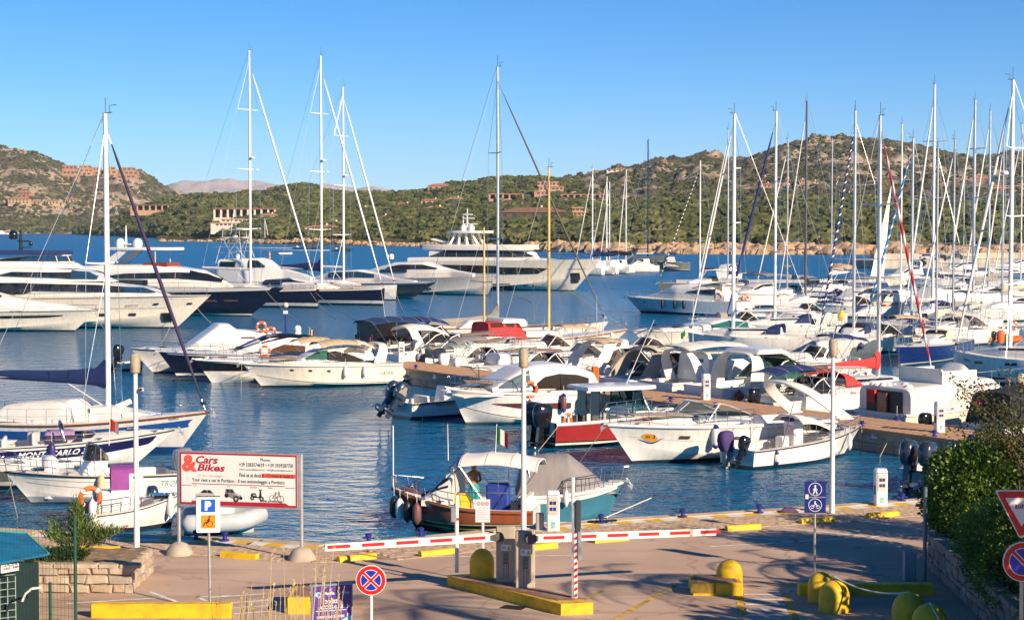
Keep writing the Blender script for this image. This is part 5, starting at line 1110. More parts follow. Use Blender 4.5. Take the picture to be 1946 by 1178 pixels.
# ---- boats beyond the pontoon on the right
b=Boat('motor_yacht','pale blue shaded motor yacht with three black fenders, bow to the left','motor yacht',(1218,594),(1400,601),4.4,1.55,1.85,.13);b.hull(hullmat('hull_pale',[(-2,(.02,.025,.04)),(.12,(.02,.03,.05)),(.2,(.66,.70,.72))]));b.deck(DECKW,.2,floor=.6,camber=.14);b.rail(.3,1,.75,.1,9,.02);b.anchor()
c=b.cab(prof(b,[(1390,556),(1365,541),(1320,538),(1285,541),(1262,552),(1235,561),(1215,566)]),[(0,1.7),(8,1.5),(13,.3)],1.6,.5);band(b,'window',DGLASS,c,[(1372,549,560),(1335,551,557),(1318,553,555)])
b.ports((.52,.63,.82,.91),.7,.014,.05);b.bimini(b.loc(1392),b.loc(1330),1.5,b.loc(1380,532)[1],b.loc(1330,542)[1],WHITEC,.2,2.2);q=MB();x=b.loc(1368);q.bx(x-1,x+1,1.3*b.near_side-.03,1.3*b.near_side+.03,2.3,b.loc(1368,540)[1]);q.build('side_curtain',BEIGEC,b.root,0)
for i,px in enumerate((1274,1299,1317)):u=b.loc(px)/b.L;p=b.S(u,.8,b.near_side);fender(b.W((p.x,p.y+b.near_side*.2,1.15)),'black',('black fender nearest the bow of the pale blue yacht','black fender in the middle of the pale blue yacht','black fender nearest the stern of the pale blue yacht')[i],.17,.9)
lifebuoy(b.W((b.loc(1378),b.near_side*1.6,2.1)),'orange lifebuoy at the stern of the pale blue yacht',b.root.rotation_euler[2],.38)
b=Boat('sports_boat','low cream sports boat with teal side windows, bow to the left','motorboat',(1232,662),(1420,655),3.6,1.3,1.55,.15);b.hull(HC,STEEL,.02);b.deck(WHITE,.2,camber=.2);b.rail(.4,1,.4,.1,7,.014);c=b.cab(prof(b,[(1420,622),(1390,604),(1360,604),(1330,613),(1290,620),(1250,629)]),[(0,1.5),(5,1.4),(10,.3)],1.4,.5);band(b,'window',TEAL,c,[(1400,611,622),(1365,608,621),(1330,617,622)]);b.pad('sun_pad',NAVYC,.55,.8,.4,.42)
q=MB();q.lathe([(.02,-.5),(.35,-.4),(.4,0),(.35,.4),(.02,.5)],(b.loc(1378),-.4*1,b.loc(1378,601)[1]),10,'x');q.build('rolled_cover',GREYC,b.root)
SLOOPS=0
def sloop(label,bow,stern,mpx,mtop,B=3.6,fb=1.5,rake=.08,hm=None,m=ALU,boom=4.2,cover=None,genoa=None,hood=NAVYC,r=.10,spr=2,gr=.075,bim=None,deck=DECKW,radar=None,boomm=None,zb=None,mz=None,shr=.012,wheel=True,stripe=None,near=True,gtop=None):
 b=Boat('sailing_yacht',label,'sailing yacht',bow,stern,B,fb*.86,fb,rake,True,.82,2.1,.7,.08,group='sailing yachts in the right hand basin',near=near)
 b.hull(hm or HW);L=b.L;x=min(L*.8,max(L*.35,b.loc(mpx)))
 if stripe:b.stripe(stripe,.84,.90)
 b.deck(deck,.3,floor=.5,camber=.1);c=b.cab([(L*.30,fb+.0),(L*.31,fb+.5),(x+.6,fb+.42),(min(L*.9,x+2.6),fb+.02)],[(0,B*.31),(x,B*.27),(x+2.6,.35)],fb*.86,.4,'coachroof');b.patch('window',DGLASS,.08,.62,.28,.52,.02,c[0])
 b.lifelines(.02,.87,7,.6);b.anchor()
 p=b.W((x,0,0));b.mast(x,A(mpx,mtop,p.y).z,r,m,spr,min(boom,x-.3),boomm or m,cover,.42,genoa=genoa,gr=gr,radar=radar,zboom=fb+(zb or 1.7),shr=shr,gtop=gtop)
 if hood:b.sprayhood(L*.30,B*.30,fb+.05,.75,1.5,hood)
 if bim:b.bimini(L*.03,L*.22,B*.36,fb+(zb or 1.75)+.1,fb+(zb or 1.75)+.15,bim,.2,fb*.86)
 if wheel:b.wheel(L*.12,1.3,.45)
 return b
GBLUE=mat('furled_navy',(.015,.025,.14),.8);GBW=stripemat('furled_black_white',(.012,.012,.014),(.75,.74,.70),26,twist=1,duty=.62);GNW=stripemat('furled_navy_white',(.012,.02,.10),(.75,.74,.72),24,twist=1,duty=.80);GRW=stripemat('furled_red_white',(.48,.02,.03),(.72,.68,.66),9,twist=1,duty=.60);GTW=stripemat('furled_blue_white',(.02,.22,.48),(.75,.75,.74),16,twist=1,duty=.72);GWH=mat('furled_white',(.74,.72,.66),.8)
HNV=hullmat('hull_blue',[(-2,(.02,.02,.02)),(.1,(.6,.58,.55)),(.2,(.010,.022,.13))],.15,.6)
sloop('long white yacht striped by mast shadows, whose thick mast stands left of the navy jib',(1312,674),(1556,682),1394,216,4.0,1.75,.02,HW,ALUW,6.0,None,GWH,NAVYC,.15,3,.08)
sloop('white yacht with a long plain navy furled jib slanting down to the left',(1386,648),(1610,650),1473,211,3.9,1.6,.05,HW,ALUW,5.5,None,GBLUE,NAVYC,.13,2,.10,NAVYC)
b=sloop('white yacht under a grey blue hull cover with a navy and white spiral jib',(1560,693),(1690,668),1632,211,3.8,1.75,.06,HW,ALU,4.5,NAVYC,GNW,BLUEP if 0 else NAVYC,.13,2,.09)
q=MB();ns=b.near_side;q.grid(lambda u,v:b.S(lerp(.35,.72,u),lerp(.25,.96-.3*abs(u-.25),v),ns)+V((0,ns*.04,0)),10,3);q.build('hull_cover',mat('cover_slate',(.10,.14,.17),.85,bump=.3,bs=6),b.root);p=b.S(.66,.75,ns);ball_fender(b.W((p.x,p.y+ns*.25,1.1)),'purple','blue ball fender on the grey blue covered hull',.24)
b=sloop('white yacht with maroon bimini, bright red boom cover and red spiral jib',(1756,770),(1530,800),1671,220,3.6,1.45,.08,HW,ALU,4.3,REDC,GRW,REDC,.12,2,.075,MAROONC,zb=.95)
sloop('yacht with a sky blue and white spiral jib behind the red boom',(1652,645),(1800,650),1733,262,3.8,1.6,.05,HW,ALU,4.5,WHITEC,GTW,NAVYC,.12,2,.10,NAVYC)
b=sloop('plumb bowed white yacht lettered Nina at the right edge',(1814,723),(2090,742),1921,152,4.3,1.95,.01,HW,ALUW,5.5,None,GWH,CREAMC,.15,3,.10,CREAMC,radar=.66)
b.text('Nina',b.loc(1848)/b.L,b.uz(.9,b.loc(1848,682)[1]),.36,INK,shear=.35);band(b,'hull_window',mat('taupe_pane',(.20,.15,.13),.2),None,[(1868,684,689),(1887,684,689)],nu=5);band(b,'hull_window',DGLASS,None,[(1936,686,691),(1960,686,691)],nu=5);band(b,'boot_line',BLACK,None,[(1816,711,714),(1946,715,718)])
sloop('dark blue hulled yacht with a slim grey mast beside the white plumb bow',(1713,697),(1850,676),1789,280,3.5,1.5,.10,HNV,GALV,4.0,CREAMC,None,CREAMC,.09,1,.06,CREAMC)
sloop('white yacht whose tall white mast carries a masthead light, right of the red jib',(1722,628),(1862,622),1773,161,4.0,1.7,.04,HW,ALUW,5,WHITEC,GWH,NAVYC,.15,3,.09,NAVYC)
sloop('yacht with thick grey blue mast and grey cover, beyond the silver covered cabin',(1800,592),(1962,588),1850,190,4.4,1.8,.04,HW,ALU,6,GREYC,GWH,GREYC,.19,3,.11)
sloop('grey masted yacht second from the right edge in the far row',(1832,577),(1975,573),1879,211,4.2,1.7,.04,HC,ALU,5,GREYC,GWH,NAVYC,.16,3,.1)
b=sloop('racing yacht with black steel mast and a black boom bag lettered BARRIO',(1478,600),(1660,593),1531,193,4.4,1.7,.02,HW,mat('mast_dark',(.10,.10,.11),.4),7.5,BLACK,GWH,NAVYC,.14,3,.06)
q=MB();xm=b.loc(1531);ns=b.near_side;text_on(q,'BARRIO',lambda a,c:V((xm-3.2+a*(1 if(b.M.to_3x3()@V((1,0,0))).x>0 else-1),ns*.42,3.75+c-.02*0)),.55,bold=.02,sx=1.3);q.build('lettering',INKW,b.root,0,recalc=False)
sloop('white yacht with slim mast just left of the lettered boom bag',(1440,578),(1560,574),1496,265,3.6,1.5,.06,HW,ALU,4.5,GREYC,GWH,GREYC,.10,2,.07,GREYC)
sloop('yacht in the far row beneath the thinnest leftmost grey mast',(1330,566),(1465,561),1383,246,3.8,1.5,.06,HC,ALU,4.5,NAVYC,GWH,NAVYC,.12,2,.07,NAVYC)
sloop('yacht with a black and white spiral jib at the left end of the right basin',(1258,556),(1410,552),1330,305,3.8,1.5,.06,HG_,ALUW,4.5,BLACK,GBW,BLACK,.12,2,.08)
sloop('small yacht with a bare silver mast in the middle of the far row',(1525,566),(1650,562),1580,264,3.6,1.5,.06,HW,ALU,4.2,WHITEC,None,NAVYC,.10,2,.07,GREYC)
b=sloop('yacht with a tall white sail half hoisted behind its mast',(1660,582),(1800,577),1712,236,3.8,1.6,.05,HW,ALUW,4.5,WHITEC,None,GREYC,.12,2,.07)
q=MB();x=b.loc(1680);q.sheet(lambda u,v:V((x+.1+(1-u)*0+v*2.9*(1-u)*1.0-1.5*u,.25*sin(3*v)*(1-u),3.2+12.0*u)),12,5,.02);q.build('hoisted_sail',mat('sailcloth',(.82,.80,.76),.7,var=.03),b.root)
sloop('cream yacht with a short mast near the breakwater end',(1770,560),(1880,556),1832,320,3.5,1.4,.06,HC,ALU,4,NAVYC,None,NAVYC,.09,1,.07)
sloop('white yacht with thin mast near the right edge, beside the tan cover',(1868,612),(2010,608),1905,262,3.8,1.6,.05,HW,ALU,4.5,BEIGEC,GWH,BEIGEC,.10,2,.08)
sloop('yacht at the right margin with a light rope wrapped mast',(1890,560),(2030,558),1940,236,4.0,1.6,.05,HW,ALUW,5,WHITEC,GWH,NAVYC,.11,2,.08)
sloop('yacht under a silver grey cover with a steel mast, right of centre',(1745,660),(1880,655),1812,265,3.8,1.6,.06,HW,GALV,4.5,GREYC,GWH,GREYC,.09,2,.07,CREAMC)
# two bundles of cover tents and other motor boats in that basin
b=Boat('motor_yacht','motor yacht under a domed silver cover between the grey masts','motor yacht',(1742,640),(1905,636),4.2,1.4,1.7,.1);b.hull(HW);b.deck(DECKW);b.cab(prof(b,[(1755,625),(1775,602),(1800,590),(1835,589),(1862,604),(1875,628)]),[(0,1.8),(14,1.5)],1.4,.55,'silver_cover',mat('silver_cover',(.40,.41,.42),.55,var=.1,bump=.5,bs=2));x,z=b.loc(1846,583);b.dome(x,0,z,.35)
b=Boat('catamaran','pale catamaran with dark slit windows in front of the breakwater','catamaran',(1735,607),(1862,604),5.2,1.7,1.95,.06,True,.95,3.0);b.hull(HW);b.deck(DECKW);c=b.cab([(1.5,1.9),(1.7,3.5),(5.5,3.4),(8.0,2.0)],[(0,2.3),(8,1.6)],1.7,.35);b.patch('window',DGLASS,.2,.8,.35,.6,.05,c[0]);b.bimini(.8,5.0,2.3,4.6,4.7,NAVYC,.2,3.3)
for i,(l,bw,st,cov)in enumerate((('white motor yacht with dark swept windows at the far right quay',(1890,522),(2020,520),0),('white motor yacht moored beyond the breakwater cars',(1785,532),(1880,530),0),('cream motor boat partly hidden by the hoisted sail',(1690,545),(1775,543),0),('white cabin boat with orange lifebuoy in the bay mouth',(1365,533),(1410,532),1),('grey motor boat under dark bimini left of the lettered boom',(1400,585),(1500,582),2),('white stern of a motor boat under a large grey awning',(1590,600),(1700,590),2),('cream launch with a yellow orange hull beside the grey awning',(1665,603),(1720,600),1))):
 b=Boat('motorboat',l,'motorboat',bw,st,3.8,1.5,1.9,.14,group='motor boats in the right hand basin');b.hull(HC if i in(2,6)else HW,STEEL,.03);b.deck(DECKW,.25,floor=.6);L=b.L
 c=b.cab([(L*.22,1.7),(L*.25,3.4-.4*(cov>0)),(L*.5,3.3-.4*(cov>0)),(L*.68,2.2),(L*.92,1.9)],[(0,1.6),(L*.6,1.3),(L*.92,.3)],1.5,.4);b.patch('window',DGLASS,.12,.60,.30,.58,.04,c[0]);b.rail(.4,1,.6,.1,6)
 if cov==2:b.bimini(.2,L*.5,1.9,4.0,4.1,GREYC,.25,1.6)
 elif cov==0:b.arch(L*.3,1.4,1.2,3.0,.6,.15,.5)
 if i==3:lifebuoy(b.W((L*.3,b.near_side*1.75,2.6)),'orange lifebuoy on the cabin boat in the bay mouth',0,.45)
lifebuoy(G(1325,575,2.0),'orange lifebuoy on a stern rail behind the navy jib',0,.4)if False else None
# breakwater of the right basin
ROCKB=mat('breakwater_rock',(.40,.31,.22),.9,var=.25,vs=.6,bump=.6,bs=4)
q=MB();P0=G(1660,511,0);P1=G(2150,505,0);q.bx(0,(P1-P0).length,0,9,-1,2.0);o=q.build('breakwater',mat('breakwater_concrete',(.46,.40,.32),.85,var=.15,vs=.5),None,0,loc=P0,rot=(0,0,atan2(P1.y-P0.y,P1.x-P0.x)));kind(o,'structure')
q=MB();q.bx(6,(P1-P0).length,7.6,9.2,2.0,3.4);o=q.build('breakwater_wall',mat('breakwater_concrete',(1,1,1)),None,0,loc=P0,rot=(0,0,atan2(P1.y-P0.y,P1.x-P0.x)));tag(o,'low pale concrete parapet wall along the top of the breakwater','wall')
boulders('breakwater_rocks',[G(1590,514,0),G(1640,508,0),G(1700,503,0),G(1800,500,0)],130,.8,1.7,77,ROCKB,10)
q=MB();q.bx(0,45,0,2.6,.3,.8);p=G(1285,541,0);tag(q.build('floating_dock',GREYD,None,0,loc=p,rot=(0,0,.03)),'long dark floating dock beyond the pale blue yacht','dock')
q=MB();q.bx(0,30,0,3,.2,1.3);p=G(1862,566,0);tag(q.build('wooden_jetty',TEAK,None,0,loc=p,rot=(0,0,-.05)),'brown wooden jetty at the right edge among the masts','jetty')
for i,(px,py,c)in enumerate(((1795,506,(.02,.02,.025)),(1826,505,(.05,.06,.08)),(1772,507,(.55,.55,.55)))):
 p=G(px,py+4,0);t=T('parked_car',('black car parked on the breakwater, the middle of three','dark grey car parked on the breakwater, farthest right','silver car parked on the breakwater, farthest left')[i],'car',(p.x,p.y+4,2.0),.1,'cars parked on the breakwater');M_=mat('car_paint_%d'%i,c,.25,coat=.6)
 q=MB();q.loft([[V((x,y*.85,z))for x,z in((-2.1,.3),(-2.15,.8),(-1.2,.95),(1.0,.95),(2.1,.75),(2.15,.3))]for y in(-.95,.95)]);q.build('body',M_,t,40);q=MB();q.loft([[V((x,y,z))for x,z in((-1.6,.93),(-1.1,1.45),(.4,1.45),(1.05,.93))]for y in(-.72,.72)]);q.build('greenhouse',DGLASS,t,40)
 for x in(-1.3,1.3):
  for y in(-.82,.82):q=MB();q.lathe([(.01,-.1),(.33,-.1),(.33,.1),(.01,.1)],(x,y,.33),12,'y');q.build('wheel',BLACK,t,40)
  # ---- boats out in the bay
def speed(label,bow,stern,hm,wakeL,B=2.6):
 b=Boat('speedboat',label,'speedboat',bow,stern,B,.9,1.3,.15,group='speedboats out in the bay');b.hull(hm);b.deck(DECKW,.5,floor=.4);b.windscreen(b.L*.4,b.L*.6,B*.4,1.1,1.9,.4,SMOKE);b.outboard(-.2,0,.9,1.3,0);b.seats(1.5,2.5,.8,.4)
 q=MB();R=random.Random(len(label));n=60
 q.grid(lambda u,v:V((-u*wakeL-.3,(2*v-1)*(1.0+1.2*u)+.5*fbm(u*9,3,1),.12+.75*(1-u)**2*(.6+.6*abs(fbm(u*30,v*6,2)))*(1-abs(2*v-1))**.5)),n,6);o=q.build('wake',mat('foam',(.80,.82,.84),.7,var=.1,vs=1.5),None,60);o.matrix_world=b.M;kind(o,'stuff');return b
speed('larger white speedboat trailing a long wake toward the left',(603,474.5),(556,473.5),HW,95,3.6)
speed('yellow hulled speedboat close behind the larger one',(666,478),(630,477.5),hullmat('hull_yellow',[(-2,(.62,.48,.16))]),55)
for l,px,py,top,w,mc in(('white sloop anchored off the beach beside the thickest left mast',220,445.2,391,28,ALUW),('white sloop anchored off the beach, middle of the bay',313,447.5,402,32,ALUW),('white sloop anchored close to the shore below the terraced villa',408,447.4,402,26,ALUW),('tiny sloop moored under the headland bushes',503,462,415,14,ALUW)):
 b=Boat('anchored_sloop',l,'sailing boat',(px+w/2,py),(px-w/2,py),4,1.6,1.9,.06,True,group='sloops anchored off the far beach',near=False);b.hull(HW);b.deck(DECKW);b.cab([(b.L*.3,1.6),(b.L*.32,2.4),(b.L*.6,2.3),(b.L*.75,1.7)],[(0,1.3),(30,1)],1.5);x=b.L*.5;b.mast(x,A(px,top,b.W((x,0,0)).y).z,.17,mc,1,b.L*.3,mc,NAVYC,.6,genoa=GWH,gr=.2,shr=.03)
b=Boat('motor_launch','small white launch off the beach at the left edge','motorboat',(16,446),(-14,446),5,2,2.4,.12,near=False);b.hull(HW);b.deck(DECKW);b.cab([(4,2),(4.2,5),(12,4.6),(15,2.2)],[(0,2),(20,1)],1.9)
b=Boat('inflatable_raft','white inflatable drifting in the bay between the masts','raft',(553,485),(529,485),2.2,.5,.7,.05,near=False);ribtubes(b,WHITE,.4,.5)
b=Boat('dinghy','small dinghy with a red shirted rower far out behind the furled jibs','dinghy',(1503,508),(1489,508),1.6,.5,.7,.05,near=False);b.hull(HG_);b.deck(DECKW,.6,floor=.2)
t=T('person','rower in a red top sitting in the far dinghy','person',b.W((1.0,0,.45)),0);q=MB();q.loft([[V((w*cos(a),d*sin(a),z))for a in[2*pi*k/10 for k in range(10)]]for z,w,d in((0,.18,.16),(.2,.2,.15),(.45,.22,.14),(.55,.12,.1),(.62,.06,.06),(.68,.09,.1),(.8,.1,.11),(.9,.04,.05))]);q.tube([(-.2,0,.45),(-.28,.15,.2),(-.1,.4,.2)],[.05,.045,.035],6);q.tube([(.2,0,.45),(.28,.15,.2),(.1,.4,.2)],[.05,.045,.035],6);q.tube([(-.1,.05,.05),(-.12,.45,.1),(-.12,.5,-.25)],[.09,.07,.05],6);q.tube([(.1,.05,.05),(.12,.45,.1),(.12,.5,-.25)],[.09,.07,.05],6);q.build('body',mat('red_shirt',(.5,.06,.05),.8),t,60)
# striped mooring post and blue lamp post far behind
p=G(512,500,0);q=MB();q.tube([p+V((0,0,-1)),A(512,482,p.y)],.33,10);q.sph(A(512,481,p.y),.36,10,6);o=q.build('mooring_post',stripemat('post_stripes',(.35,.13,.05),(.62,.45,.30),1.2),None,50);tag(o,'brown and cream banded mooring post sticking out of the bay','post')
# ---- left foreground boats
b=Boat('sailing_yacht','old white sailing yacht with two blue hull bands and a white tented cover','sailing yacht',(338,862),(-75,850),3.5,1.20,1.85,.12,True,.75,2.0,.8,.12,fine=2.0)if False else Boat('sailing_yacht','old white sailing yacht with two blue hull bands and a white tented cover','sailing yacht',(338,862),(-75,850),3.5,1.20,1.95,.13,True,.75,2.0,.8,.10)
b.hull(HWB,VARN,.045);b.stripe(mat('band_blue',(.02,.09,.33),.3),.66,.84);b.deck(WHITE,camber=.1);b.lifelines(.05,.85,9,.65);b.anchor()
x=b.loc(203);xt=b.loc(203)
c=b.cab(prof(b,[(-60,812),(-10,790),(25,766),(60,762),(140,758),(168,775),(190,783),(205,800)]),[(0,1.2),(x-2,1.15),(x+2,.8)],1.25,.6,'tent_cover',WHITEC);b.cab([(x-.6,1.4),(x-.5,2.05),(x+.4,2.0),(x+2.4,1.75),(x+2.6,1.5)],[(0,1.0),(x+2.6,.6)],1.35,.45,'coachroof')
p=b.W((x,0,0));zb=b.loc(100,728)[1];b.mast(x,A(194,216,p.y).z,.13,ALUW,1,x-b.loc(-30),ALUW,NAVYC,.52,zboom=b.loc(190,726)[1],genoa=mat('furled_purple',(.035,.025,.07),.8),gr=.075,shr=.012,radar=None,spw=1.3,boomr=.07)
q=MB();q.tube([(x+.2,.3,1.9),(x+.9,.4,2.2)],.14,6);q.build('deck_vent',WHITE,b.root);rope([b.W(b.S(1,1)),G(405,845,0)],'bow line of the blue banded yacht slanting right into the water');rope([b.W(b.S(.99,.9)),G(382,838,0)],'second bow line of the blue banded yacht',STEEL)
b.text('navillus',b.loc(348)/b.L,.90,.16,INK)
b=Boat('racing_motorboat','silver white offshore motorboat lettered MONTECARLO 30 on a navy stripe','motorboat',(258,882),(-60,897),2.8,.95,1.45,.20,fine=2.0)
b.hull(HWG,BLACK,.025);b.deck(DECKW,.55,floor=.5,camber=.2);b.stripe(mat('stripe_navy',(.015,.012,.075),.25,coat=.5),.55,.86,.0,.99)
b.text('MONTECARLO 30',b.loc(104)/b.L,.705,.33,INKW,shear=.35,bold=.025,sx=1.1)
b.windscreen(b.loc(80),b.loc(182),1.05,1.25,b.loc(140,823)[1],.9,mat('screen_blue',(.02,.03,.16),.1)if 0 else SMOKE,STEEL,.6,.025);b.seats(b.loc(0),b.loc(70),.9,.5);q=MB();q.bbox(V((b.loc(60),.3,1.15)),(.5,.8,.6),.05);q.build('engine_box',GREYD,b.root);q=MB();q.bbox(V((b.loc(110),.2,1.3)),(1.2,1.2,.35),.08);q.build('seat_cushion',mat('lilac_vinyl',(.35,.22,.42),.6),b.root);b.anchor()
p=b.S(b.loc(100)/b.L,.6,b.near_side);fender(b.W((p.x,p.y+b.near_side*.16,.75)),'purple','dark navy fender hanging over the racing motorboat lettering',.15,.72);b.arch(b.loc(120),1.0,.75,1.15,.12,.05,.3,STEEL)
b=Boat('fishing_boat','white open fishing boat lettered TROPHY with a grey boot stripe, bow left','motorboat',(62,957),(352,948),2.6,.95,1.25,.16,fine=2.2)
b.hull(hullmat('hull_grey_boot',[(-2,(.05,.05,.05)),(.06,(.30,.34,.38)),(.26,(.80,.77,.71))]),BLACK,.035);b.deck(DECKW,.60,floor=.4);b.patch('strake',GREYP,.05,.96,.62,.64,.01);b.patch('strake',GREYP,.05,.96,.80,.82,.01);b.rail(.45,1,.5,.06,7,.016);b.text('TROPHY',b.loc(312)/b.L,.72,.27,mat('ink_teal',(.12,.30,.34),.4),shear=.25)
c=b.cab([(b.L*.42,.7),(b.L*.43,1.55),(b.L*.52,1.55),(b.L*.60,.8)],.55,.6,.35,'console');b.windscreen(b.L*.42,b.L*.55,.5,1.5,2.1,.25,SMOKE,STEEL,.3,.02);q=MB();q.bbox(V((b.L*.74,0,.95)),(.5,.8,1.5),.12);q.bbox(V((b.L*.33,0,.75)),(.6,.9,.8),.06);q.build('seat',WHITE,b.root);b.outboard(-.25,0,.85,1.3,.1,mat('engine_silver',(.22,.24,.27),.3,coat=.4));b.flag(b.L*.40,.2,2.9,((.5,.03,.03),(.5,.03,.03),(.6,.5,.5)),.4)
p=b.S(b.loc(170)/b.L,.75,b.near_side);fender(b.W((p.x,p.y+b.near_side*.16,.62)),'yellow','worn yellowish fender on the side of the open fishing boat',.15,.85,1.0);rope([b.W(b.S(.99,.9)),G(33,982,0)],'bow line of the open fishing boat going down left');rope([b.W(b.S(.95,.9)),G(-5,950,0)],'short slack bow line by the left edge',sag=.2)
b=Boat('motorboat','grey bottomed boat half hidden behind the bow of the open fishing boat','motorboat',(-40,930),(140,922),2.4,.9,1.2,.15);b.hull(HG_,WHITE,.03);b.stripe(WHITE,.7,1);b.deck(DECKW,.5,floor=.4);b.rail(.5,1,.45,.06,5)
b=Boat('launch','small white launch with an orange lifebuoy and lilac covers at the quay, bow right','motorboat',(325,1000),(165,1014),2.0,.60,1.10,.10,True,.9,2.0,.4)
b.hull(HW,BLACK,.02);b.deck(DECKW,.72,floor=.3);b.rail(.05,.45,.45,.05,4,.018,join=False);q=MB();q.bbox(V((b.loc(205),0,.85)),(.9,.9,.9),.08);q.build('console',WHITE,b.root)
LIL=mat('lilac_cover',(.36,.24,.50),.7,var=.1);MAG=mat('magenta_cover',(.30,.06,.30),.5,var=.1);q=MB();q.bbox(V((b.loc(188),.0,.8)),(.5,.7,.9),.12);q.build('seat_cover',LIL,b.root);q=MB();q.bx(b.loc(206),b.loc(252),-.5,-.46,1.35,2.05);q.bx(b.loc(206),b.loc(252),.46,.5,1.35,2.05);q.bx(b.loc(206),b.loc(252),-.5,.5,2.03,2.07);q.build('screen_cover',MAG,b.root);q=MB();q.bx(b.loc(206),b.loc(252),-.47,.47,.4,1.35);q.build('windscreen_panel',WHITE,b.root)
lifebuoy(b.W((b.loc(166),b.near_side*.7,1.15)),'orange lifebuoy lashed at the stern of the small launch',.4,.32);p=b.S(.06,.8,b.near_side);fender(b.W((p.x,p.y+b.near_side*.12,.7)),'white','white fender standing at the stern of the small launch',.13,.8,.2);o=b.outboard(-.15,0,.45,.75,.1);b.arch(b.loc(262),.7,.7,.9,.05,.05,0,STEEL);p=b.S(.9,.9,b.near_side);fender(b.W((p.x,p.y+b.near_side*.12,.75)),'white','white fender at the bow of the small launch',.11,.7,.2)
b=Boat('dark_outboard_boat','boat showing only its dark outboard behind the launch','motorboat',(300,987),(248,974),1.8,.6,.8,.1);b.hull(HWG);b.deck(DECKW,.5,floor=.3);b.outboard(-.2,0,.2,1.0,.3,mat('engine_dark',(.03,.04,.06),.2,coat=.5))
b=Boat('rib','pale grey inflatable boat at the quay beneath the car hire sign','rib',(488,1008),(345,1022),2.3,.6,.85,.04);ribtubes(b,mat('rib_pale',(.47,.50,.53),.5),.30,.42);q=MB();q.bbox(V((b.L*.55,0,.9)),(.6,.8,1.0),.06);q.build('console',WHITE,b.root);q=MB();q.bbox(V((b.L*.3,0,.7)),(.5,1.0,.7),.06);q.build('seat',WHITE,b.root);b.arch(b.L*.4,.7,1.2,.5,.05,.05,0,STEEL);q=MB();q.bx(b.L*.57,b.L*.6,-.4,.4,1.35,1.75);q.build('windscreen',mat('screen_rose',(.45,.30,.33),.2),b.root)
# ---- wooden gozzo and the teal tender on the quay
HZ=hullmat('hull_gozzo',[(-2,(.01,.01,.015)),(.16,(.55,.45,.05)),(.19,(.008,.010,.022)),(.33,(.55,.50,.20)),(.355,(.008,.010,.022)),(.40,(.26,.075,.028))],.22,.25)
b=Boat('gozzo','wooden gozzo with navy and varnished hull and cream canopy at the quay','motorboat',(790,1003),(1012,1018),2.8,.82,1.35,.17,True,.72,1.9,.5,.05)
B_Z=b
b.hull(HZ,VARN,.05);b.deck(WHITE,b.loc(868)/b.L,floor=.35,camber=.06,ins_m=TEAK);b.pad('foredeck_panel',mat('deck_plum',(.16,.05,.05),.5,var=.15),.74,.93,.5,.05,th=.04)
c=b.cab(prof(b,[(872,893),(866,893),(850,905),(828,925),(812,938)]),[(0,1.08),(4,1.04),(6,.55)],.90,.36,'cabin');band(b,'windscreen',SMOKE,c,[(863,896,918),(846,909,922),(828,926,930)]);b.oval('porthole',DGLASS,(b.loc(818)-c[2][0])/(c[2][1]-c[2][0]),.22,.03,.06,(1,-1),c[0]);b.text('CALA',.74,.2,.14,mat('ink_tan',(.45,.35,.25),.5),fn=c[0])
zt=b.loc(930,872)[1]
b.bimini(b.loc(1030),b.loc(882),1.08,zt+.02,zt+.14,WHITEC,.26,.9,'canopy',.14,feet=b.loc(960));b.bimini(b.loc(886),b.loc(858),1.0,zt+.14,zt-.25,WHITEC,.25,.9,'front_canopy',.05,frame=False)
q=MB();y=b.near_side*1.02
q.loft([[V((b.loc(938),y-.04,.95)),V((b.loc(938),y+.04,.95))],[V((b.loc(885),y-.04,zt-.1)),V((b.loc(885),y+.04,zt-.1))],[V((b.loc(873),y-.04,zt-.15)),V((b.loc(873),y+.04,zt-.15))],[V((b.loc(868),y-.04,.95)),V((b.loc(868),y+.04,.95))]],True,False);q.build('canopy_side',CREAMC,b.root,0)
b.rail(.30,1,.42,.05,8,.014);q=MB();q.tube([(b.L*.985,0,1.3),(b.L*.985,0,3.4)],.022,6);q.build('bow_mast',ALUW,b.root);q=MB();q.tube([b.S(.97,1),V((b.L*.955,.2,1.75)),V((b.L*.955,-.2,1.75)),b.S(.97,1,-1)],.018,5);q.build('bow_rail',STEEL,b.root);q=MB();q.tube([(b.loc(858),.6,zt),(b.loc(857),.6,zt+1.2)],[.02,.01],5);q.build('antenna',ALUW,b.root);b.flag(b.loc(944),0,zt+1.0,k=.5)
q=MB();q.lathe([(.12,0),(.12,.25),(.18,.27),(.18,.32),(.05,.36)],(b.L*.83,0,1.25),10);q.bx(b.L*.8,b.L*.95,-.05,.05,1.22,1.3);q.build('windlass',STEEL,b.root)
q=MB();q.bbox(V((b.loc(948),b.near_side*.1,.98)),(.75,.5,1.2),.06);q.build('tarpaulin',mat('tarp_blue',(.02,.05,.32),.6,var=.15,bump=.6,bs=4),b.root);q=MB();q.bx(b.loc(1000),b.loc(1008),-.9,.9,.6,1.2);q.build('stern_seat',WHITE,b.root)
for i,(px,k)in enumerate(((741,'black'),(759,'white'),(776,'black'),(797,'maroon'))):
 u=b.loc(px)/b.L;p=b.S(min(.985,u),.9,b.near_side);fender(b.W((p.x,p.y+b.near_side*.2,.72-.03*i)),k,('black fender nearest the wooden bow','white fender second from the wooden bow','black fender third from the wooden bow','pinkish fender nearest the cabin of the wooden boat')[i],.15,.62,.35)
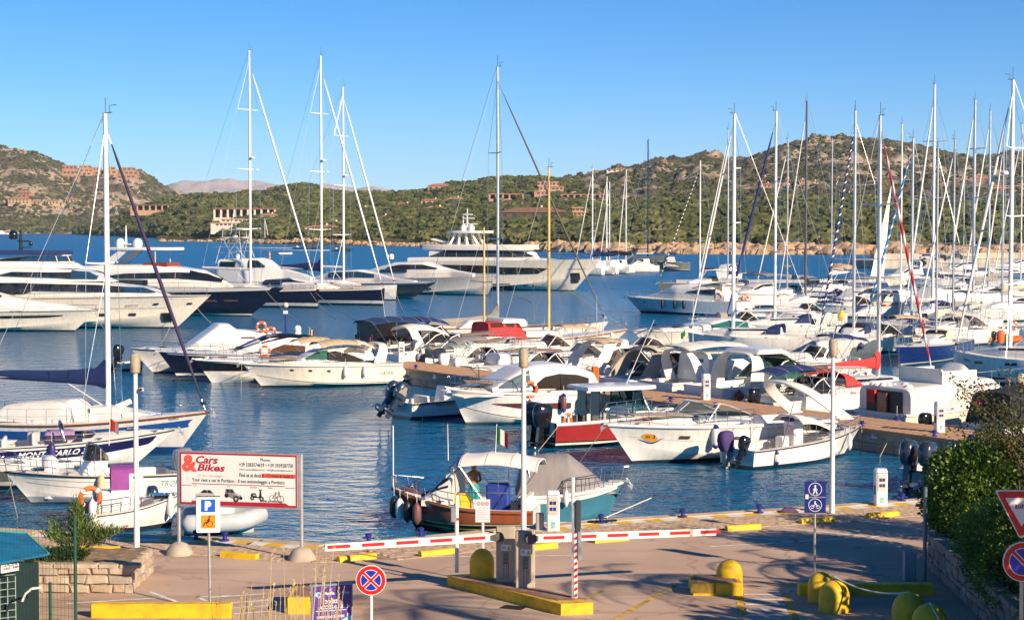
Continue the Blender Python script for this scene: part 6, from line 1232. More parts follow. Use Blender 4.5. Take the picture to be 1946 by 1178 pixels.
t=T('ride_board','yellow bodyboard standing in the wooden boat cockpit','bodyboard',b.W((b.loc(885),b.near_side*.82,.62)),b.root.rotation_euler[2]+.2);q=MB();q.prism([(-.26,0),(.26,0),(.30,.5),(.22,.72),(-.22,.72),(-.30,.5)],-.03,.03,Matrix.Rotation(pi/2,4,'X'));q.build('board',mat('board_yellow',(.80,.55,.02),.5,var=.05),t,30)
b=Boat('motorboat','teal hulled motorboat under a fitted grey cover at the quay, bow right','motorboat',(1152,992),(985,1002),2.5,1.05,1.4,.16)
b.hull(hullmat('hull_teal',[(-2,(.02,.02,.02)),(.05,(.6,.6,.58)),(.16,(.055,.20,.28))],.18,.5),WHITE,.05);b.stripe(WHITE,.80,1);b.deck(WHITE,camber=.1)
c=b.cab(prof(b,[(980,935),(990,880),(1000,868),(1040,862),(1080,862),(1110,885),(1150,918),(1180,942)]),[(0,1.1),(b.L*.55,1.1),(b.L*.97,.2)],1.02,.7,'fitted_cover',mat('cover_grey',(.25,.23,.235),.9,var=.06,bump=.6,bs=1.6,stretch=(4,1,.5)));b.rail(.35,1,.5,.04,7,.018);b.anchor();b.arch(b.L*.12,1.05,1.75,1.0,.07,.05,.1,STEEL,.8)
p=b.S(.45,.8,b.near_side);fender(b.W((p.x,p.y+b.near_side*.1,1.0)),'white','small white fender on the teal boat',.09,.45,.3)
# ---- bow lines of the yachts on the left quay, and gear that crowds the right hand basin
for l,a,b_ in(('bow line of the lettered three deck yacht, upper',(372,582,186),(432,632)),('bow line of the lettered three deck yacht, lower',(330,600,186),(300,660)),('bow line of the navy flybridge yacht slanting right',(505,552,205),(585,622)),('bow line of the nearer navy sloop',(600,556,230),(690,612)),('second bow line of the nearer navy sloop',(590,556,230),(640,606)),('bow line of the second navy sloop',(728,552,238),(800,592)),('bow line of the cut off sports yacht',(180,592,180),(215,642)),('bow line of the slate grey yacht',(815,540,262),(842,574)),('bow line of the cream yacht before the superyacht',(930,534,272),(1012,574)),('bow line of the white plumb bow sloop',(750,548,255),(772,600))):p=A(*a);rope([p,G(*b_)],l,ROPE,.03,.4)
for l,px,py,ln,c,hd in(('grey inflatable tender lying off the pale blue yacht stern',1420,606,4.2,TUBEG,(1,.2)),('white inflatable tender upside down on the far row',1548,628,3.6,WHITE,(1,0)),('dark grey inflatable between the covered cabin and the jetty',1880,625,4.0,GREYD,(1,.1)),('orange inflatable canoe near the right margin',1890,655,3.4,ORANGE,(.6,.5))):
 t=Boat('tender',l,'dinghy',None,(px,py),1.7,.5,.6,.05,L=ln,head=hd,near=False);ribtubes(t,c,.2,.35);t.outboard(-.15,0,.6,.8,.3)
for i,(l,px,py,L,hd,bim,hm)in enumerate((('open boat under a dark grey bimini in the far right row',1430,588,9,(-.9,.3),GREYC,HW),('boat with navy canopy among the grey masts',1600,618,8.5,(-.9,-.2),NAVYC,HW),('cream boat with a beige canopy near the lettered plumb bow',1760,668,8,(-.95,-.1),BEIGEC,HC),('boat with white canopy right of the silver covered cabin',1925,650,9,(-.95,-.1),WHITEC,HW),('boat with a black canopy in the far row centre',1700,603,9,(-.9,-.1),BLACK,HW),('boat with grey awning just left of the hoisted sail',1655,585,9,(-.9,.1),GREYC,HC),('boat with tan awning close under the breakwater',1830,545,10,(-1,.1),BEIGEC,HW),('boat with navy awning at the far right quay',1935,545,10,(-1,0),NAVYC,HW),('white cruiser lying between the sports boat and the striped white yacht',1500,640,9,(-.95,.1),None,HW))):
 b=Boat('day_boat',l,'motorboat',None,(px,py),3.2,1.2,1.6,.13,L=L,head=hd,near=False,group='motor boats in the right hand basin');express(b,hm,bim is None or None,bim,SMOKE,pad=(BROWNC,None,NAVYC)[i%3]);b.antenna(L*.3,.5,2.6,2.4);R=random.Random(i);q=MB()
 for k in range(6):q.bbox(V((R.uniform(.5,L*.35),R.uniform(-1,1),1.0)),(R.uniform(.2,.6),R.uniform(.2,.6),R.uniform(.4,.9)),.04)
 kind(q.build('deck_gear',(GREYD,BLUEP,BROWNC,WHITE,REDC,BLACK)[i%6],b.root),'stuff')
 if i in(0,3):lifebuoy(b.W((.6,b.near_side*1.5,1.5)),('orange lifebuoy on the boat under the dark grey bimini','','','orange lifebuoy on the white canopied boat at right')[i],0,.35)
for l,px,py,z,c in(('yellow jacket hung on a rail below the striped navy jib',1598,600,2.6,'yellow'),('orange bag hung on the rail of the right margin yacht',1902,640,2.2,'orange'),('yellow bag beside the orange one',1917,645,2.2,'yellow')):
 p=G(px,py+30,0);t=T('hanging_bag',l,'bag',A(px,py,p.y));q=MB();q.loft([[V((w*cos(a),.15*sin(a),z_))for a in[2*pi*k/10 for k in range(10)]]for w,z_ in((.12,.5),(.3,.4),(.34,-.1),(.22,-.5))]);q.build('bag',ORANGE if c=='orange' else YELLOW,t,60)
for i,(l,px,L,off,hm,bim)in enumerate((('small cruiser with a navy camper top between the green windscreen and the maroon bimini',1440,8.5,4.0,HW,NAVYC),('little day boat with beige cushions nearest the ketch stern',960,7.5,4.2,HC,None),('white open boat squeezed in beside the tan arch cruiser',1120,7.5,4.0,HW,None),('small white boat with a grey cover second along from the end pedestal',850,7.0,4.0,HWG,GREYC))):
 b=far('day_boat',l,'motorboat',px,L,2.7,1.0,1.3);express(b,hm,None,bim,SMOKE,pad=BROWNC);b.outboard(-.25,0,.9,1.15,.1,(BLACKG,WHITE)[i%2])
for i,(l,px,py,L,bim)in enumerate((('motorboat with an open cockpit moored outside the arch cruisers',1215,712,9,None),('motorboat with beige bimini just off the ketch bow',1135,690,8,BEIGEC),('motorboat with a white bimini between striped yacht and arch cruisers',1330,698,9,WHITEC),('motorboat under navy canvas beyond the boat with blue ball fender',1640,715,8,NAVYC))):
 b=Boat('day_boat',l,'motorboat',None,(px,py),2.9,1.1,1.4,.13,L=L,head=(-.9,-.25),near=False,group='motor boats in the right hand basin');express(b,(HW,HC)[i%2],i==0 or None,bim,SMOKE,pad=(BROWNC,None)[i%2])
 # ------------------------------------------------------------------ quay, paving and markings
def asphaltmat():
 m,n,l,p=nodes('asphalt');p.inputs['Roughness'].default_value=.9;p.inputs['Specular IOR Level'].default_value=.2
 geo=n.new('ShaderNodeNewGeometry')
 def nz(s,d=4,sc=(1,1,1)):
  mp=n.new('ShaderNodeMapping');mp.inputs['Scale'].default_value=sc;l.new(geo.outputs['Position'],mp.inputs[0]);z=n.new('ShaderNodeTexNoise');z.inputs['Scale'].default_value=s;z.inputs['Detail'].default_value=d;l.new(mp.outputs[0],z.inputs['Vector']);return z.outputs['Fac']
 def ramp(f,a,b,lo,hi):
  r=n.new('ShaderNodeValToRGB');e=r.color_ramp.elements;e[0].position=lo;e[1].position=hi;e[0].color=(*a,1);e[1].color=(*b,1);l.new(f,r.inputs[0]);return r.outputs[0]
 a=ramp(nz(.35,6),(.50,.355,.270),(.62,.46,.36),.35,.65);sp=ramp(nz(55,2),(.62,.62,.62),(1.25,1.22,1.18),.35,.68)
 st=ramp(nz(.5,5,(.18,1.6,1)),(.72,.70,.70),(1,1,1),.36,.44)
 m1=n.new('ShaderNodeMixRGB');m1.blend_type='MULTIPLY';m1.inputs[0].default_value=1;l.new(a,m1.inputs[1]);l.new(sp,m1.inputs[2])
 m2=n.new('ShaderNodeMixRGB');m2.blend_type='MULTIPLY';m2.inputs[0].default_value=.6;l.new(m1.outputs[0],m2.inputs[1]);l.new(st,m2.inputs[2]);l.new(m2.outputs[0],p.inputs['Base Color'])
 vo=n.new('ShaderNodeTexVoronoi');vo.feature='DISTANCE_TO_EDGE';vo.inputs['Scale'].default_value=.22;va=n.new('ShaderNodeVectorMath');va.operation='MULTIPLY_ADD';zz=n.new('ShaderNodeTexNoise');zz.inputs['Scale'].default_value=1.2;l.new(geo.outputs['Position'],zz.inputs['Vector']);va.inputs[1].default_value=(1.4,1.4,0);l.new(zz.outputs['Color'],va.inputs[0]);l.new(geo.outputs['Position'],va.inputs[2]);l.new(va.outputs[0],vo.inputs['Vector'])
 m3=n.new('ShaderNodeMixRGB');m3.blend_type='MULTIPLY';m3.inputs[0].default_value=.35;l.new(m2.outputs[0],m3.inputs[1]);l.new(ramp(vo.outputs['Distance'],(.35,.33,.32),(1,1,1),.004,.014),m3.inputs[2])
 m4=n.new('ShaderNodeMixRGB');m4.blend_type='MULTIPLY';m4.inputs[0].default_value=.8;l.new(m3.outputs[0],m4.inputs[1]);l.new(ramp(nz(.9,3),(.62,.60,.58),(1,1,1),.27,.33),m4.inputs[2]);l.new(m4.outputs[0],p.inputs['Base Color'])
 b=n.new('ShaderNodeBump');b.inputs['Strength'].default_value=.5;b.inputs['Distance'].default_value=.01;l.new(nz(60,2),b.inputs['Height']);l.new(b.outputs[0],p.inputs['Normal']);return m
ASPH=asphaltmat();COPE=mat('coping_stone',(.60,.45,.31),.85,var=.15,vs=1.2,bump=.3,bs=20)
QE=[g(*p)for p in((-700,965),(0,1003),(60,1008),(230,1016),(480,1023),(620,1034),(660,1034),(960,1004),(1200,984),(1500,966),(1762,947))]+[g(1790,905),g(1850,868),g(1900,850),g(2500,815)]
n_main=11
q=MB();poly=[(p.x,p.y)for p in QE]+[(60,QE[-1].y),(60,-30),(-60,-30),(-60,QE[0].y)]
q.prism(poly,-2.5,1.0);kind(q.build('quay',ASPH,None,0),'structure')
def inset(d,z,pts=None):
 P=pts or QE[:n_main];out=[]
 for i,p in enumerate(P):
  a=P[max(0,i-1)];b=P[min(len(P)-1,i+1)];t=(b-a);t.z=0;t.normalize();nn=V((t.y,-t.x,0));out.append(V((p.x,p.y,z))+nn*d)
 return out
def walk(P,s):
 for a,b in zip(P,P[1:]):
  L=(b-a).length
  if s<=L:return a.lerp(b,s/L),(b-a).normalized()
  s-=L
 return P[-1],(P[-1]-P[-2]).normalized()
def plen(P):return sum((b-a).length for a,b in zip(P,P[1:]))
# coping blocks along the edge
P=inset(.0,1.0);Lq=plen(P);q=MB();s=0
while s<Lq-.1:
 a,t=walk(P,s+.008);b,_=walk(P,min(Lq,s+.992));nn=V((t.y,-t.x,0));q.add([a-nn*.03,b-nn*.03,b+nn*.42,a+nn*.42,a-nn*.03+V((0,0,.03)),b-nn*.03+V((0,0,.03)),b+nn*.42+V((0,0,.03)),a+nn*.42+V((0,0,.03))],[(4,5,6,7),(0,1,5,4),(2,3,7,6),(0,4,7,3),(1,2,6,5)]);s+=1.0
kind(q.build('coping_stone',COPE,None,0),'stuff')
YB=mat('band_yellow',(.80,.50,.02),.6,var=.15,vs=5);WB=mat('band_white',(.80,.77,.71),.6,var=.12,vs=5)
qs=(MB(),MB());s=0;i=0;P=inset(.45,1.008)
while s<plen(P)-.6:
 a,t=walk(P,s);b,_=walk(P,s+.56);nn=V((t.y,-t.x,0));qs[i%2].add([a,b,b+nn*.52,a+nn*.52],[(0,1,2,3)]);s+=.56;i+=1
kind(qs[0].build('yellow_edge_marking',YB,None,0),'structure');kind(qs[1].build('white_edge_marking',WB,None,0),'structure')
# paver strip: every sett its own edges, joined as one mass
q=MB();Pj=inset(.99,1.004);Pk=inset(2.85,1.004)
for i in range(n_main-1):q.add([Pj[i],Pj[i+1],Pk[i+1],Pk[i]],[(0,1,2,3)])
kind(q.build('paver_bed',mat('paver_joint',(.36,.26,.18),.95),None,0),'structure')
q=MB();R=random.Random(2);P0_=inset(1.01,1.004)
L_=plen(P0_)
for r in range(10):
 s=(r%2)*.11
 while s<L_-.25:
  a,t=walk(P0_,s+.006);nn=V((t.y,-t.x,0));b=a+t*.208;a1=a+nn*(r*.2+.006);b1=b+nn*(r*.2+.006);w=nn*.188;h=.010+R.random()*.008;u=V((0,0,h))
  if-14.5<a.x<14.5:q.add([a1,b1,b1+w,a1+w,a1+u,b1+u,b1+w+u,a1+w+u],[(4,5,6,7),(0,1,5,4),(3,2,6,7),(0,4,7,3),(1,2,6,5)])
  s+=.22
kind(q.build('paver',mat('paver_tan',(.58,.41,.27),.85,var=.22,vs=5),None,0),'stuff')
def line(pts,w,m,name='road_marking'):
 P=[g(*p)for p in pts];q=MB()
 for a,b in zip(P,P[1:]):
  t=(b-a).normalized();nn=V((-t.y,t.x,0))*w/2;u=V((0,0,.005));q.add([a-nn+u,b-nn+u,b+nn+u,a+nn+u],[(0,1,2,3)])
 return kind(q.build(name,m,None,0),'structure')
LW=mat('line_white',(.80,.77,.72),.7,var=.18,vs=4);LY=mat('line_yellow',(.60,.38,.05),.7,var=.35,vs=3)
for pts in(((820,1057.5),(1092,1055)),((1352,1014),(1520,1030)),((1488,1002),(1662,1021)),((1625,987),(1748,1004)),((1350,1038),(1500,1030),(1750,1013)),((127,1146),(311,1135)),((285,1124),(347,1147)),((372,1134),(440,1131)),((400,1135),(500,1128)),((440,1145),(520,1139)),((440,1155),(540,1148)),((440,1166),(560,1158)),((375,1133),(392,1142))):line(pts,.10,LW)
for y in(1129,1138.5,1148,1158,1168.5):line(((1414,y),(1487+(y-1129)*.25,y)),.17,LW,'zebra_marking')
line(((1490,1126),(1514,1180)),.16,LY);line(((1404,1127),(1412,1168)),.2,LY);line(((1284,1112),(1160,1180)),.14,LY);line(((1150,1120),(1110,1140)),.1,LY);line(((640,1176),(840,1150),(950,1158)),.10,mat('line_worn',(.30,.27,.25),.8,var=.2));line(((1280,1113),(1330,1118)),.1,LW)
# wheel stops
def wheelstop(px,py,label,L=1.12,ang=None):
 p=g(px,py);_,t=min(((walk(QE[:n_main],s)[0]-p).length,walk(QE[:n_main],s)[1])for s in[plen(QE[:n_main])*k/60 for k in range(61)]);q=MB()
 q.loft([[V((x,y,z))for y,z in((-.11,0),(-.09,.13),(-.06,.155),(.06,.155),(.09,.13),(.11,0))]for x in(-L/2,-L/2+.04,L/2-.04,L/2)])
 o=q.build('wheel_stop',YELLOW,None,30,loc=(p.x,p.y,1.0),rot=(0,0,atan2(t.y,t.x)if ang is None else ang));return tag(o,label,'wheel stop','yellow concrete wheel stops along the quay')
for px,py,l in((190,1047,'yellow wheel stop behind the oleander in the stone planter'),(455,1060,'yellow wheel stop under the car hire sign between its poles'),(678,1064,'yellow wheel stop behind the raised end of the left boom'),(832,1054,'yellow wheel stop just left of the reader post'),(1025,1043,'yellow wheel stop mostly hidden behind the barrier cabinets'),(1160,1028,'yellow wheel stop under the right boom next to the red striped post'),(1280,1016,'yellow wheel stop under the middle of the right boom'),(1412,1006,'yellow wheel stop past the tip of the right boom'),(1552,993,'yellow wheel stop between the blue path sign and the lamp post'),(1677,982,'yellow wheel stop in front of the white service pedestal on the right')):wheelstop(px,py,l)
def kerbbox(name,label,x0,x1,y0,y1,h,top=None,cat='kerb'):
 t=T(name,label,cat,((x0+x1)/2,(y0+y1)/2,1.0));a,b=(x1-x0)/2,(y1-y0)/2;q=MB();q.bbox(V((0,0,h/2)),(2*a,2*b,h),.025);q.build('kerb_body',YELLOW,t,30)
 if top:q=MB();q.bx(-a+.12,a-.12,-b+.12,b-.12,h,h+.012);q.build('top_slab',top,t,0)
 return t
BRICKT=mat('island_paving',(.34,.19,.13),.85,var=.25,vs=5)
p0,p1=g(165,1180),g(440,1172);kerbbox('barrier_beam','long yellow concrete beam along the bottom left of the picture',p0.x,p1.x,p1.y-.1,p1.y+.22,.32)
p0,p1=g(1518,1131),g(1768,1131);kerbbox('barrier_beam','long yellow beam behind the yellow domes on the right',p0.x,p1.x+.1,p1.y,p1.y+.3,.28)
p0,p1=g(545,1166),g(660,1166);kerbbox('traffic_island','yellow kerbed island end behind the purple direction sign',p0.x,p1.x,p0.y,p0.y+1.5,.38,BRICKT)
p0,p1=g(1316,1131),g(1412,1131);t_isl=kerbbox('traffic_island','small scorched yellow island with a yellow dome behind it',p0.x,p1.x,p0.y,p0.y+1.2,.30,BRICKT);q=MB();q.bx(-.66,-.05,-.606,-.602,.06,.30);q.bx(-.60,-.1,-.602,.1,.302,.306);q.build('scorch_mark',mat('scorch',(.02,.018,.015),.9,col2=(.30,.20,.02),vs=4,thr=.55),t_isl,0)
# main island with its slanting kerb
ia,ib,ic=g(850,1112),g(1066,1169),g(1127,1166);idd=ic+(ia-ib)
isl=T('traffic_island','long yellow kerbed island carrying the two barrier cabinets','kerb',(ib.x,ib.y,1.0));q=MB();R2=[(p.x-ib.x,p.y-ib.y)for p in(ib,ic,idd,ia)];q.prism(R2,0,.27);q.build('kerb_body',YELLOW,isl,0)
cx=sum(p[0]for p in R2)/4;cy=sum(p[1]for p in R2)/4;q=MB();q.prism([(cx+(x-cx)*.95,cy+(y-cy)*.80)for x,y in R2],.27,.285);q.build('top_slab',BRICKT,isl,0)
d=(ia-ib);n_k=7
q=MB();q.bx(-.28,.28,-.2,.2,0,.012);tag(q.build('drain_grate',mat('iron',(.03,.03,.03),.6,.5),None,0,loc=g(975,1154),rot=(0,0,-.4)),'dark iron drain grate in the road beside the long island','drain')
for px,py,l in((681,1046,'round manhole cover behind the left boom tip'),(1240,1011,'round manhole cover right of the red striped post')):
 q=MB();q.lathe([(.36,0),(.36,.016),(.31,.016),(.30,.010),(.01,.012)],(0,0,0),24);tag(q.build('manhole_cover',mat('iron_dull',(.11,.085,.07),.7,.3,var=.2,vs=12),None,30,loc=g(px,py)),l,'manhole cover')
def dome(px,py,label,r=.33,h=.74):
 q=MB();q.lathe([(r,0),(r,h*.5)]+[(r*cos(a),h*.5+h*.5*sin(a))for a in(.25,.5,.75,1.0,1.25,1.45)]+[(.01,h)],(0,0,0),24);return tag(q.build('dome_bollard',YELLOW,None,50,loc=g(px,py)),label,'bollard','yellow concrete dome bollards')
d1=dome(916,1098,'yellow dome bollard on the island left of the barrier cabinets',.31,.72);d1.location=G(916,1096,1.27)
for px,py,l,r,h in((1386,1117,'yellow dome bollard behind the small scorched island',.33,.72),(1560,1141,'yellow dome bollard at the left of the roped row, the rear one',.32,.70),(1585,1160,'yellow dome bollard in front of the rear one, rope tied to it',.36,.72),(1727,1192,'yellow dome bollard at the lower right where the first rope ends',.38,.80),(1766,1215,'lowest yellow dome bollard, cut by the bottom edge, second rope tied',.38,.80)):dome(px,py,l,r,h)
def ropez(a,b,za,zb,l):A_,B_=g(*a),g(*b);rope([V((A_.x,A_.y,za)),V((B_.x,B_.y,zb))],l,ROPEW,.022,.16,'barrier_rope')
ropez((1585,1160),(1727,1192),1.81,1.80,'white rope sagging between two yellow dome bollards');ropez((1766,1215),(1840,1260),1.82,1.3,'white rope running down right from the lowest yellow dome')
# ------------------------------------------------------------------ barriers
CAB=mat('cabinet_beige',(.50,.42,.32),.5,var=.14,vs=2.5,stretch=(1,1,.4));CABD=mat('cabinet_dark',(.10,.09,.085),.5,var=.2);CABS=mat('cabinet_side',(.40,.33,.25))if 0 else CAB
ARMW=mat('boom_white',(.80,.78,.74),.4,var=.03)
def cabinet(px,py,label,dark):
 p=G(px,py,1.27);t=T('barrier_cabinet',label,'barrier',p,0,'beige barrier cabinets')
 q=MB();q.bbox(V((0,0,.69)),(.47,.26,1.38),.02);q.xf(Matrix.Translation((0,-.08,0)));q.build('housing',CAB,t,30)
 q=MB();q.bx(-.215,.215,-.218,-.212,.02,1.16);q.build('door_panel',CAB,t,0)
 q=MB();q.bx(-.11,.14,-.228,-.219,.80,.95);o=q.build('warning_label',INKW,t,0);q=MB();q.add([V((.03,-.231,.82)),V((.13,-.231,.82)),V((.08,-.231,.93))],[(0,1,2)]);q.build('warning_triangle',mat('ink_yellow',(.75,.55,.02),.5),o,0);q=MB();q.add([V((.073,-.233,.845)),V((.087,-.233,.845)),V((.083,-.233,.90)),V((.077,-.233,.90))],[(0,1,2,3)]);q.bx(-.09,.01,-.2315,-.2295,.86,.87);q.bx(-.09,-.02,-.2315,-.2295,.885,.9);q.build('print',INK,o,0)
 for k in range(9):q=MB();q.bx(-.06,.07,-.228,-.2195,.74-k*.033,.755-k*.033);q.build('louvre',CABD,t,0)
 q=MB()
 for x in(-.05,.02,.06):q.bx(x,x+.012,-.2196,-.2187,.1,.5)
 q.build('rust_streak',mat('rust',(.22,.07,.02),.8,var=.3,vs=12),t,0);return t,p
def boom(p,tip,label,side):
 d=tip-p;L=d.length;t=T('barrier_boom',label,'barrier',p,atan2(d.y,d.x),'red and white barrier booms')
 q=MB();q.loft([[V((0,y,z))for y,z in((-.03,-.10),(-.03,.10),(.03,.10),(.03,-.10))],[V((L,y,z+(tip.z-p.z)))for y,z in((-.025,-.085),(-.025,.085),(.025,.085),(.025,-.085))]]);q.build('arm',ARMW,t,0)
 k=0;s=.35
 while s<L-.4:
  for y,e in((-.034,-1),(.034,1)):
   q=MB();za=(tip.z-p.z)*s/L;zb=(tip.z-p.z)*(s+.55)/L;q.add([V((s,y,za-.03)),V((s+.55,y,zb-.03)),V((s+.55,y,zb+.05)),V((s,y,za+.05))],[(0,1,2,3)]);q.build('red_stripe',REDP,t,0)
  s+=.84
 q=MB();q.lathe([(.01,-.09),(.12,-.09),(.13,0),(.12,.06),(.01,.07)],(0,0,0),12,'y');q.loft([[V((0,y,z))for y,z in((-.06,-.11),(-.06,.11),(.06,.11),(.06,-.11))],[V((.22,y,z))for y,z in((-.05,-.06),(-.05,.06),(.05,.06),(.05,-.06))]]);q.build('hinge_cover',CABD,t,40);return t
cabt,cp=cabinet(961,1104,'left beige barrier cabinet, the one set farther back, holding the left boom',True);cabt2,cp2=cabinet(998,1114,'right beige barrier cabinet nearer the camera, holding the right boom',False)
a=A(948,1020,cp.y-.33);boom(a,A(618,1040,cp.y-1.6),'left red and white boom reaching toward the car hire sign',1)
a=A(1006,1023,cp2.y-.33);boom(a,A(1360,1010,cp2.y+1.4),'right red and white boom reaching past the red striped post',1)
p=G(1091,1136,1.27);t=T('barrier_post','slim galvanised post with red and white chevron strip and dark box on top','post',p)
q=MB();q.bx(-.06,.06,-.05,.05,0,2.2);q.build('post',GALV,t,0);q=MB();q.tube([(-.03,.02,2.0),(-.03,.02,2.85)],.045,8);q.build('pipe',ALUW,t);q=MB();q.bbox(V((.09,.0,1.95)),(.13,.2,.72),.02);q.build('camera_box',mat('box_slate',(.05,.06,.08),.4),t);q=MB();q.bbox(V((.12,-.02,1.3)),(.1,.14,.75),.02);q.build('control_box',GALV,t)
q=MB()
for k in range(11):q.add([V((.0,-.058,.02+k*.15)),V((.075,-.058,.06+k*.15)),V((.075,-.058,.135+k*.15)),V((.0,-.058,.095+k*.15))],[(0,1,2,3)])
o=MB();o.bx(-.005,.08,-.056,-.05,0,1.68);o=o.build('white_strip',INKW,t,0);kind(q.build('red_chevron',REDP,o,0),'stuff')
p=G(868,1087,1.27);t=T('reader_post','slim white post with a grey card reader box and red bands','post',p);q=MB();q.tube([(0,0,0),(0,0,1.95)],.05,8);q.build('post',ALUW,t);q=MB();q.tube([(-.01,0,1.9),(.02,.0,2.02),(.25,0,2.03),(1.3,.1,2.0)],.018,6);q.build('hoop',STEEL,t);q=MB();q.bbox(V((-.08,-.02,1.5)),(.14,.14,.42),.02);q.bx(-.2,-.02,-.12,.06,1.68,1.71);q.build('reader',GALV,t)
for z in(.82,1.32):q=MB();q.tube([(0,0,z),(0,0,z+.07)],.053,8);q.build('red_band',REDP,t)
# ------------------------------------------------------------------ lamp posts and pedestals
LAMPM=mat('lamp_dirty_acrylic',(.40,.34,.23),.35,var=.30,vs=5,stretch=(1,1,.6),tr=.0)
def lamp(px,py,label,H=5.5):
 p=g(px,py);t=T('street_lamp',label,'street lamp',p,0,'white lamp posts on the quay');q=MB();q.tube([(0,0,0),(0,0,H-.55)],[.085,.06],12);q.build('pole',ALUW,t,40);q=MB();q.lathe([(.11,0),(.11,.03),(.02,.04)],(0,0,0),12);q.build('base_plate',GALV,t)
 q=MB();q.lathe([(.06,0),(.125,.03),(.14,.06),(.145,.38),(.14,.50),(.11,.53),(.10,.56),(.02,.58)],(0,0,H-.58),16);o=q.build('lantern',LAMPM,t,40);q=MB();q.lathe([(.148,.0),(.148,.02),(.14,.025)],(0,0,H-.20),16);q.build('ring',GREYP,o);return t
lamp(260,1046,'white lamp post with a notice board, left of the car hire sign');lamp(995,1022,'white lamp post behind the barrier cabinets in the middle');lamp(1581,976,'white lamp post beside the blue path sign on the right')
p=g(263,1044);t=T('notice_board','small white notice board strapped to the left lamp post','sign',V((p.x,p.y-.22,1.0)));q=MB();q.bx(-.19,.19,-.012,.012,1.52,2.16);q.build('board',INKW,t,0)
q=MB()
for k in range(6):q.bx(-.14,.14-(k%3)*.05,-.0145,-.0128,1.6+k*.06,1.618+k*.06)
kind(q.build('printed_line',mat('ink_grey',(.35,.36,.40),.6),t,0),'stuff');q=MB();q.lathe([(.05,-.002),(.05,.002),(.01,.002)],(-.03,-.015,2.05),12,'y');q.build('emblem',INKB,t,0)
p=g(260,1046);t=T('security_camera','small dark security camera fixed high on the left lamp post','camera',V((p.x+.1,p.y-.05,5.5)));q=MB();q.bbox(V((.08,-.05,0)),(.14,.1,.1),.02);q.build('body',GREYD,t);q=MB();q.lathe([(.035,-.02),(.04,.0),(.01,.01)],(.08,-.11,0),10,'y');q.build('lens',BLACKG,t)
pedestal(g(1051,1008),'white service pedestal by the teal covered boat',0,1.2,.95);pedestal(g(1673,960),'white service pedestal on the quay at the right',.15,1.2,.95)
p=g(1026,1006);tag(MB().bbox(V((0,0,.25)),(.24,.2,.5),.02).build('junction_box',GREYP,None,30,loc=p),'small grey box on the quay beside the white pedestal','box')
for px,py,l in((161,1018,'blue mooring bollard beside the small launch'),(374,1024,'blue mooring bollard at the left pole of the car hire sign'),(428,1027,'blue mooring bollard below the grey inflatable'),(701,1031,'blue mooring bollard beyond the tip of the left boom'),(1142,993,'blue mooring bollard with rope under the teal bow'),(1297,982,'blue mooring bollard on the quay left of the blue path sign'),(1442,974,'blue mooring bollard right behind the tip of the right boom'),(1713,952,'blue mooring bollard between the pedestal and the hedge'),(800,1019,'blue mooring bollard with white rope near the wooden bow')):cleat(g(px,py)+V((0,-.1,.02)),l,.9)
rope([g(1142,993)+V((0,0,.1)),V((B_Z.W((0,0,0)).x+3.5,58.4,1.6))],'rope from the blue bollard up to the teal boat',ROPEW)
q=MB();R=random.Random(4)
for i in range(5):q.tube([g(1125+i*4,994)+V((.1*cos(a)+i*.1,.12*sin(a),.05+.01*i))for a in[2*pi*k/10 for k in range(11)]],.02,5)
tag(q.build('coiled_hose',BLACK,None,0),'black hose lying coiled on the quay edge near the teal bow','hose')
q=MB();q.grid(lambda u,v:g(1480+38*u,975-3*v)+V((0,0,.02+.16*max(0,sin(pi*u))*max(0,sin(pi*v))*(1+.5*fbm(u*6,v*6,1)))),16,8);tag(q.build('heap_of_net',mat('net_purple',(.12,.05,.13),.9,var=.3,vs=30),None,60),'small purple heap of netting on the quay edge','net')
# ------------------------------------------------------------------ signs
def fit(mb,txt,cx,cz,y,width=None,h=None,**kw):
 vs,fs=text_geo(txt,1.0,**kw);xs=[v[0]for v in vs];zs=[v[1]for v in vs];w=max(xs)-min(xs);hh=max(zs)-min(zs);s=(width/w)if width else h/hh;sz=(h/hh)if h else s;mx=(max(xs)+min(xs))/2;mz=(max(zs)+min(zs))/2
 mb.add([V((cx+(a-mx)*s,y,cz+(b-mz)*sz))for a,b in vs],fs)
def disc(mb,cx,cz,y,r,n=32,a0=0,a1=2*pi):
 if a1-a0>6.28:mb.add([V((cx+r*cos(2*pi*i/n),y,cz+r*sin(2*pi*i/n)))for i in range(n)],[tuple(range(n))])
 else:mb.add([V((cx,y,cz))]+[V((cx+r*cos(lerp(a0,a1,i/n)),y,cz+r*sin(lerp(a0,a1,i/n))))for i in range(n+1)],[tuple(range(n+2))])
def ring(mb,cx,cz,y,r0,r1,n=32):
 for i in range(n):
  a,b=2*pi*i/n,2*pi*(i+1)/n;mb.add([V((cx+r*cos(t),y,cz+r*sin(t)))for r,t in((r0,a),(r1,a),(r1,b),(r0,b))],[(0,1,2,3)])
def pl(mb,y,*pts):mb.add([V((x,y,z))for x,z in pts],[tuple(range(len(pts)))])
def seg(mb,y,a,b,w):
 d=V((b[0]-a[0],0,b[1]-a[1]));nn=V((-d.z,0,d.x)).normalized()*w/2;A_,B_=V((a[0],y,a[1])),V((b[0],y,b[1]));mb.add([A_-nn,B_-nn,B_+nn,A_+nn],[(0,1,2,3)])
def flat(mb,name,m,par):return mb.build(name,m,par,0,recalc=False)
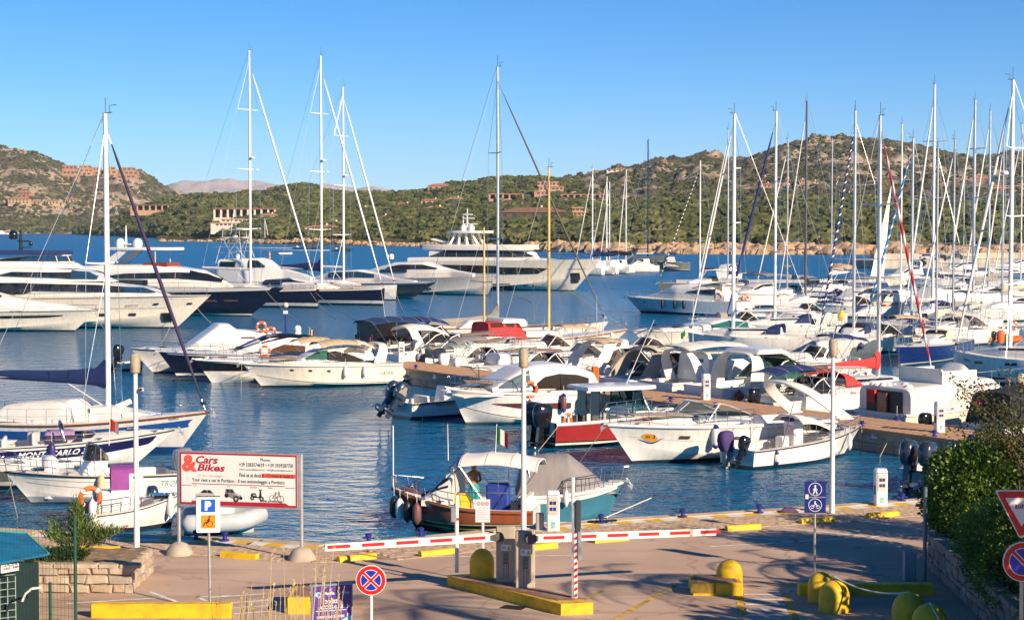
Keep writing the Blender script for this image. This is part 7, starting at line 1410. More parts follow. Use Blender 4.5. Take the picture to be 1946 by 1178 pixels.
# car hire billboard
a,b=g(340,1053),g(573,1063);W_=(b-a).length
t=T('billboard','wide white and red car and bike hire billboard on two poles','billboard',a,atan2(b.y-a.y,b.x-a.x))
for x in(0,W_):q=MB();q.tube([(x,.02,0),(x,.02,2.86)],.05,10);q.build('pole',ALU,t);q=MB();q.lathe([(.40,0),(.36,.10),(.24,.28),(.10,.34),(.02,.35)],(x,.02,0),16);q.build('concrete_foot',mat('foot_concrete',(.42,.36,.29),.9,var=.15),t,40)
q=MB();q.bx(.03,W_-.02,-.09,-.03,1.36,2.88);q.build('frame',GALV,t,0)
q=MB();q.bx(.09,W_-.08,-.098,-.088,1.42,2.84);pan=q.build('panel',mat('panel_white',(.80,.79,.77),.45,var=.02),t,0)
pw=W_-.17;ph=1.42;y0=-.1005
def pu(u):return.09+u*pw
def pv(v):return 2.84-v*ph
RED1=mat('ink_red',(.42,.012,.035),.45,var=.02);RED2=mat('ink_light_red',(.72,.10,.07),.45,var=.02)
q=MB()
for(u0,u1,v0,v1)in((0,1,0,.035),(0,1,.962,1),(0,.013,.035,.962),(.987,1,.035,.962)):q.add([V((pu(u0),y0,pv(v0))),V((pu(u1),y0,pv(v0))),V((pu(u1),y0,pv(v1))),V((pu(u0),y0,pv(v1)))],[(0,1,2,3)])
pl(q,y0-.001,(pu(.10),pv(.99)),(pu(.10),pv(.93)),(pu(.90),pv(.92)),(pu(.93),pv(.965)),(pu(.98),pv(.97)),(pu(.98),pv(.99)));flat(q,'red_border',RED1,pan)
q=MB();fit(q,'&',pu(.085),pv(.21),y0,h=.33*ph,bold=.05);flat(q,'ampersand',RED2,pan)
q=MB();fit(q,'Cars',pu(.235),pv(.135),y0-.002,width=.19*pw,h=.15*ph,bold=.03,shear=.25);fit(q,'Bikes',pu(.27),pv(.285),y0-.002,width=.24*pw,h=.14*ph,bold=.03,shear=.25);flat(q,'brand_lettering',RED1,pan)
q=MB();fit(q,'Car Hire - Autonoleggio',pu(.26),pv(.445),y0,width=.21*pw);flat(q,'small_lettering',RED2,pan);q=MB();pl(q,y0,(pu(.70),pv(.365)),(pu(.985),pv(.365)),(pu(.985),pv(.445)),(pu(.70),pv(.445)));flat(q,'red_band',RED2,pan)
q=MB();Y1=y0-.002
fit(q,'Phone:',pu(.735),pv(.105),Y1,width=.085*pw,bold=.01);fit(q,'+39 3383574639 • +39 3939287705',pu(.74),pv(.205),Y1,width=.46*pw,h=.075*ph,bold=.01);fit(q,'www.carsandbikesrent.it - info@carsandbikesrent.it',pu(.74),pv(.30),Y1,width=.455*pw,h=.05*ph,shear=.2);fit(q,'Find us at dock 6 - Ci trovi al molo 6',pu(.74),pv(.405),Y1,width=.455*pw,h=.075*ph,bold=.015)
fit(q,'Your rent a car in Portisco - Il tuo autonoleggio a Portisco',pu(.50),pv(.535),Y1,width=.79*pw,h=.085*ph,bold=.015);fit(q,'Crews are welcome',pu(.78),pv(.885),Y1,width=.185*pw,h=.06*ph,bold=.01)
for tx,u in(('Cars',.13),('Jeeps',.42),('Scooters',.635),('Bikes',.775)):fit(q,tx,pu(u),pv(.635),Y1,h=.028*ph)
flat(q,'black_lettering',INK,pan)
q=MB();seg(q,Y1,(pu(.10),pv(.60)),(pu(.90),pv(.60)),.02);seg(q,Y1,(pu(.015),pv(.635)),(pu(.10),pv(.635)),.016);seg(q,Y1,(pu(.90),pv(.63)),(pu(.985),pv(.63)),.016);flat(q,'red_rule',RED1,pan)
S_=.30
def icon(u,v,parts):
 for m_,polys,k in parts:
  q=MB()
  for P in polys:
   if P[0]=='d':disc(q,pu(u)+P[1]*S_,pv(v)+P[2]*S_,Y1-.001*k,P[3]*S_,20)
   elif P[0]=='r':ring(q,pu(u)+P[1]*S_,pv(v)+P[2]*S_,Y1-.001*k,P[3]*S_,P[4]*S_,24)
   elif P[0]=='s':seg(q,Y1-.001*k,(pu(u)+P[1]*S_,pv(v)+P[2]*S_),(pu(u)+P[3]*S_,pv(v)+P[4]*S_),P[5]*S_)
   else:pl(q,Y1-.001*k,*[(pu(u)+x*S_,pv(v)+z*S_)for x,z in P[1]])
  flat(q,'vehicle_picture',m_,pan)
LG=mat('ink_lightgrey',(.50,.49,.48),.5);MG=mat('ink_midgrey',(.22,.21,.21),.5)
icon(.22,.80,[(LG,[('p',[(-.9,-.3),(-.95,0),(-.55,.12),(-.2,.42),(.5,.42),(.85,.1),(.95,-.15),(.8,-.38),(-.6,-.4)])],0),(INK,[('p',[(-.5,.12),(-.18,.38),(.15,.38),(.15,.12)]),('p',[(.2,.12),(.2,.38),(.47,.38),(.72,.1)]),('d',-.55,-.36,.2),('d',.62,-.34,.2)],1)])
icon(.455,.79,[(MG,[('p',[(-.75,.1),(-.7,.52),(0,.5),(.2,.2),(.8,-.05),(.8,-.35),(.3,-.45),(-.5,-.2),(-.75,-.05)])],0),(INK,[('p',[(-.62,.2),(-.58,.46),(-.3,.46),(-.3,.18)]),('p',[(-.24,.18),(-.24,.45),(-.02,.44),(.1,.18)]),('d',.3,-.38,.28),('d',-.6,-.1,.2),('d',.78,-.3,.16)],1),(LG,[('p',[(.25,.15),(.75,-.02),(.6,-.12),(.15,.05)]),('d',.3,-.38,.12)],2)])
icon(.66,.79,[(INK,[('d',-.45,-.25,.2),('d',.45,-.3,.22),('p',[(-.6,.0),(-.5,.2),(-.1,.2),(0,-.12),(.2,-.12),(.3,.45),(.42,.45),(.45,-.05),(.3,-.25),(-.4,-.2)]),('s',.2,.52,.5,.5,.07),('s',.28,.4,.2,.62,.05)],0),(LG,[('d',-.45,-.25,.08),('d',.45,-.3,.1),('p',[(-.4,.05),(-.15,.1),(-.1,0),(-.3,-.05)])],1)])
icon(.825,.79,[(INK,[('r',-.38,-.2,.24,.28),('r',.42,-.28,.28,.33),('s',-.38,-.2,-.1,.22,.05),('s',-.1,.22,.3,.25,.05),('s',-.1,.22,.0,-.2,.05),('s',0,-.2,.3,.25,.05),('s',-.38,-.2,0,-.2,.04),('s',.24,.4,.42,-.28,.05),('s',-.16,.32,.0,.3,.06),('s',.15,.42,.32,.38,.05)],0)])
# parking sign
p=g(397,1161);t=T('parking_sign','white sign with blue P and orange wheelchair square on a pole','road sign',p,.12);q=MB();q.tube([(.03,.03,0),(0,.03,2.72)],.032,8);q.build('pole',GALV,t)
q=MB();q.loft([[V((x*w_,-.03+dy,2.28+z*h_))for x,z in((-1,-.94),(-.92,-1),(.92,-1),(1,-.94),(1,.94),(.92,1),(-.92,1),(-1,.94))]for dy in(0,.04)for w_,h_ in((.275,.42),)]);pn=q.build('board',mat('board_white',(.80,.79,.77),.4,var=.02),t,0);q=MB();q.bx(-.285,-.273,-.035,.02,1.88,2.7);q.bx(-.28,.28,-.035,.02,2.695,2.71);q.build('edge_trim',BLACK,t,0)
SB=mat('sign_blue',(.008,.10,.55),.35,var=.02);q=MB();pl(q,-.0335,(-.165,2.34),(.165,2.34),(.165,2.64),(-.165,2.64));flat(q,'blue_square',SB,pn);q=MB();fit(q,'P',0,2.49,-.036,h=.22,width=.15,bold=.06);flat(q,'letter',INKW,pn)
q=MB();pl(q,-.0335,(-.165,1.96),(.165,1.96),(.165,2.27),(-.165,2.27));flat(q,'orange_square',mat('sign_orange',(.85,.26,.01),.4,var=.02),pn);q=MB();disc(q,.03,2.235,-.036,.024,16);seg(q,-.036,(.025,2.2),(-.005,2.1),.045);seg(q,-.036,(.0,2.10),(-.075,2.09),.035);seg(q,-.036,(-.075,2.095),(-.115,2.01),.03);seg(q,-.036,(.015,2.16),(-.05,2.14),.02);ring(q,.03,2.065,-.036,.062,.078,24);flat(q,'wheelchair_symbol',mat('sign_brown',(.09,.015,.005),.5),pn)
# round no stopping sign
def roundsign(p,zc,r,label,cross,pm=ALUW,rz=0.0):
 t=T('no_parking_sign',label,'road sign',p,rz);q=MB();q.tube([(0,.05,0),(0,.05,zc+.2-p.z)],.032,10);q.build('pole',pm,t);z=zc-p.z;q=MB();q.lathe([(.01,0),(r,0),(r,.02),(.01,.02)],(0,0,z),40,'y');d=q.build('disc',INKW,t,0)
 RS=mat('sign_red',(.62,.012,.015),.35,var=.02);BS=mat('sign_deep_blue',(.010,.03,.42),.35,var=.02)
 q=MB();disc(q,0,z,-.002,r*.955,40);flat(q,'red_field',RS,d);q=MB();disc(q,0,z,-.004,r*.70,40);flat(q,'white_ring',INKW,d);q=MB();disc(q,0,z,-.006,r*.66,40);flat(q,'blue_field',BS,d)
 for k,(w,l,m_)in enumerate(((.30,.685,INKW),(.19,.72,RS))):
  for s in((-1,1)if cross else(1,)):q=MB();e=r*l*.7071;seg(q,-.008-.002*k-.0005*(s>0),(-e,z+s*e),(e,z-s*e),r*w*.8);flat(q,'cross_bar',m_,d)
 return t
x,y=(703-973)*37.2/FPX,37.2;roundsign(V((x,y,1.0)),A(703,1102,y).z,.30,'round red and blue no stopping sign with a diagonal cross',True)
yv=28.6;pv_=A(1936,1067,yv);t=roundsign(V((A(1944,1067,yv).x,yv,1.0)),A(1944,1067,yv).z,.305,'round no parking sign with one red bar, below the yield triangle',False,GALV)
pt=A(1941,968,yv-.03);t=T('yield_sign','white and red give way triangle at the right edge with a sticker','road sign',V((pt.x,pt.y-.02,pt.z)))
def tri(s,y,k=1):return[V((x*s,y,z*s))for x,z in((-.40,.285),(-.37,.30),(.37,.30),(.40,.285),(.04,-.41),(0,-.43),(-.04,-.41))]
q=MB();q.loft([tri(1,.02),tri(1,0)]);o=q.build('plate',INKW,t,0);q=MB();q.add(tri(.94,-.003),[tuple(range(7))]);flat(q,'red_field',mat('sign_red',(0,0,0)),o);q=MB();q.add([V((x,-.006,z))for x,z in((-.255,.185),(.255,.185),(0,-.255))],[(0,1,2)]);flat(q,'white_field',INKW,o);q=MB();pl(q,-.008,(-.10,.02),(.14,.02),(.14,.085),(-.10,.085));st=flat(q,'sticker',MAROONC,o);q=MB();fit(q,'STUMP',.02,.052,-.010,width=.2,bold=.02);flat(q,'sticker_print',INKW,o)
# blue path sign
p=g(1548,1088);t=T('path_sign','blue sign with white walker and cyclist symbols on a grey pole','road sign',p,-.06);q=MB();q.tube([(0,.03,0),(0,.03,2.4)],.032,8);q.build('pole',GALV,t);zc=A(1547,944,p.y).z-1.0
q=MB();q.bx(-.275,.275,-.02,.02,zc-.41,zc+.41);pn=q.build('board',INKB,t,0);q=MB();seg(q,-.023,(-.26,zc),(.26,zc),.008)
for s in(1,-1):ring(q,0,zc+s*.205,-.023,.158,.172,32)
c=zc+.2;disc(q,0,c+.09,-.023,.026,14);seg(q,-.023,(0,c+.06),(0,c-.02),.05);seg(q,-.023,(0,c),(-.05,c-.12),.03);seg(q,-.023,(.005,c),(.05,c-.12),.03);seg(q,-.023,(0,c+.045),(-.06,c-.02),.02);seg(q,-.023,(0,c+.045),(.06,c-.02),.02)
c=zc-.21;ring(q,-.07,c-.04,-.023,.036,.048,20);ring(q,.07,c-.04,-.023,.036,.048,20);seg(q,-.023,(-.07,c-.04),(.01,c+.03),.018);seg(q,-.023,(.01,c+.03),(.07,c-.04),.018);seg(q,-.023,(-.02,c+.06),(.04,c+.02),.03);disc(q,.0,c+.09,-.023,.022,12);flat(q,'white_symbol',INKW,pn);q=MB();pl(q,-.025,(-.25,zc-.05),(-.17,zc-.05),(-.17,zc+.07),(-.25,zc+.07));flat(q,'sticker',DECKW,pn)
# notice with three prohibition rings
p=G(917,1093,1.27)+V((0,.45,-.27));t=T('notice_sign','pale notice sign with three small prohibition rings, behind the island dome','sign',p);zc=A(914,970,p.y).z-1;q=MB();q.tube([(0,.03,0),(0,.03,zc+.2)],.035,8);q.build('pole',ALUW,t);q=MB();q.bx(-.185,.185,-.012,.012,zc-.29,zc+.29);pn=q.build('board',mat('board_pale',(.66,.64,.68),.5,var=.03),t,0)
q=MB()
for x in(-.105,0,.105):ring(q,x,zc+.18,-.015,.032,.045,20)
flat(q,'prohibition_ring',mat('sign_dull_red',(.40,.05,.07),.5),pn);q=MB()
for x in(-.105,0,.105):seg(q,-.016,(x,zc+.205),(x,zc+.155),.02)
for k in range(7):seg(q,-.015,(-.13,zc+.06-k*.045),(.13-(k%3)*.04,zc+.06-k*.045),.010)
flat(q,'small_print',mat('ink_grey',(1,1,1)),pn)
# purple direction totem
yv=37.5;a=A(594,1116,yv);b=A(668,1108,yv+.25);t=T('direction_sign','purple marina direction sign for docks and headquarters','sign',V((a.x,a.y,1.0)),atan2(b.y-a.y,b.x-a.x));w=(b-a).length;H=a.z-1
q=MB();q.bx(0,w,0,.10,.1,H+.02);o=q.build('panel',mat('panel_purple',(.085,.035,.26),.35,var=.05),t,0);q=MB();q.bx(-.025,0,-.01,.11,0,H+.03);q.bx(w,w+.02,-.01,.11,0,H+.03);q.bx(-.02,w+.02,-.01,.11,H+.02,H+.05);kind(q.build('frame',mat('frame_slate',(.20,.25,.30),.4),t,0),'stuff')
q=MB();y=-.004;fit(q,'Marina',w*.42,H-.13,y,width=.22,h=.06,bold=.03);fit(q,'DOCKS',w*.47,H-.30,y,width=.26,h=.075,bold=.03);fit(q,'ACCESS 0-1-2',w*.47,H-.41,y,width=.49,h=.075,bold=.03);seg(q,y,(w*.08,H-.48),(w*.86,H-.48),.012);pl(q,y,(w*.88,H-.46),(w*.95,H-.41),(w*.88,H-.36));fit(q,'MARINA HEADQUARTERS',w*.46,H-.61,y,width=.56,h=.06,bold=.02);fit(q,'RECEPTION',w*.46,H-.71,y-.002,width=.3,h=.06,bold=.02);pl(q,y,(w*.88,H-.62),(w*.95,H-.58),(w*.88,H-.54));flat(q,'white_lettering',INKW,o)
LBL=mat('ink_aqua',(.28,.55,.72),.4,var=.03);q=MB();fit(q,'diPortisco',w*.77,H-.13,y,width=.27,h=.055,bold=.02);ring(q,w*.15,H-.15,y,.03,.055,18);ring(q,w*.10,H-.145,y-.001,.02,.04,18)
P_=[(w,0.2),(w,H-.60)]+[(lerp(w,w*.2,k/10),H-.60-.5*(k/10)**1.6)for k in range(1,11)]+[(w*.2,.2)];pl(q,y-.001,*P_);flat(q,'aqua_print',LBL,o)
# ------------------------------------------------------------------ hut, fence and planter at the lower left
HT=mat('hut_roof',(.012,.16,.30),.45,var=.18,vs=2);c0,c1=A(92,1051,43),A(-80,1082,40.5);r0,r1=A(50,1013,44.8),A(-90,1003,44);b0,b1=A(70,1035,46),A(-90,1030,47)
hut=T('hut','turquoise roofed green mesh hut with a yellow corner post, lower left corner','hut',V((c0.x,c0.y,1.0)));o0=V((c0.x,c0.y,1.0))
def plate(mb,pts,th=.05):P=[V(p)-o0 for p in pts];n=len(P);mb.add(P+[p-V((0,0,th))for p in P],[tuple(range(n)),tuple(reversed(range(n,2*n)))]+[(i,i+n,(i+1)%n+n,(i+1)%n)for i in range(n)])
q=MB();plate(q,(c0,r0,r1,c1));plate(q,(c0,b0,r0));plate(q,(b0,b1,r1,r0));q.build('roof',HT,hut,0);q=MB();q.tube([c0-o0,r0-o0,r1-o0],.03,5);q.build('ridge_trim',mat('trim_aqua',(.05,.35,.33),.5),hut)
yp=A(58,1065,43.3);q=MB();q.bx(yp.x-.1-o0.x,yp.x+.1-o0.x,.2,.38,0,yp.z-.95);q.build('corner_post',YELLOW,hut,0)
q=MB();a,b=A(2,1078,41.8)-o0,A(46,1070,42.6)-o0;q.add([a+V((0,-.02,-.13)),b+V((0,-.02,-.13)),b+V((0,-.02,.13)),a+V((0,-.02,.13))],[(0,1,2,3)]);sb=q.build('sign_board',INKW,hut,0);q=MB()
dv=(b-a);fit(q,"LI AZIENDE",0,0,0,width=dv.length*.7);nb=len(q.v)
fit(q,"DIFENDE L'AMBIENTE",0,-.09,0,width=dv.length*.8);q.v=[tuple(a.lerp(b,.5)+dv.normalized()*x+V((0,-.045,z+.05)))for x,_,z in q.v];flat(q,'lettering',INK,sb)
q=MB();GR=mat('mesh_green',(.02,.09,.06),.5)
for i in range(9):xx=lerp(a.x-.6,b.x+.3,i/8);yy=lerp(a.y,b.y,i/8)+.1;q.tube([(xx,yy,0),(xx,yy,a.z-.3)],.012,4)
for k in range(9):q.tube([(a.x-.6,a.y+.1,.05+k*.16),(b.x+.3,b.y+.1,.05+k*.16)],.010,4)
kind(q.build('mesh_panel',mat('mesh_pale',(.35,.42,.38),.5),hut,0),'stuff');q=MB();q.bx(a.x-2,b.x+.35,a.y+.6,a.y+.7,0,a.z);q.build('back_panel',mat('hut_dark',(.01,.03,.035),.6),hut,0)
bank=MB();bank.grid(lambda u,v:V((lerp(-16,-7.6,u),lerp(34,43.2,v),1.0+1.5*max(0,1-v*1.05)*max(0,min(1,(1-u)*2.2))+.06*fbm(u*9,v*9,2)+.002)),30,30);kind(bank.build('bank',mat('bank_soil',(.40,.28,.17),.95,var=.3,vs=2,bump=.8,bs=6),None,60),'structure')
FG=mat('fence_green',(.01,.07,.045),.45)
fn=T('wire_fence','green wire mesh fence with two posts at the lower left','fence',V((0,0,0)))
tall=(A(142,978,37.6),2.0);short=(A(95,1106,39.5),1.6)
for(p,zb)in(tall,short):q=MB();q.tube([(p.x,p.y,zb-.6),(p.x,p.y,p.z)],.035,8);q.build('post',FG,fn)
q=MB();pa,pb=A(-30,985,38.2),tall[0]
for i in range(26):x=lerp(pa.x,pb.x,i/25);y=lerp(pa.y,pb.y,i/25);q.tube([(x,y,1.8),(x,y,pb.z-.02)],.0035,3)
for k in range(16):z=lerp(1.9,pb.z-.02,k/15);q.tube([(pa.x,pa.y,z),(pb.x,pb.y,z)],.0035,3)
kind(q.build('wire_mesh',FG,fn,0),'stuff')
rope([A(78,1116,42),A(60,1118,41.8),A(48,1128,41.8),A(42,1142,41.8)],'frayed white rope tied to the yellow post of the hut',ROPEW,.03,name='tied_rope')
STONE=[mat('granite_stone_%d'%i,c,.88,var=.14,vs=5,bump=.6,bs=14)for i,c in enumerate(((.44,.35,.26),(.50,.40,.30),(.38,.31,.25),(.46,.34,.24)))]
STONER=[mat('porphyry_stone_%d'%i,c,.88,var=.16,vs=4,bump=.7,bs=12)for i,c in enumerate(((.33,.24,.20),(.38,.28,.23),(.28,.21,.18),(.36,.25,.19)))]
def stonewall(root,A0,A1,z0,z1,mats,seed,rows=3,wmin=.25,wmax=.55,out=None):
 """irregular stones laid in rough courses on a wall face from A0 to A1; out = outward normal"""
 R=random.Random(seed);d=A1-A0;L=d.length;d.normalize();nn=out.normalized();zs=[z0+(z1-z0)*(i/rows)+(R.uniform(-.04,.04)if 0<i<rows else 0)for i in range(rows+1)]
 for r in range(rows):
  s=-.02-R.random()*.1
  while s<L:
   w=R.uniform(wmin,wmax);q=MB();x0,x1=max(0,s)+.012,min(L,s+w)-.012;s+=w
   if x1-x0<.06:continue
   ju=lambda k:R.uniform(-k,k)
   base=[(x0+ju(.045),zs[r]+.012+ju(.02)),(x1+ju(.045),zs[r]+.012+ju(.02)),(x1+ju(.045),zs[r+1]-.012+ju(.03)),((x0+x1)/2+ju(.05),zs[r+1]-.01+ju(.02)),(x0+ju(.02),zs[r+1]-.012+ju(.015))]
   cx=sum(p[0]for p in base)/5;cz=sum(p[1]for p in base)/5;h=R.uniform(.05,.10)
   def P(k,o):return[A0+d*(cx+(x-cx)*k)+nn*(o+ju(.012))+V((0,0,cz+(z-cz)*k))-V((0,0,A0.z))for x,z in base]
   q.loft([P(1,-.1),P(1,h*.55),P(.82,h)]);q.build('stone',R.choice(mats),root,20)
pl0=V((-14.2,46.0,1.0));X1=-9.35;Y0,Y1_=46.2,49.0
pt_=T('stone_planter','low granite planter wall holding the oleander','planter',V((0,0,0)));q=MB();q.bx(-14.5,X1-.06,Y0+.06,Y1_,1.0,1.62);q.build('core',mat('mortar',(.30,.24,.18),.95),pt_,0)
stonewall(pt_,V((-14.4,Y0+.06,1)),V((X1,Y0+.06,1)),1.0,1.66,STONE,11,3,.22,.66,V((0,-1,0)));stonewall(pt_,V((X1-.06,Y0,1)),V((X1-.06,Y1_,1)),1.0,1.66,STONE,12,3,.22,.66,V((1,0,0)))
R=random.Random(9);s=-14.4
while s<X1-.1:
 w=R.uniform(.3,.6);q=MB();q.bbox(V((s+w/2,Y0+.14,1.67)),(w-.025,.36+R.uniform(-.04,.04),.09),.02);q.build('stone',R.choice(STONE),pt_,20);s+=w
q=MB();q.grid(lambda u,v:V((lerp(-14.4,X1-.1,u),lerp(Y0+.3,Y1_-.1,v),1.66+.08*fbm(u*8,v*5,3))),20,10);kind(q.build('planter_soil',mat('soil_dark',(.30,.21,.12),.95,var=.3),None,60),'stuff')
# ------------------------------------------------------------------ planting near the camera
def leafmat(name,c1,c2,c3):
 m,n,l,p=nodes(name);p.inputs['Roughness'].default_value=.45;p.inputs['Specular IOR Level'].default_value=.4
 at=n.new('ShaderNodeAttribute');at.attribute_name='tone';rp=n.new('ShaderNodeValToRGB');e=rp.color_ramp.elements;e[0].color=(*c1,1);e[1].color=(*c3,1);k=e.new(.5);k.color=(*c2,1);l.new(at.outputs['Fac'],rp.inputs[0]);l.new(rp.outputs[0],p.inputs['Base Color'])
 tr=n.new('ShaderNodeBsdfTranslucent');l.new(rp.outputs[0],tr.inputs[0]);mx=n.new('ShaderNodeMixShader');mx.inputs[0].default_value=.25;l.new(p.outputs[0],mx.inputs[1]);l.new(tr.outputs[0],mx.inputs[2]);l.new(mx.outputs[0],n['Material Output'].inputs[0]);return m
def leaves(name,pts,m,parent,lw=.03,ll=.09,seed=1,out=None,droop=.2):
 """pts = [(position, outward direction)]: one bent leaf each"""
 R=random.Random(seed);vs=[];fs=[];tone=[]
 for p,d in pts:
  d=(V(d)+V((R.gauss(0,.5),R.gauss(0,.5),R.gauss(0,.5)+.15))).normalized();sd=d.cross(V((R.gauss(0,1),R.gauss(0,1),R.gauss(0,1))));sd=sd.normalized()if sd.length>1e-4 else d.orthogonal();k=R.uniform(.5,1.45);L=ll*k;w=lw*k;u=d.cross(sd);b=len(vs);mid=p+d*L*.5+u*L*.1
  vs+=[p,mid-sd*w,p+d*L-u*L*droop*.3,mid+sd*w];fs.append((b,b+1,b+2,b+3));tone.append(min(1,max(0,R.gauss(.45,.17)+.55*fbm(p.x*1.7,p.y*1.7,p.z*1.7,3))))
 me=bpy.data.meshes.new(name);me.from_pydata([tuple(v)for v in vs],[],fs);me.materials.append(m);a=me.attributes.new('tone','FLOAT','FACE');a.data.foreach_set('value',tone);me.update();o=bpy.data.objects.new(name,me);COL.objects.link(o);o.parent=parent;return o
def blobpts(c,r,n,seed,shell=.55,lumps=9,zlo=-.8):
 R=random.Random(seed);c=V(c);r=V(r);L=[]
 for _ in range(lumps):
  d=V((R.gauss(0,1),R.gauss(0,1),R.gauss(0,.8))).normalized();L.append((V((d.x*r.x*.55,d.y*r.y*.55,d.z*r.z*.55)),R.uniform(.45,.62)))
 out=[]
 while len(out)<n:
  o,k=R.choice(L);d=V((R.gauss(0,1),R.gauss(0,1),R.gauss(0,1))).normalized();q=o+V((d.x*r.x,d.y*r.y,d.z*r.z))*k*R.uniform(shell,1.0)**.5
  if q.z>zlo*r.z:out.append((c+q,d))
 return out
LF1=leafmat('leaf_pittosporum',(.05,.115,.018),(.12,.22,.03),(.29,.36,.045));LF2=leafmat('leaf_dark',(.02,.045,.012),(.045,.085,.018),(.10,.14,.028));LF3=leafmat('leaf_oleander',(.05,.09,.02),(.11,.17,.03),(.20,.25,.05));BARK=mat('bark',(.12,.085,.06),.9,var=.25,vs=6,bump=.8,bs=15)
def stems(root,base,tops,r0,seed,m=BARK):
 R=random.Random(seed)
 for tp in tops:q=MB();md=base.lerp(tp,.5)+V((R.gauss(0,.1),R.gauss(0,.1),0));q.tube([base+V((R.gauss(0,.06),R.gauss(0,.06),0)),md,tp],[r0,r0*.7,r0*.35],6);q.build('stem',m,root)
def bush(label,c,r,n,m,lw,ll,seed,name='bush',lumps=10):
 t=T(name,label,'bush',V((0,0,0)));P=blobpts(c,r,n,seed,.5,lumps);leaves('foliage',P,m,t,lw,ll,seed);stems(t,V((c[0],c[1],c[2]-r[2]*.95)),[V(P[i*37%len(P)][0])for i in range(5)],.05,seed);return t
bush('large rounded dark green bush behind the stone wall, lit yellow at its top',(12.35,49.6,3.0),(1.65,1.9,1.30),24000,LF1,.034,.10,21,lumps=22)
bush('fresh green bush overhanging the stone wall below the big one',(11.35,42.6,2.6),(1.4,2.6,1.2),26000,LF1,.026,.080,22,lumps=22)
bush('dark hedge filling the right margin behind the give way triangle',(14.5,53.0,3.2),(1.7,1.6,1.6),15000,LF2,.028,.085,23,lumps=14);bush('low hedge bush at the bottom right corner beneath the signs',(11.1,36.2,2.0),(1.0,3.4,1.05),18000,LF1,.022,.07,24,lumps=12)
t=T('flowering_vine','rambling vine with arching stems and a few pink flowers, right edge','vine',V((0,0,0)));P=[];R=random.Random(31);FL=[]
for i in range(26):
 b0=V((13.6+R.uniform(-.6,.8),48.6+R.uniform(-.4,.4),3.0));tip=A(R.choice((1800,1815,1835,1850,1870,1890,1910,1930))+R.uniform(-10,20),R.uniform(690,850),48.6+R.uniform(-.6,.6));md=b0.lerp(tip,.55)+V((.2,0,.5));q=MB();ns_=[b0.lerp(md,k/5).lerp(md.lerp(tip,k/5),k/5)for k in range(6)];q.tube(ns_,[.022,.018,.015,.011,.008,.004],5);q.build('stem',BARK,t)
 for k in range(150):s=R.random()**.8;p=b0.lerp(md,s).lerp(md.lerp(tip,s),s);w=.30*(1-s)+.07;P.append((p+V((R.gauss(0,w),R.gauss(0,w),R.gauss(0,w))),(R.gauss(0,1),-.6,.4)))
 if i%5==0:FL.append(tip.lerp(md,.35))
leaves('foliage',P,leafmat('leaf_vine',(.03,.04,.01),(.07,.09,.02),(.20,.20,.05)),t,.025,.075,5);leaves('blossom',[(p+V((R.gauss(0,.07),R.gauss(0,.07),R.gauss(0,.07))),(0,-1,.3))for p in FL for _ in range(14)],leafmat('petal',(.35,.02,.08),(.5,.03,.12),(.6,.08,.2)),t,.03,.06,7)
oc=V((-11.0,47.6,1.66));t=T('oleander','upright oleander bush with bare lower stems in the granite planter','bush',oc);P=[];R=random.Random(41)
for i in range(34):
 a=R.uniform(0,2*pi);s=R.random()**.6;tip=V((cos(a)*s*.95,sin(a)*s*.6,R.uniform(.65,1.05)*(1.25-.55*s)));
 if i%6==0:tip=V((R.uniform(.6,1.2),R.uniform(-.2,.2),R.uniform(.5,.75)))
 if i%7==0:tip=V((R.uniform(-.15,.1),0,R.uniform(1.2,1.4)))
 q=MB();q.tube([V((R.gauss(0,.06),R.gauss(0,.06),0)),tip*.55+V((0,0,.05)),tip],[.016,.012,.006],5);q.build('stem',mat('stem_tan',(.40,.27,.14),.8),t)
 for k in range(110):u=R.uniform(.48,1.05);P.append((tip*u+V((R.gauss(0,.07),R.gauss(0,.07),R.gauss(0,.05))),(cos(a)*.5,sin(a)*.5,.9)))
leaves('foliage',P,LF3,t,.012,.13,8);leaves('blossom',[(V((1.2+R.gauss(0,.05),R.gauss(0,.05),.72+R.gauss(0,.05))),(0,-1,.5))for _ in range(16)],leafmat('petal_rose',(.5,.06,.12),(.6,.1,.18),(.7,.2,.3)),t,.03,.05,9)
t=T('planter_shrub','low shrub at the left end of the granite planter beside the hut','bush',V((-12.7,47.0,1.7)));leaves('foliage',blobpts((0,0,.25),(.65,.5,.42),2600,51),LF3,t,.015,.1,51);t=T('planter_shrub','dark ground hugging shrub in the middle of the granite planter','bush',V((-11.6,47.2,1.7)));leaves('foliage',blobpts((0,0,.1),(.9,.5,.22),2600,52),LF2,t,.02,.07,52)
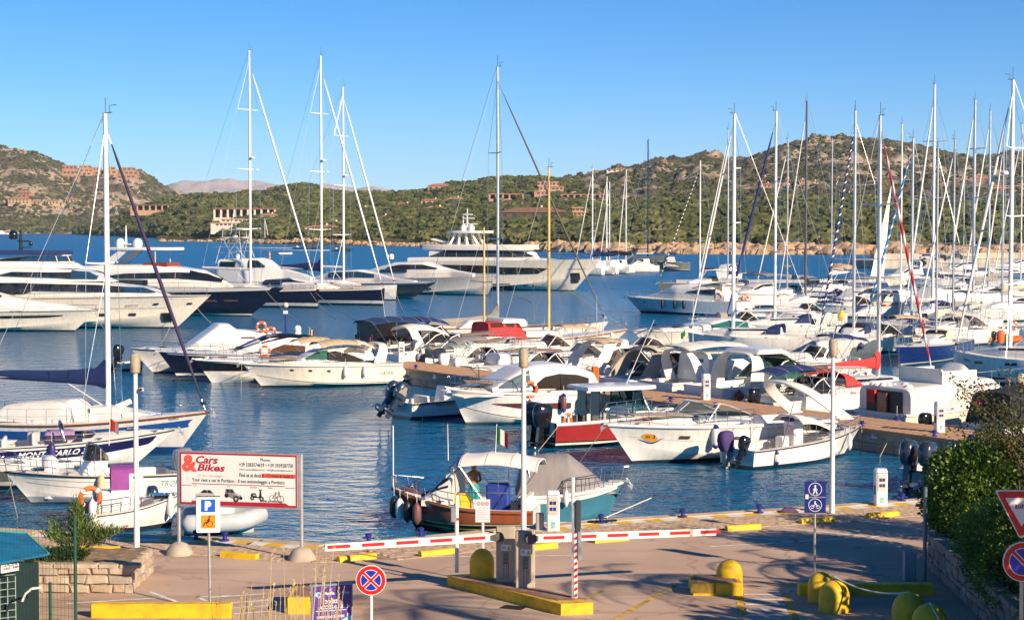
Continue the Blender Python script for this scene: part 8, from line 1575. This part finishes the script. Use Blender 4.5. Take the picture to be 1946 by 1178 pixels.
# dry grass in front
q=MB();R=random.Random(61)
for i in range(46):
 px=R.choice((455,500,520,545,555,560,575,590,605,620,630,640,470))+R.uniform(-14,14);Y=R.uniform(34.5,36.8);top=A(px+R.uniform(-10,25),R.uniform(1075,1165)if i>5 else R.uniform(1020,1080),Y);b=V((A(px-R.uniform(-10,15),1178,Y).x,Y,1.0));md=b.lerp(top,.6)+V((R.gauss(0,.06),0,0));q.tube([b,md,top],[.010,.008,.004],3)
 for k in range(5):s=R.uniform(.6,1);p=md.lerp(top,s);q.add([p,p+V((R.gauss(0,.02),0,.03)),p+V((R.gauss(0,.03),.01,.06))],[(0,1,2)])
kind(q.build('dry_grass',mat('straw',(.55,.42,.22),.9,var=.2),None,0),'stuff')
t=T('broom_weed','wispy weed with small yellow flowers beside the yellow island end','weed',V((0,0,0)));P=[]
for i in range(16):
 Y=36;px=R.uniform(395,560);b=V((A(px,1178,Y).x,Y,1.0));top=A(px+R.uniform(-8,12),R.uniform(1108,1165),Y);q=MB();q.tube([b,b.lerp(top,.5)+V((R.gauss(0,.04),0,0)),top],[.006,.005,.003],4);q.build('stalk',mat('stalk_green',(.16,.15,.05),.9),t,0)
 for k in range(9):P.append((b.lerp(top,R.uniform(.82,1.0)),(R.gauss(0,1),-.5,.5)))
leaves('flower',P,leafmat('petal_yellow',(.45,.33,.02),(.6,.42,.02),(.7,.55,.05)),t,.016,.035,13)
# right hand stone wall with its bed, box, poles, floodlight, globe
sw=T('stone_wall','retaining wall of rough reddish granite blocks at the lower right','wall',V((0,0,0)));q=MB();q.prism([(10.36,29),(18,29),(18,49.6),(11.0,49.6)],1.0,1.86);q.build('core',mat('mortar_dark',(.15,.12,.10),.95),sw,0)
stonewall(sw,V((11.0,49.6,1)),V((10.36,29,1)),1.0,1.9,STONER,15,4,.18,.60,V((-1,.03,0)));stonewall(sw,V((13,49.62,1)),V((11.0,49.62,1)),1.0,1.9,STONER,16,3,.25,.6,V((0,1,0)));R=random.Random(19);s=29
while s<49.3:
 w=R.uniform(.3,.65);q=MB();q.bbox(V((10.45+(s-29)*.031+R.uniform(-.05,.03),s+w/2,1.93+R.uniform(-.015,.02))),(.42,w-.03,.13),.03);q.build('stone',R.choice(STONER),sw,20);s+=w
q=MB();q.grid(lambda u,v:V((lerp(lerp(10.6,11.2,v),18,u),lerp(29,49.5,v),1.93+.1*fbm(u*9,v*16,3))),20,40);kind(q.build('planting_bed',mat('soil_brown',(.12,.085,.05),.95,var=.3),None,60),'stuff')
p=g(1730,1104);t=T('utility_box','small grey speckled utility cabinet against the end of the stone wall','utility box',p);q=MB();q.bbox(V((0,.15,.37)),(.29,.3,.75),.015);q.build('housing',mat('box_granite',(.30,.32,.34),.7,var=.15,vs=30),t,20);q=MB();q.bx(-.12,.12,-.004,.002,.05,.68);q.build('door',mat('box_granite',(1,1,1)),t,0)
p=g(1757,1106);tag(MB().cyl((0,0,0),(0,0,2.42),.05,.05,10).build('bare_pole',mat('pole_teal',(.16,.24,.27),.5,.3,var=.1),None,40,loc=p),'bare teal grey pole standing in front of the big bush','pole')
p=pierpt(1800,-4.5,0);p=A(1799,855,62);t=T('floodlight','grey floodlight on a short mast above the bushes by the pontoon','floodlight',V((p.x,p.y,1.0)));h=p.z-1;q=MB();q.tube([(-.0,0,0),(0,0,h),(.12,0,h+.08)],.05,8);q.build('mast',GALV,t);q=MB();q.lathe([(.03,-.14),(.14,-.10),(.17,.08),(.17,.12)],(.22,-.05,h+.05),12,'y');q.build('lamp_head',ALU,t);q=MB();q.lathe([(.15,0),(.15,-.02),(.02,-.03)],(.22,-.1,h+.05),12,'y');q.build('lens',BLACKG,t)
p=A(1941,722,50);t=T('globe_lamp','cream globe lamp on a dark post among the vine stems','lamp',V((p.x,p.y,1.9)));q=MB();q.tube([(0,0,0),(0,0,p.z-2.0)],.035,8);q.build('post',BLACK,t);q=MB();q.sph((0,0,p.z-1.9),.18,18,12);q.build('globe',mat('globe_opal',(.62,.54,.40),.3,var=.05),t,60)
p=A(543,580,138);t=T('jetty_lamp','blue lamp post with a cream globe and white plate, beyond the cream cruiser','lamp',V((p.x,p.y,0)));q=MB();q.tube([(0,0,-.5),(0,0,p.z-.2)],.09,8);q.build('post',BLUEP,t);q=MB();q.sph((0,0,p.z),.21,14,10);q.build('globe',mat('globe_opal',(1,1,1)),t,60);q=MB();q.bx(-.16,.16,-.12,-.1,p.z-.62,p.z-.4);q.build('plate',INKW,t,0)
ob=Boat('moored_boat','boat hidden by the bushes, only its two black outboards showing','motorboat',(1900,905),(1752,935),2.4,.8,1.1,.1,near=False);ob.hull(HW);ob.deck(DECKW,.5,floor=.4)
for y in(-.4,.4):ob.outboard(-.3,y,1.1,1.25,.15,mat('engine_dark',(.03,.04,.06),.2,coat=.5))
# ------------------------------------------------------------------ houses on the slopes
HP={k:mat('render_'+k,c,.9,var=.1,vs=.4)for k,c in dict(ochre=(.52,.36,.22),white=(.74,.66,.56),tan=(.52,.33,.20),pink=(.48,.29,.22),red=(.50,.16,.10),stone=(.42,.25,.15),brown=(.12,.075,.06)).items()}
RTL=mat('roof_tile',(.40,.19,.11),.9,var=.2,vs=.8);RBR=mat('roof_brown',(.22,.12,.08),.9,var=.2,vs=.8)
def house(px,py,w,h,label,wc='tan',roof=None,st=0,cat='house'):
 p=hit(px,py);k=p.y/FPX;W,H=w*k,h*k;t=T('villa' if st<2 else 'terraced_building',label,cat,p,0,'houses on the hillside');D=min(14,max(6,W*.5));roof=roof or RTL
 def win(x,z,a,c,y=-.04):q=MB();q.bx(x-a,x+a,y,y+.1,z-c,z+c);q.build('window',DGLASS,t,0)
 if st==0:
  hw=H*.66;q=MB();q.bx(-W/2,W/2,0,D,-4,hw);q.build('wall',HP[wc],t,0);o=.6;q=MB();q.loft([[V((-W/2-o,-o,hw)),V((W/2+o,-o,hw)),V((W/2+o,D+o,hw)),V((-W/2-o,D+o,hw))],[V((-W*.28,D*.4,H)),V((W*.28,D*.4,H)),V((W*.28,D*.6,H)),V((-W*.28,D*.6,H))]]);q.build('roof',roof,t,0)
  ns=max(1,round(hw/3.4));n=max(2,min(7,int(W/4.5)))
  for s in range(ns):
   for i in range(n):win((i+.5-n/2)*W/n,(s+.5)*hw/ns,W/n*.22,hw/ns*.28)
  q=MB();q.bx(W*.1,W*.1+1,D*.4,D*.4+1,hw,H+1);q.build('chimney',HP['white'],t,0)
 elif st==1:
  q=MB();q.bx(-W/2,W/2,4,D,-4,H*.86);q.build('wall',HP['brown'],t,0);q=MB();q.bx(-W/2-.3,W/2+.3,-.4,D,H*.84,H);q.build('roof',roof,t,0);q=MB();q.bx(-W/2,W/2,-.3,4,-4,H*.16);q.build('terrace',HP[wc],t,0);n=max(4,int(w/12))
  for i in range(n+1):x=lerp(-W/2+.6,W/2-.6,i/n);q=MB();q.bx(x-.7,x+.7,-.2,.9,0,H*.85);q.build('pillar',HP[wc],t,0)
 else:
  n=3 if h>15 else 2
  for s in range(n):
   z0,z1=H*s/n,H*(s+1)/n;sh=W*.10*(s%2)-W*.05;q=MB();q.bx(-W*(.5-.06*s)+sh,W*(.5-.07*s)+sh,s*3.0,16,z0-(5 if s==0 else 0),z1);q.build('storey',HP[wc],t,0);m=max(2,int(w/9))
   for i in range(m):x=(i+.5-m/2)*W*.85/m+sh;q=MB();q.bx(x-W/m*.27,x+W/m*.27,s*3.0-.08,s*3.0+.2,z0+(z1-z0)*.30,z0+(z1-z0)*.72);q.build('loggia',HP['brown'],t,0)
   q=MB();q.bx(-W*(.5-.06*s)+sh-.3,W*(.5-.07*s)+sh+.3,s*3.0-.5,s*3.0+3,z1-.35,z1+.1);q.build('parapet',HP['tan'],t,0)
 return t
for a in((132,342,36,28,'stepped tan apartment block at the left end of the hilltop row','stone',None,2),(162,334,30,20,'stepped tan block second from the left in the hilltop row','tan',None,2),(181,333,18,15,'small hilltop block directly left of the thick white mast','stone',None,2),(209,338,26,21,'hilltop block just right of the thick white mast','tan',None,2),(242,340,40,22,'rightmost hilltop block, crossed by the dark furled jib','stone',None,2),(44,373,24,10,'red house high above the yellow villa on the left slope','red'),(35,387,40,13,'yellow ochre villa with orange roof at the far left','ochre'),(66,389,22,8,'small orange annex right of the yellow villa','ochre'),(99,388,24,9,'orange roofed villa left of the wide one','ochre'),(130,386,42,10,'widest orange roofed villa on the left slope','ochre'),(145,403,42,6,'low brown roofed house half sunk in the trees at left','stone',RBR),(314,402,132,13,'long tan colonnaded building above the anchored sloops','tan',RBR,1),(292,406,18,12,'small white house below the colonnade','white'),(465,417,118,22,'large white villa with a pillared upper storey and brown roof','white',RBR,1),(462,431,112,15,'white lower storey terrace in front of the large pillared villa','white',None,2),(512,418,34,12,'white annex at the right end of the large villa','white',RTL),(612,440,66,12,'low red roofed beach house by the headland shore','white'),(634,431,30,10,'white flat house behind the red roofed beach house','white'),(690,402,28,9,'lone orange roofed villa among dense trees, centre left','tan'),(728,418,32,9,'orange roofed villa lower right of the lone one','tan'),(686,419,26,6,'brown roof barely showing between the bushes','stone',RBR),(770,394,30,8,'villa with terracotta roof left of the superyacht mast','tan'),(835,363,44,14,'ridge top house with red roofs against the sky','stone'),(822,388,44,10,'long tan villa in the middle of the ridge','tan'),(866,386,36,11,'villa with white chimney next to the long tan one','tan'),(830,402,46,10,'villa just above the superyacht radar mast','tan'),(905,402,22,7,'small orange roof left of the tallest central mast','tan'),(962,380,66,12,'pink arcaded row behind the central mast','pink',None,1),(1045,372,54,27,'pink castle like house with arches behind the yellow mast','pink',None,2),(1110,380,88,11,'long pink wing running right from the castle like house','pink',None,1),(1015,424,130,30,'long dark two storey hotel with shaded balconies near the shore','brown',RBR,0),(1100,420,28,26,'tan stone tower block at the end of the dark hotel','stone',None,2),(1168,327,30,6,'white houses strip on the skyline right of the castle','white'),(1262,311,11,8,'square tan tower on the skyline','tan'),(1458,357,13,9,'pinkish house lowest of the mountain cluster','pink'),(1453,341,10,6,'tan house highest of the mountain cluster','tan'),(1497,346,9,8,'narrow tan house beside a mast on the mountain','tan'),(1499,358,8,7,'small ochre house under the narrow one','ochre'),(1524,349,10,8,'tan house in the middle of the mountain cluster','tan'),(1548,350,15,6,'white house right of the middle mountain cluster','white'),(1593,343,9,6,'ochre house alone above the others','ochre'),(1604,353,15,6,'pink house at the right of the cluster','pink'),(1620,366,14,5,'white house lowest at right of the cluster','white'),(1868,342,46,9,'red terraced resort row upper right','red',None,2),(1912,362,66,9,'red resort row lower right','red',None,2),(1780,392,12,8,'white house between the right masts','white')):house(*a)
# ------------------------------------------------------------------ air
q=MB();q.bx(-7000,7000,-60,13500,-4,400);hz=q.build('haze',(hm:=bpy.data.materials.new('haze_air')),None,0);kind(hz,'stuff');hm.use_nodes=True;hn=hm.node_tree.nodes;hn.remove(hn['Principled BSDF']);pv=hn.new('ShaderNodeVolumePrincipled');pv.inputs['Color'].default_value=(.62,.78,1,1);pv.inputs['Density'].default_value=4.2e-5;pv.inputs['Anisotropy'].default_value=0.0;hm.node_tree.links.new(pv.outputs[0],hn['Material Output'].inputs['Volume'])
# ------------------------------------------------------------------ person in the gozzo: seen from behind, head up under the canopy
def skinbody(name,joints,bones,m,parent,sub=2,root=0):
 me=bpy.data.meshes.new(name);me.from_pydata([j[0]for j in joints],bones,[]);o=bpy.data.objects.new(name,me);COL.objects.link(o);o.parent=parent
 md=o.modifiers.new('skin','SKIN');md.use_smooth_shade=True
 sk=me.skin_vertices[0]if me.skin_vertices else None
 if sk is None:
  bm=bmesh.new();bm.from_mesh(me);bm.verts.layers.skin.verify();bm.to_mesh(me);bm.free();sk=me.skin_vertices[0]
 for i,j in enumerate(joints):
  r=j[1];sk.data[i].radius=r if isinstance(r,tuple)else(r,r);sk.data[i].use_root=(i==root)
 s=o.modifiers.new('sub','SUBSURF');s.levels=sub;s.render_levels=sub;me.materials.append(m)
 bpy.context.view_layer.update();dg=bpy.context.evaluated_depsgraph_get();m2=bpy.data.meshes.new_from_object(o.evaluated_get(dg));o.modifiers.clear();o.data=m2;m2.polygons.foreach_set('use_smooth',[True]*len(m2.polygons));return o
SKIN=mat('skin_tanned',(.38,.17,.085),.5,var=.08)
pp=B_Z.W((B_Z.loc(902),B_Z.near_side*.15,.48))
man=T('person','bare backed person in turquoise swim shorts standing in the wooden boat','person',pp,.5)
J=[((0,0,.95),(.155,.115)),((0,.01,1.12),(.135,.10)),((0,.0,1.30),(.165,.11)),((0,.0,1.43),(.15,.09)),((0,.01,1.52),(.055,.055)),((0,.03,1.60),(.085,.095)),((0,.04,1.70),(.08,.095)),((0,.04,1.76),(.05,.06)),((-.19,0,1.42),.06),((-.27,.03,1.17),.045),((-.20,.25,1.05),.036),((-.16,.32,1.05),(.04,.022)),((.19,0,1.42),.06),((.27,.03,1.17),.045),((.20,.25,1.05),.036),((.16,.32,1.05),(.04,.022)),((-.095,0,.86),.095),((-.11,.02,.48),.058),((-.115,-.02,.10),.04),((-.12,-.04,.04),.042),((-.13,.13,.025),(.045,.025)),((.095,0,.86),.095),((.12,.03,.48),.058),((.13,.0,.10),.04),((.13,-.02,.04),.042),((.15,.15,.025),(.045,.025))]
Bn=[(0,1),(1,2),(2,3),(3,4),(4,5),(5,6),(6,7),(3,8),(8,9),(9,10),(10,11),(3,12),(12,13),(13,14),(14,15),(0,16),(16,17),(17,18),(18,19),(19,20),(0,21),(21,22),(22,23),(23,24),(24,25)]
for s,hand in((-1,11),(1,15)):
 hx,hy,hz=J[hand][0]
 for k in range(4):
  y=hz+.028-k*.018;b=len(J);ln=(.032,.036,.034,.026)[k]
  J+=[((hx-s*.012,hy+.04,y),.0085),((hx-s*.020,hy+.04+ln,y-.004),.008),((hx-s*.035,hy+.04+ln*1.6,y-.012),.007)];Bn+=[(hand,b),(b,b+1),(b+1,b+2)]
 b=len(J);J+=[((hx-s*.03,hy+.005,hz+.03),.010),((hx-s*.05,hy+.035,hz+.04),.0085)];Bn+=[(hand,b),(b,b+1)]
body=skinbody('body',J,Bn,SKIN,man)
TUR=mat('shorts_turquoise',(.02,.30,.32),.8,var=.08,bump=.3,bs=12);q=MB()
def oval(cx,cy,z,rx,ry,n=16):return[V((cx+rx*cos(2*pi*i/n),cy+ry*sin(2*pi*i/n),z))for i in range(n)]
q.loft([oval(0,0,1.06,.155,.12),oval(0,0,.98,.178,.135),oval(0,0,.84,.205,.145),oval(0,0,.78,.20,.14)])
for s in(-1,1):q.loft([oval(s*.1,0,.86,.108,.135),oval(s*.108,.005,.70,.118,.128),oval(s*.115,.01,.56,.118,.122)])
q.build('shorts',TUR,man,60)
q=MB();q.lathe([(.094,-.02),(.105,.04),(.095,.10),(.055,.14),(.01,.15)],(0,.03,1.665),14,'z',1,1.12);q.build('hair',mat('hair_dark',(.03,.02,.012),.6),man,60)
q=MB();q.sph((-.032,.122,1.665),.012,8,6);q.build('eye',INK,man,60);q=MB();q.sph((.032,.122,1.665),.012,8,6);q.build('eye',INK,man,60);q=MB();q.loft([[V((x,.118,z))for x,z in((-.012,1.66),(.012,1.66),(.018,1.62),(-.018,1.62))],[V((x,.145,z))for x,z in((-.006,1.645),(.006,1.645),(.01,1.625),(-.01,1.625))]]);q.build('nose',SKIN,man,40);q=MB();q.bx(-.025,.025,.115,.124,1.583,1.594);q.build('mouth',mat('lips',(.25,.08,.06),.5),man,40)
for s in(-1,1):q=MB();q.sph((s*.09,.025,1.645),.022,8,6,1.3);q.build('ear',SKIN,man,60)
# ------------------------------------------------------------------ trees standing just right of the view, whose shade falls across the road
def palm(label,x,y,H,seed,n=22):
 t=T('palm_tree',label,'tree',V((x,y,1.0)),0,'palms right of the road');R=random.Random(seed);q=MB();q.tube([(0,0,0),(.1,.05,H*.5),(.2,.1,H)],[.28,.22,.20],10);q.build('trunk',BARK,t)
 for i in range(n):
  a=2*pi*i/n+R.uniform(-.2,.2);el=R.uniform(-.3,1.0);L=R.uniform(2.4,3.1);d=V((cos(a),sin(a),0));pts=[]
  for k in range(7):s=k/6;pts.append(V((.2,.1,H))+d*L*s*cos(el*.6)+V((0,0,L*(sin(el)*s-.75*s*s))))
  q=MB();q.tube(pts,[.03,.028,.025,.02,.015,.01,.005],4)
  for k in range(1,6):
   for h in range(3):
    s=h/3;p=pts[k].lerp(pts[k+1],s)
    for sd in(1,-1):e=d.cross(V((0,0,1)))*sd;q.add([p-d*.02,p+d*.03,p+e*.55+d*.35-V((0,0,.22))],[(0,1,2)])
  q.build('frond',LF2,t,0)
def pine(label,x,y,H,cr,seed,n=5200):
 t=T('broadleaf_tree',label,'tree',V((x,y,1.0)),0,'trees right of the road');q=MB();q.tube([(0,0,0),(.1,0,H*.35),(0,.1,H*.7)],[.24,.2,.1],8);q.build('trunk',BARK,t);P=blobpts((0,0,H-cr[2]*.9),cr,n,seed,.3,12,-.9);leaves('crown',P,LF2,t,.09,.26,seed)
 for i in range(5):q=MB();q.tube([V((.05,.05,H*.45)),P[i*101][0]],[.09,.03],5);q.build('limb',BARK,t)
palm('tall palm right of the road, nearest the quay',14.6,43.0,4.6,1);palm('tall palm right of the road, middle one',13.2,37.5,6.6,2);palm('tall palm right of the road, nearest the camera',12.5,29.5,9.8,3)
for l,x,y,H,cr in(('closest to the quay',17.0,49.3,2.6,(1.6,1.6,1.2)),('second from the quay',15.2,44.6,3.6,(2.4,2.4,2.2)),('third from the quay',14.6,40.0,4.5,(2.4,2.4,2.6)),('fourth from the quay',13.6,35.2,5.5,(2.5,2.5,3.0)),('fifth from the quay',12.6,30.2,6.9,(2.5,2.5,3.2)),('farthest from the quay',12.4,24.8,9.0,(2.7,2.7,3.6)),('nearest the viewpoint',13.0,19.5,9.4,(2.7,2.7,3.6))):pine('dense broadleaf tree right of the road, '+l,x,y,H,cr,int(y*3))
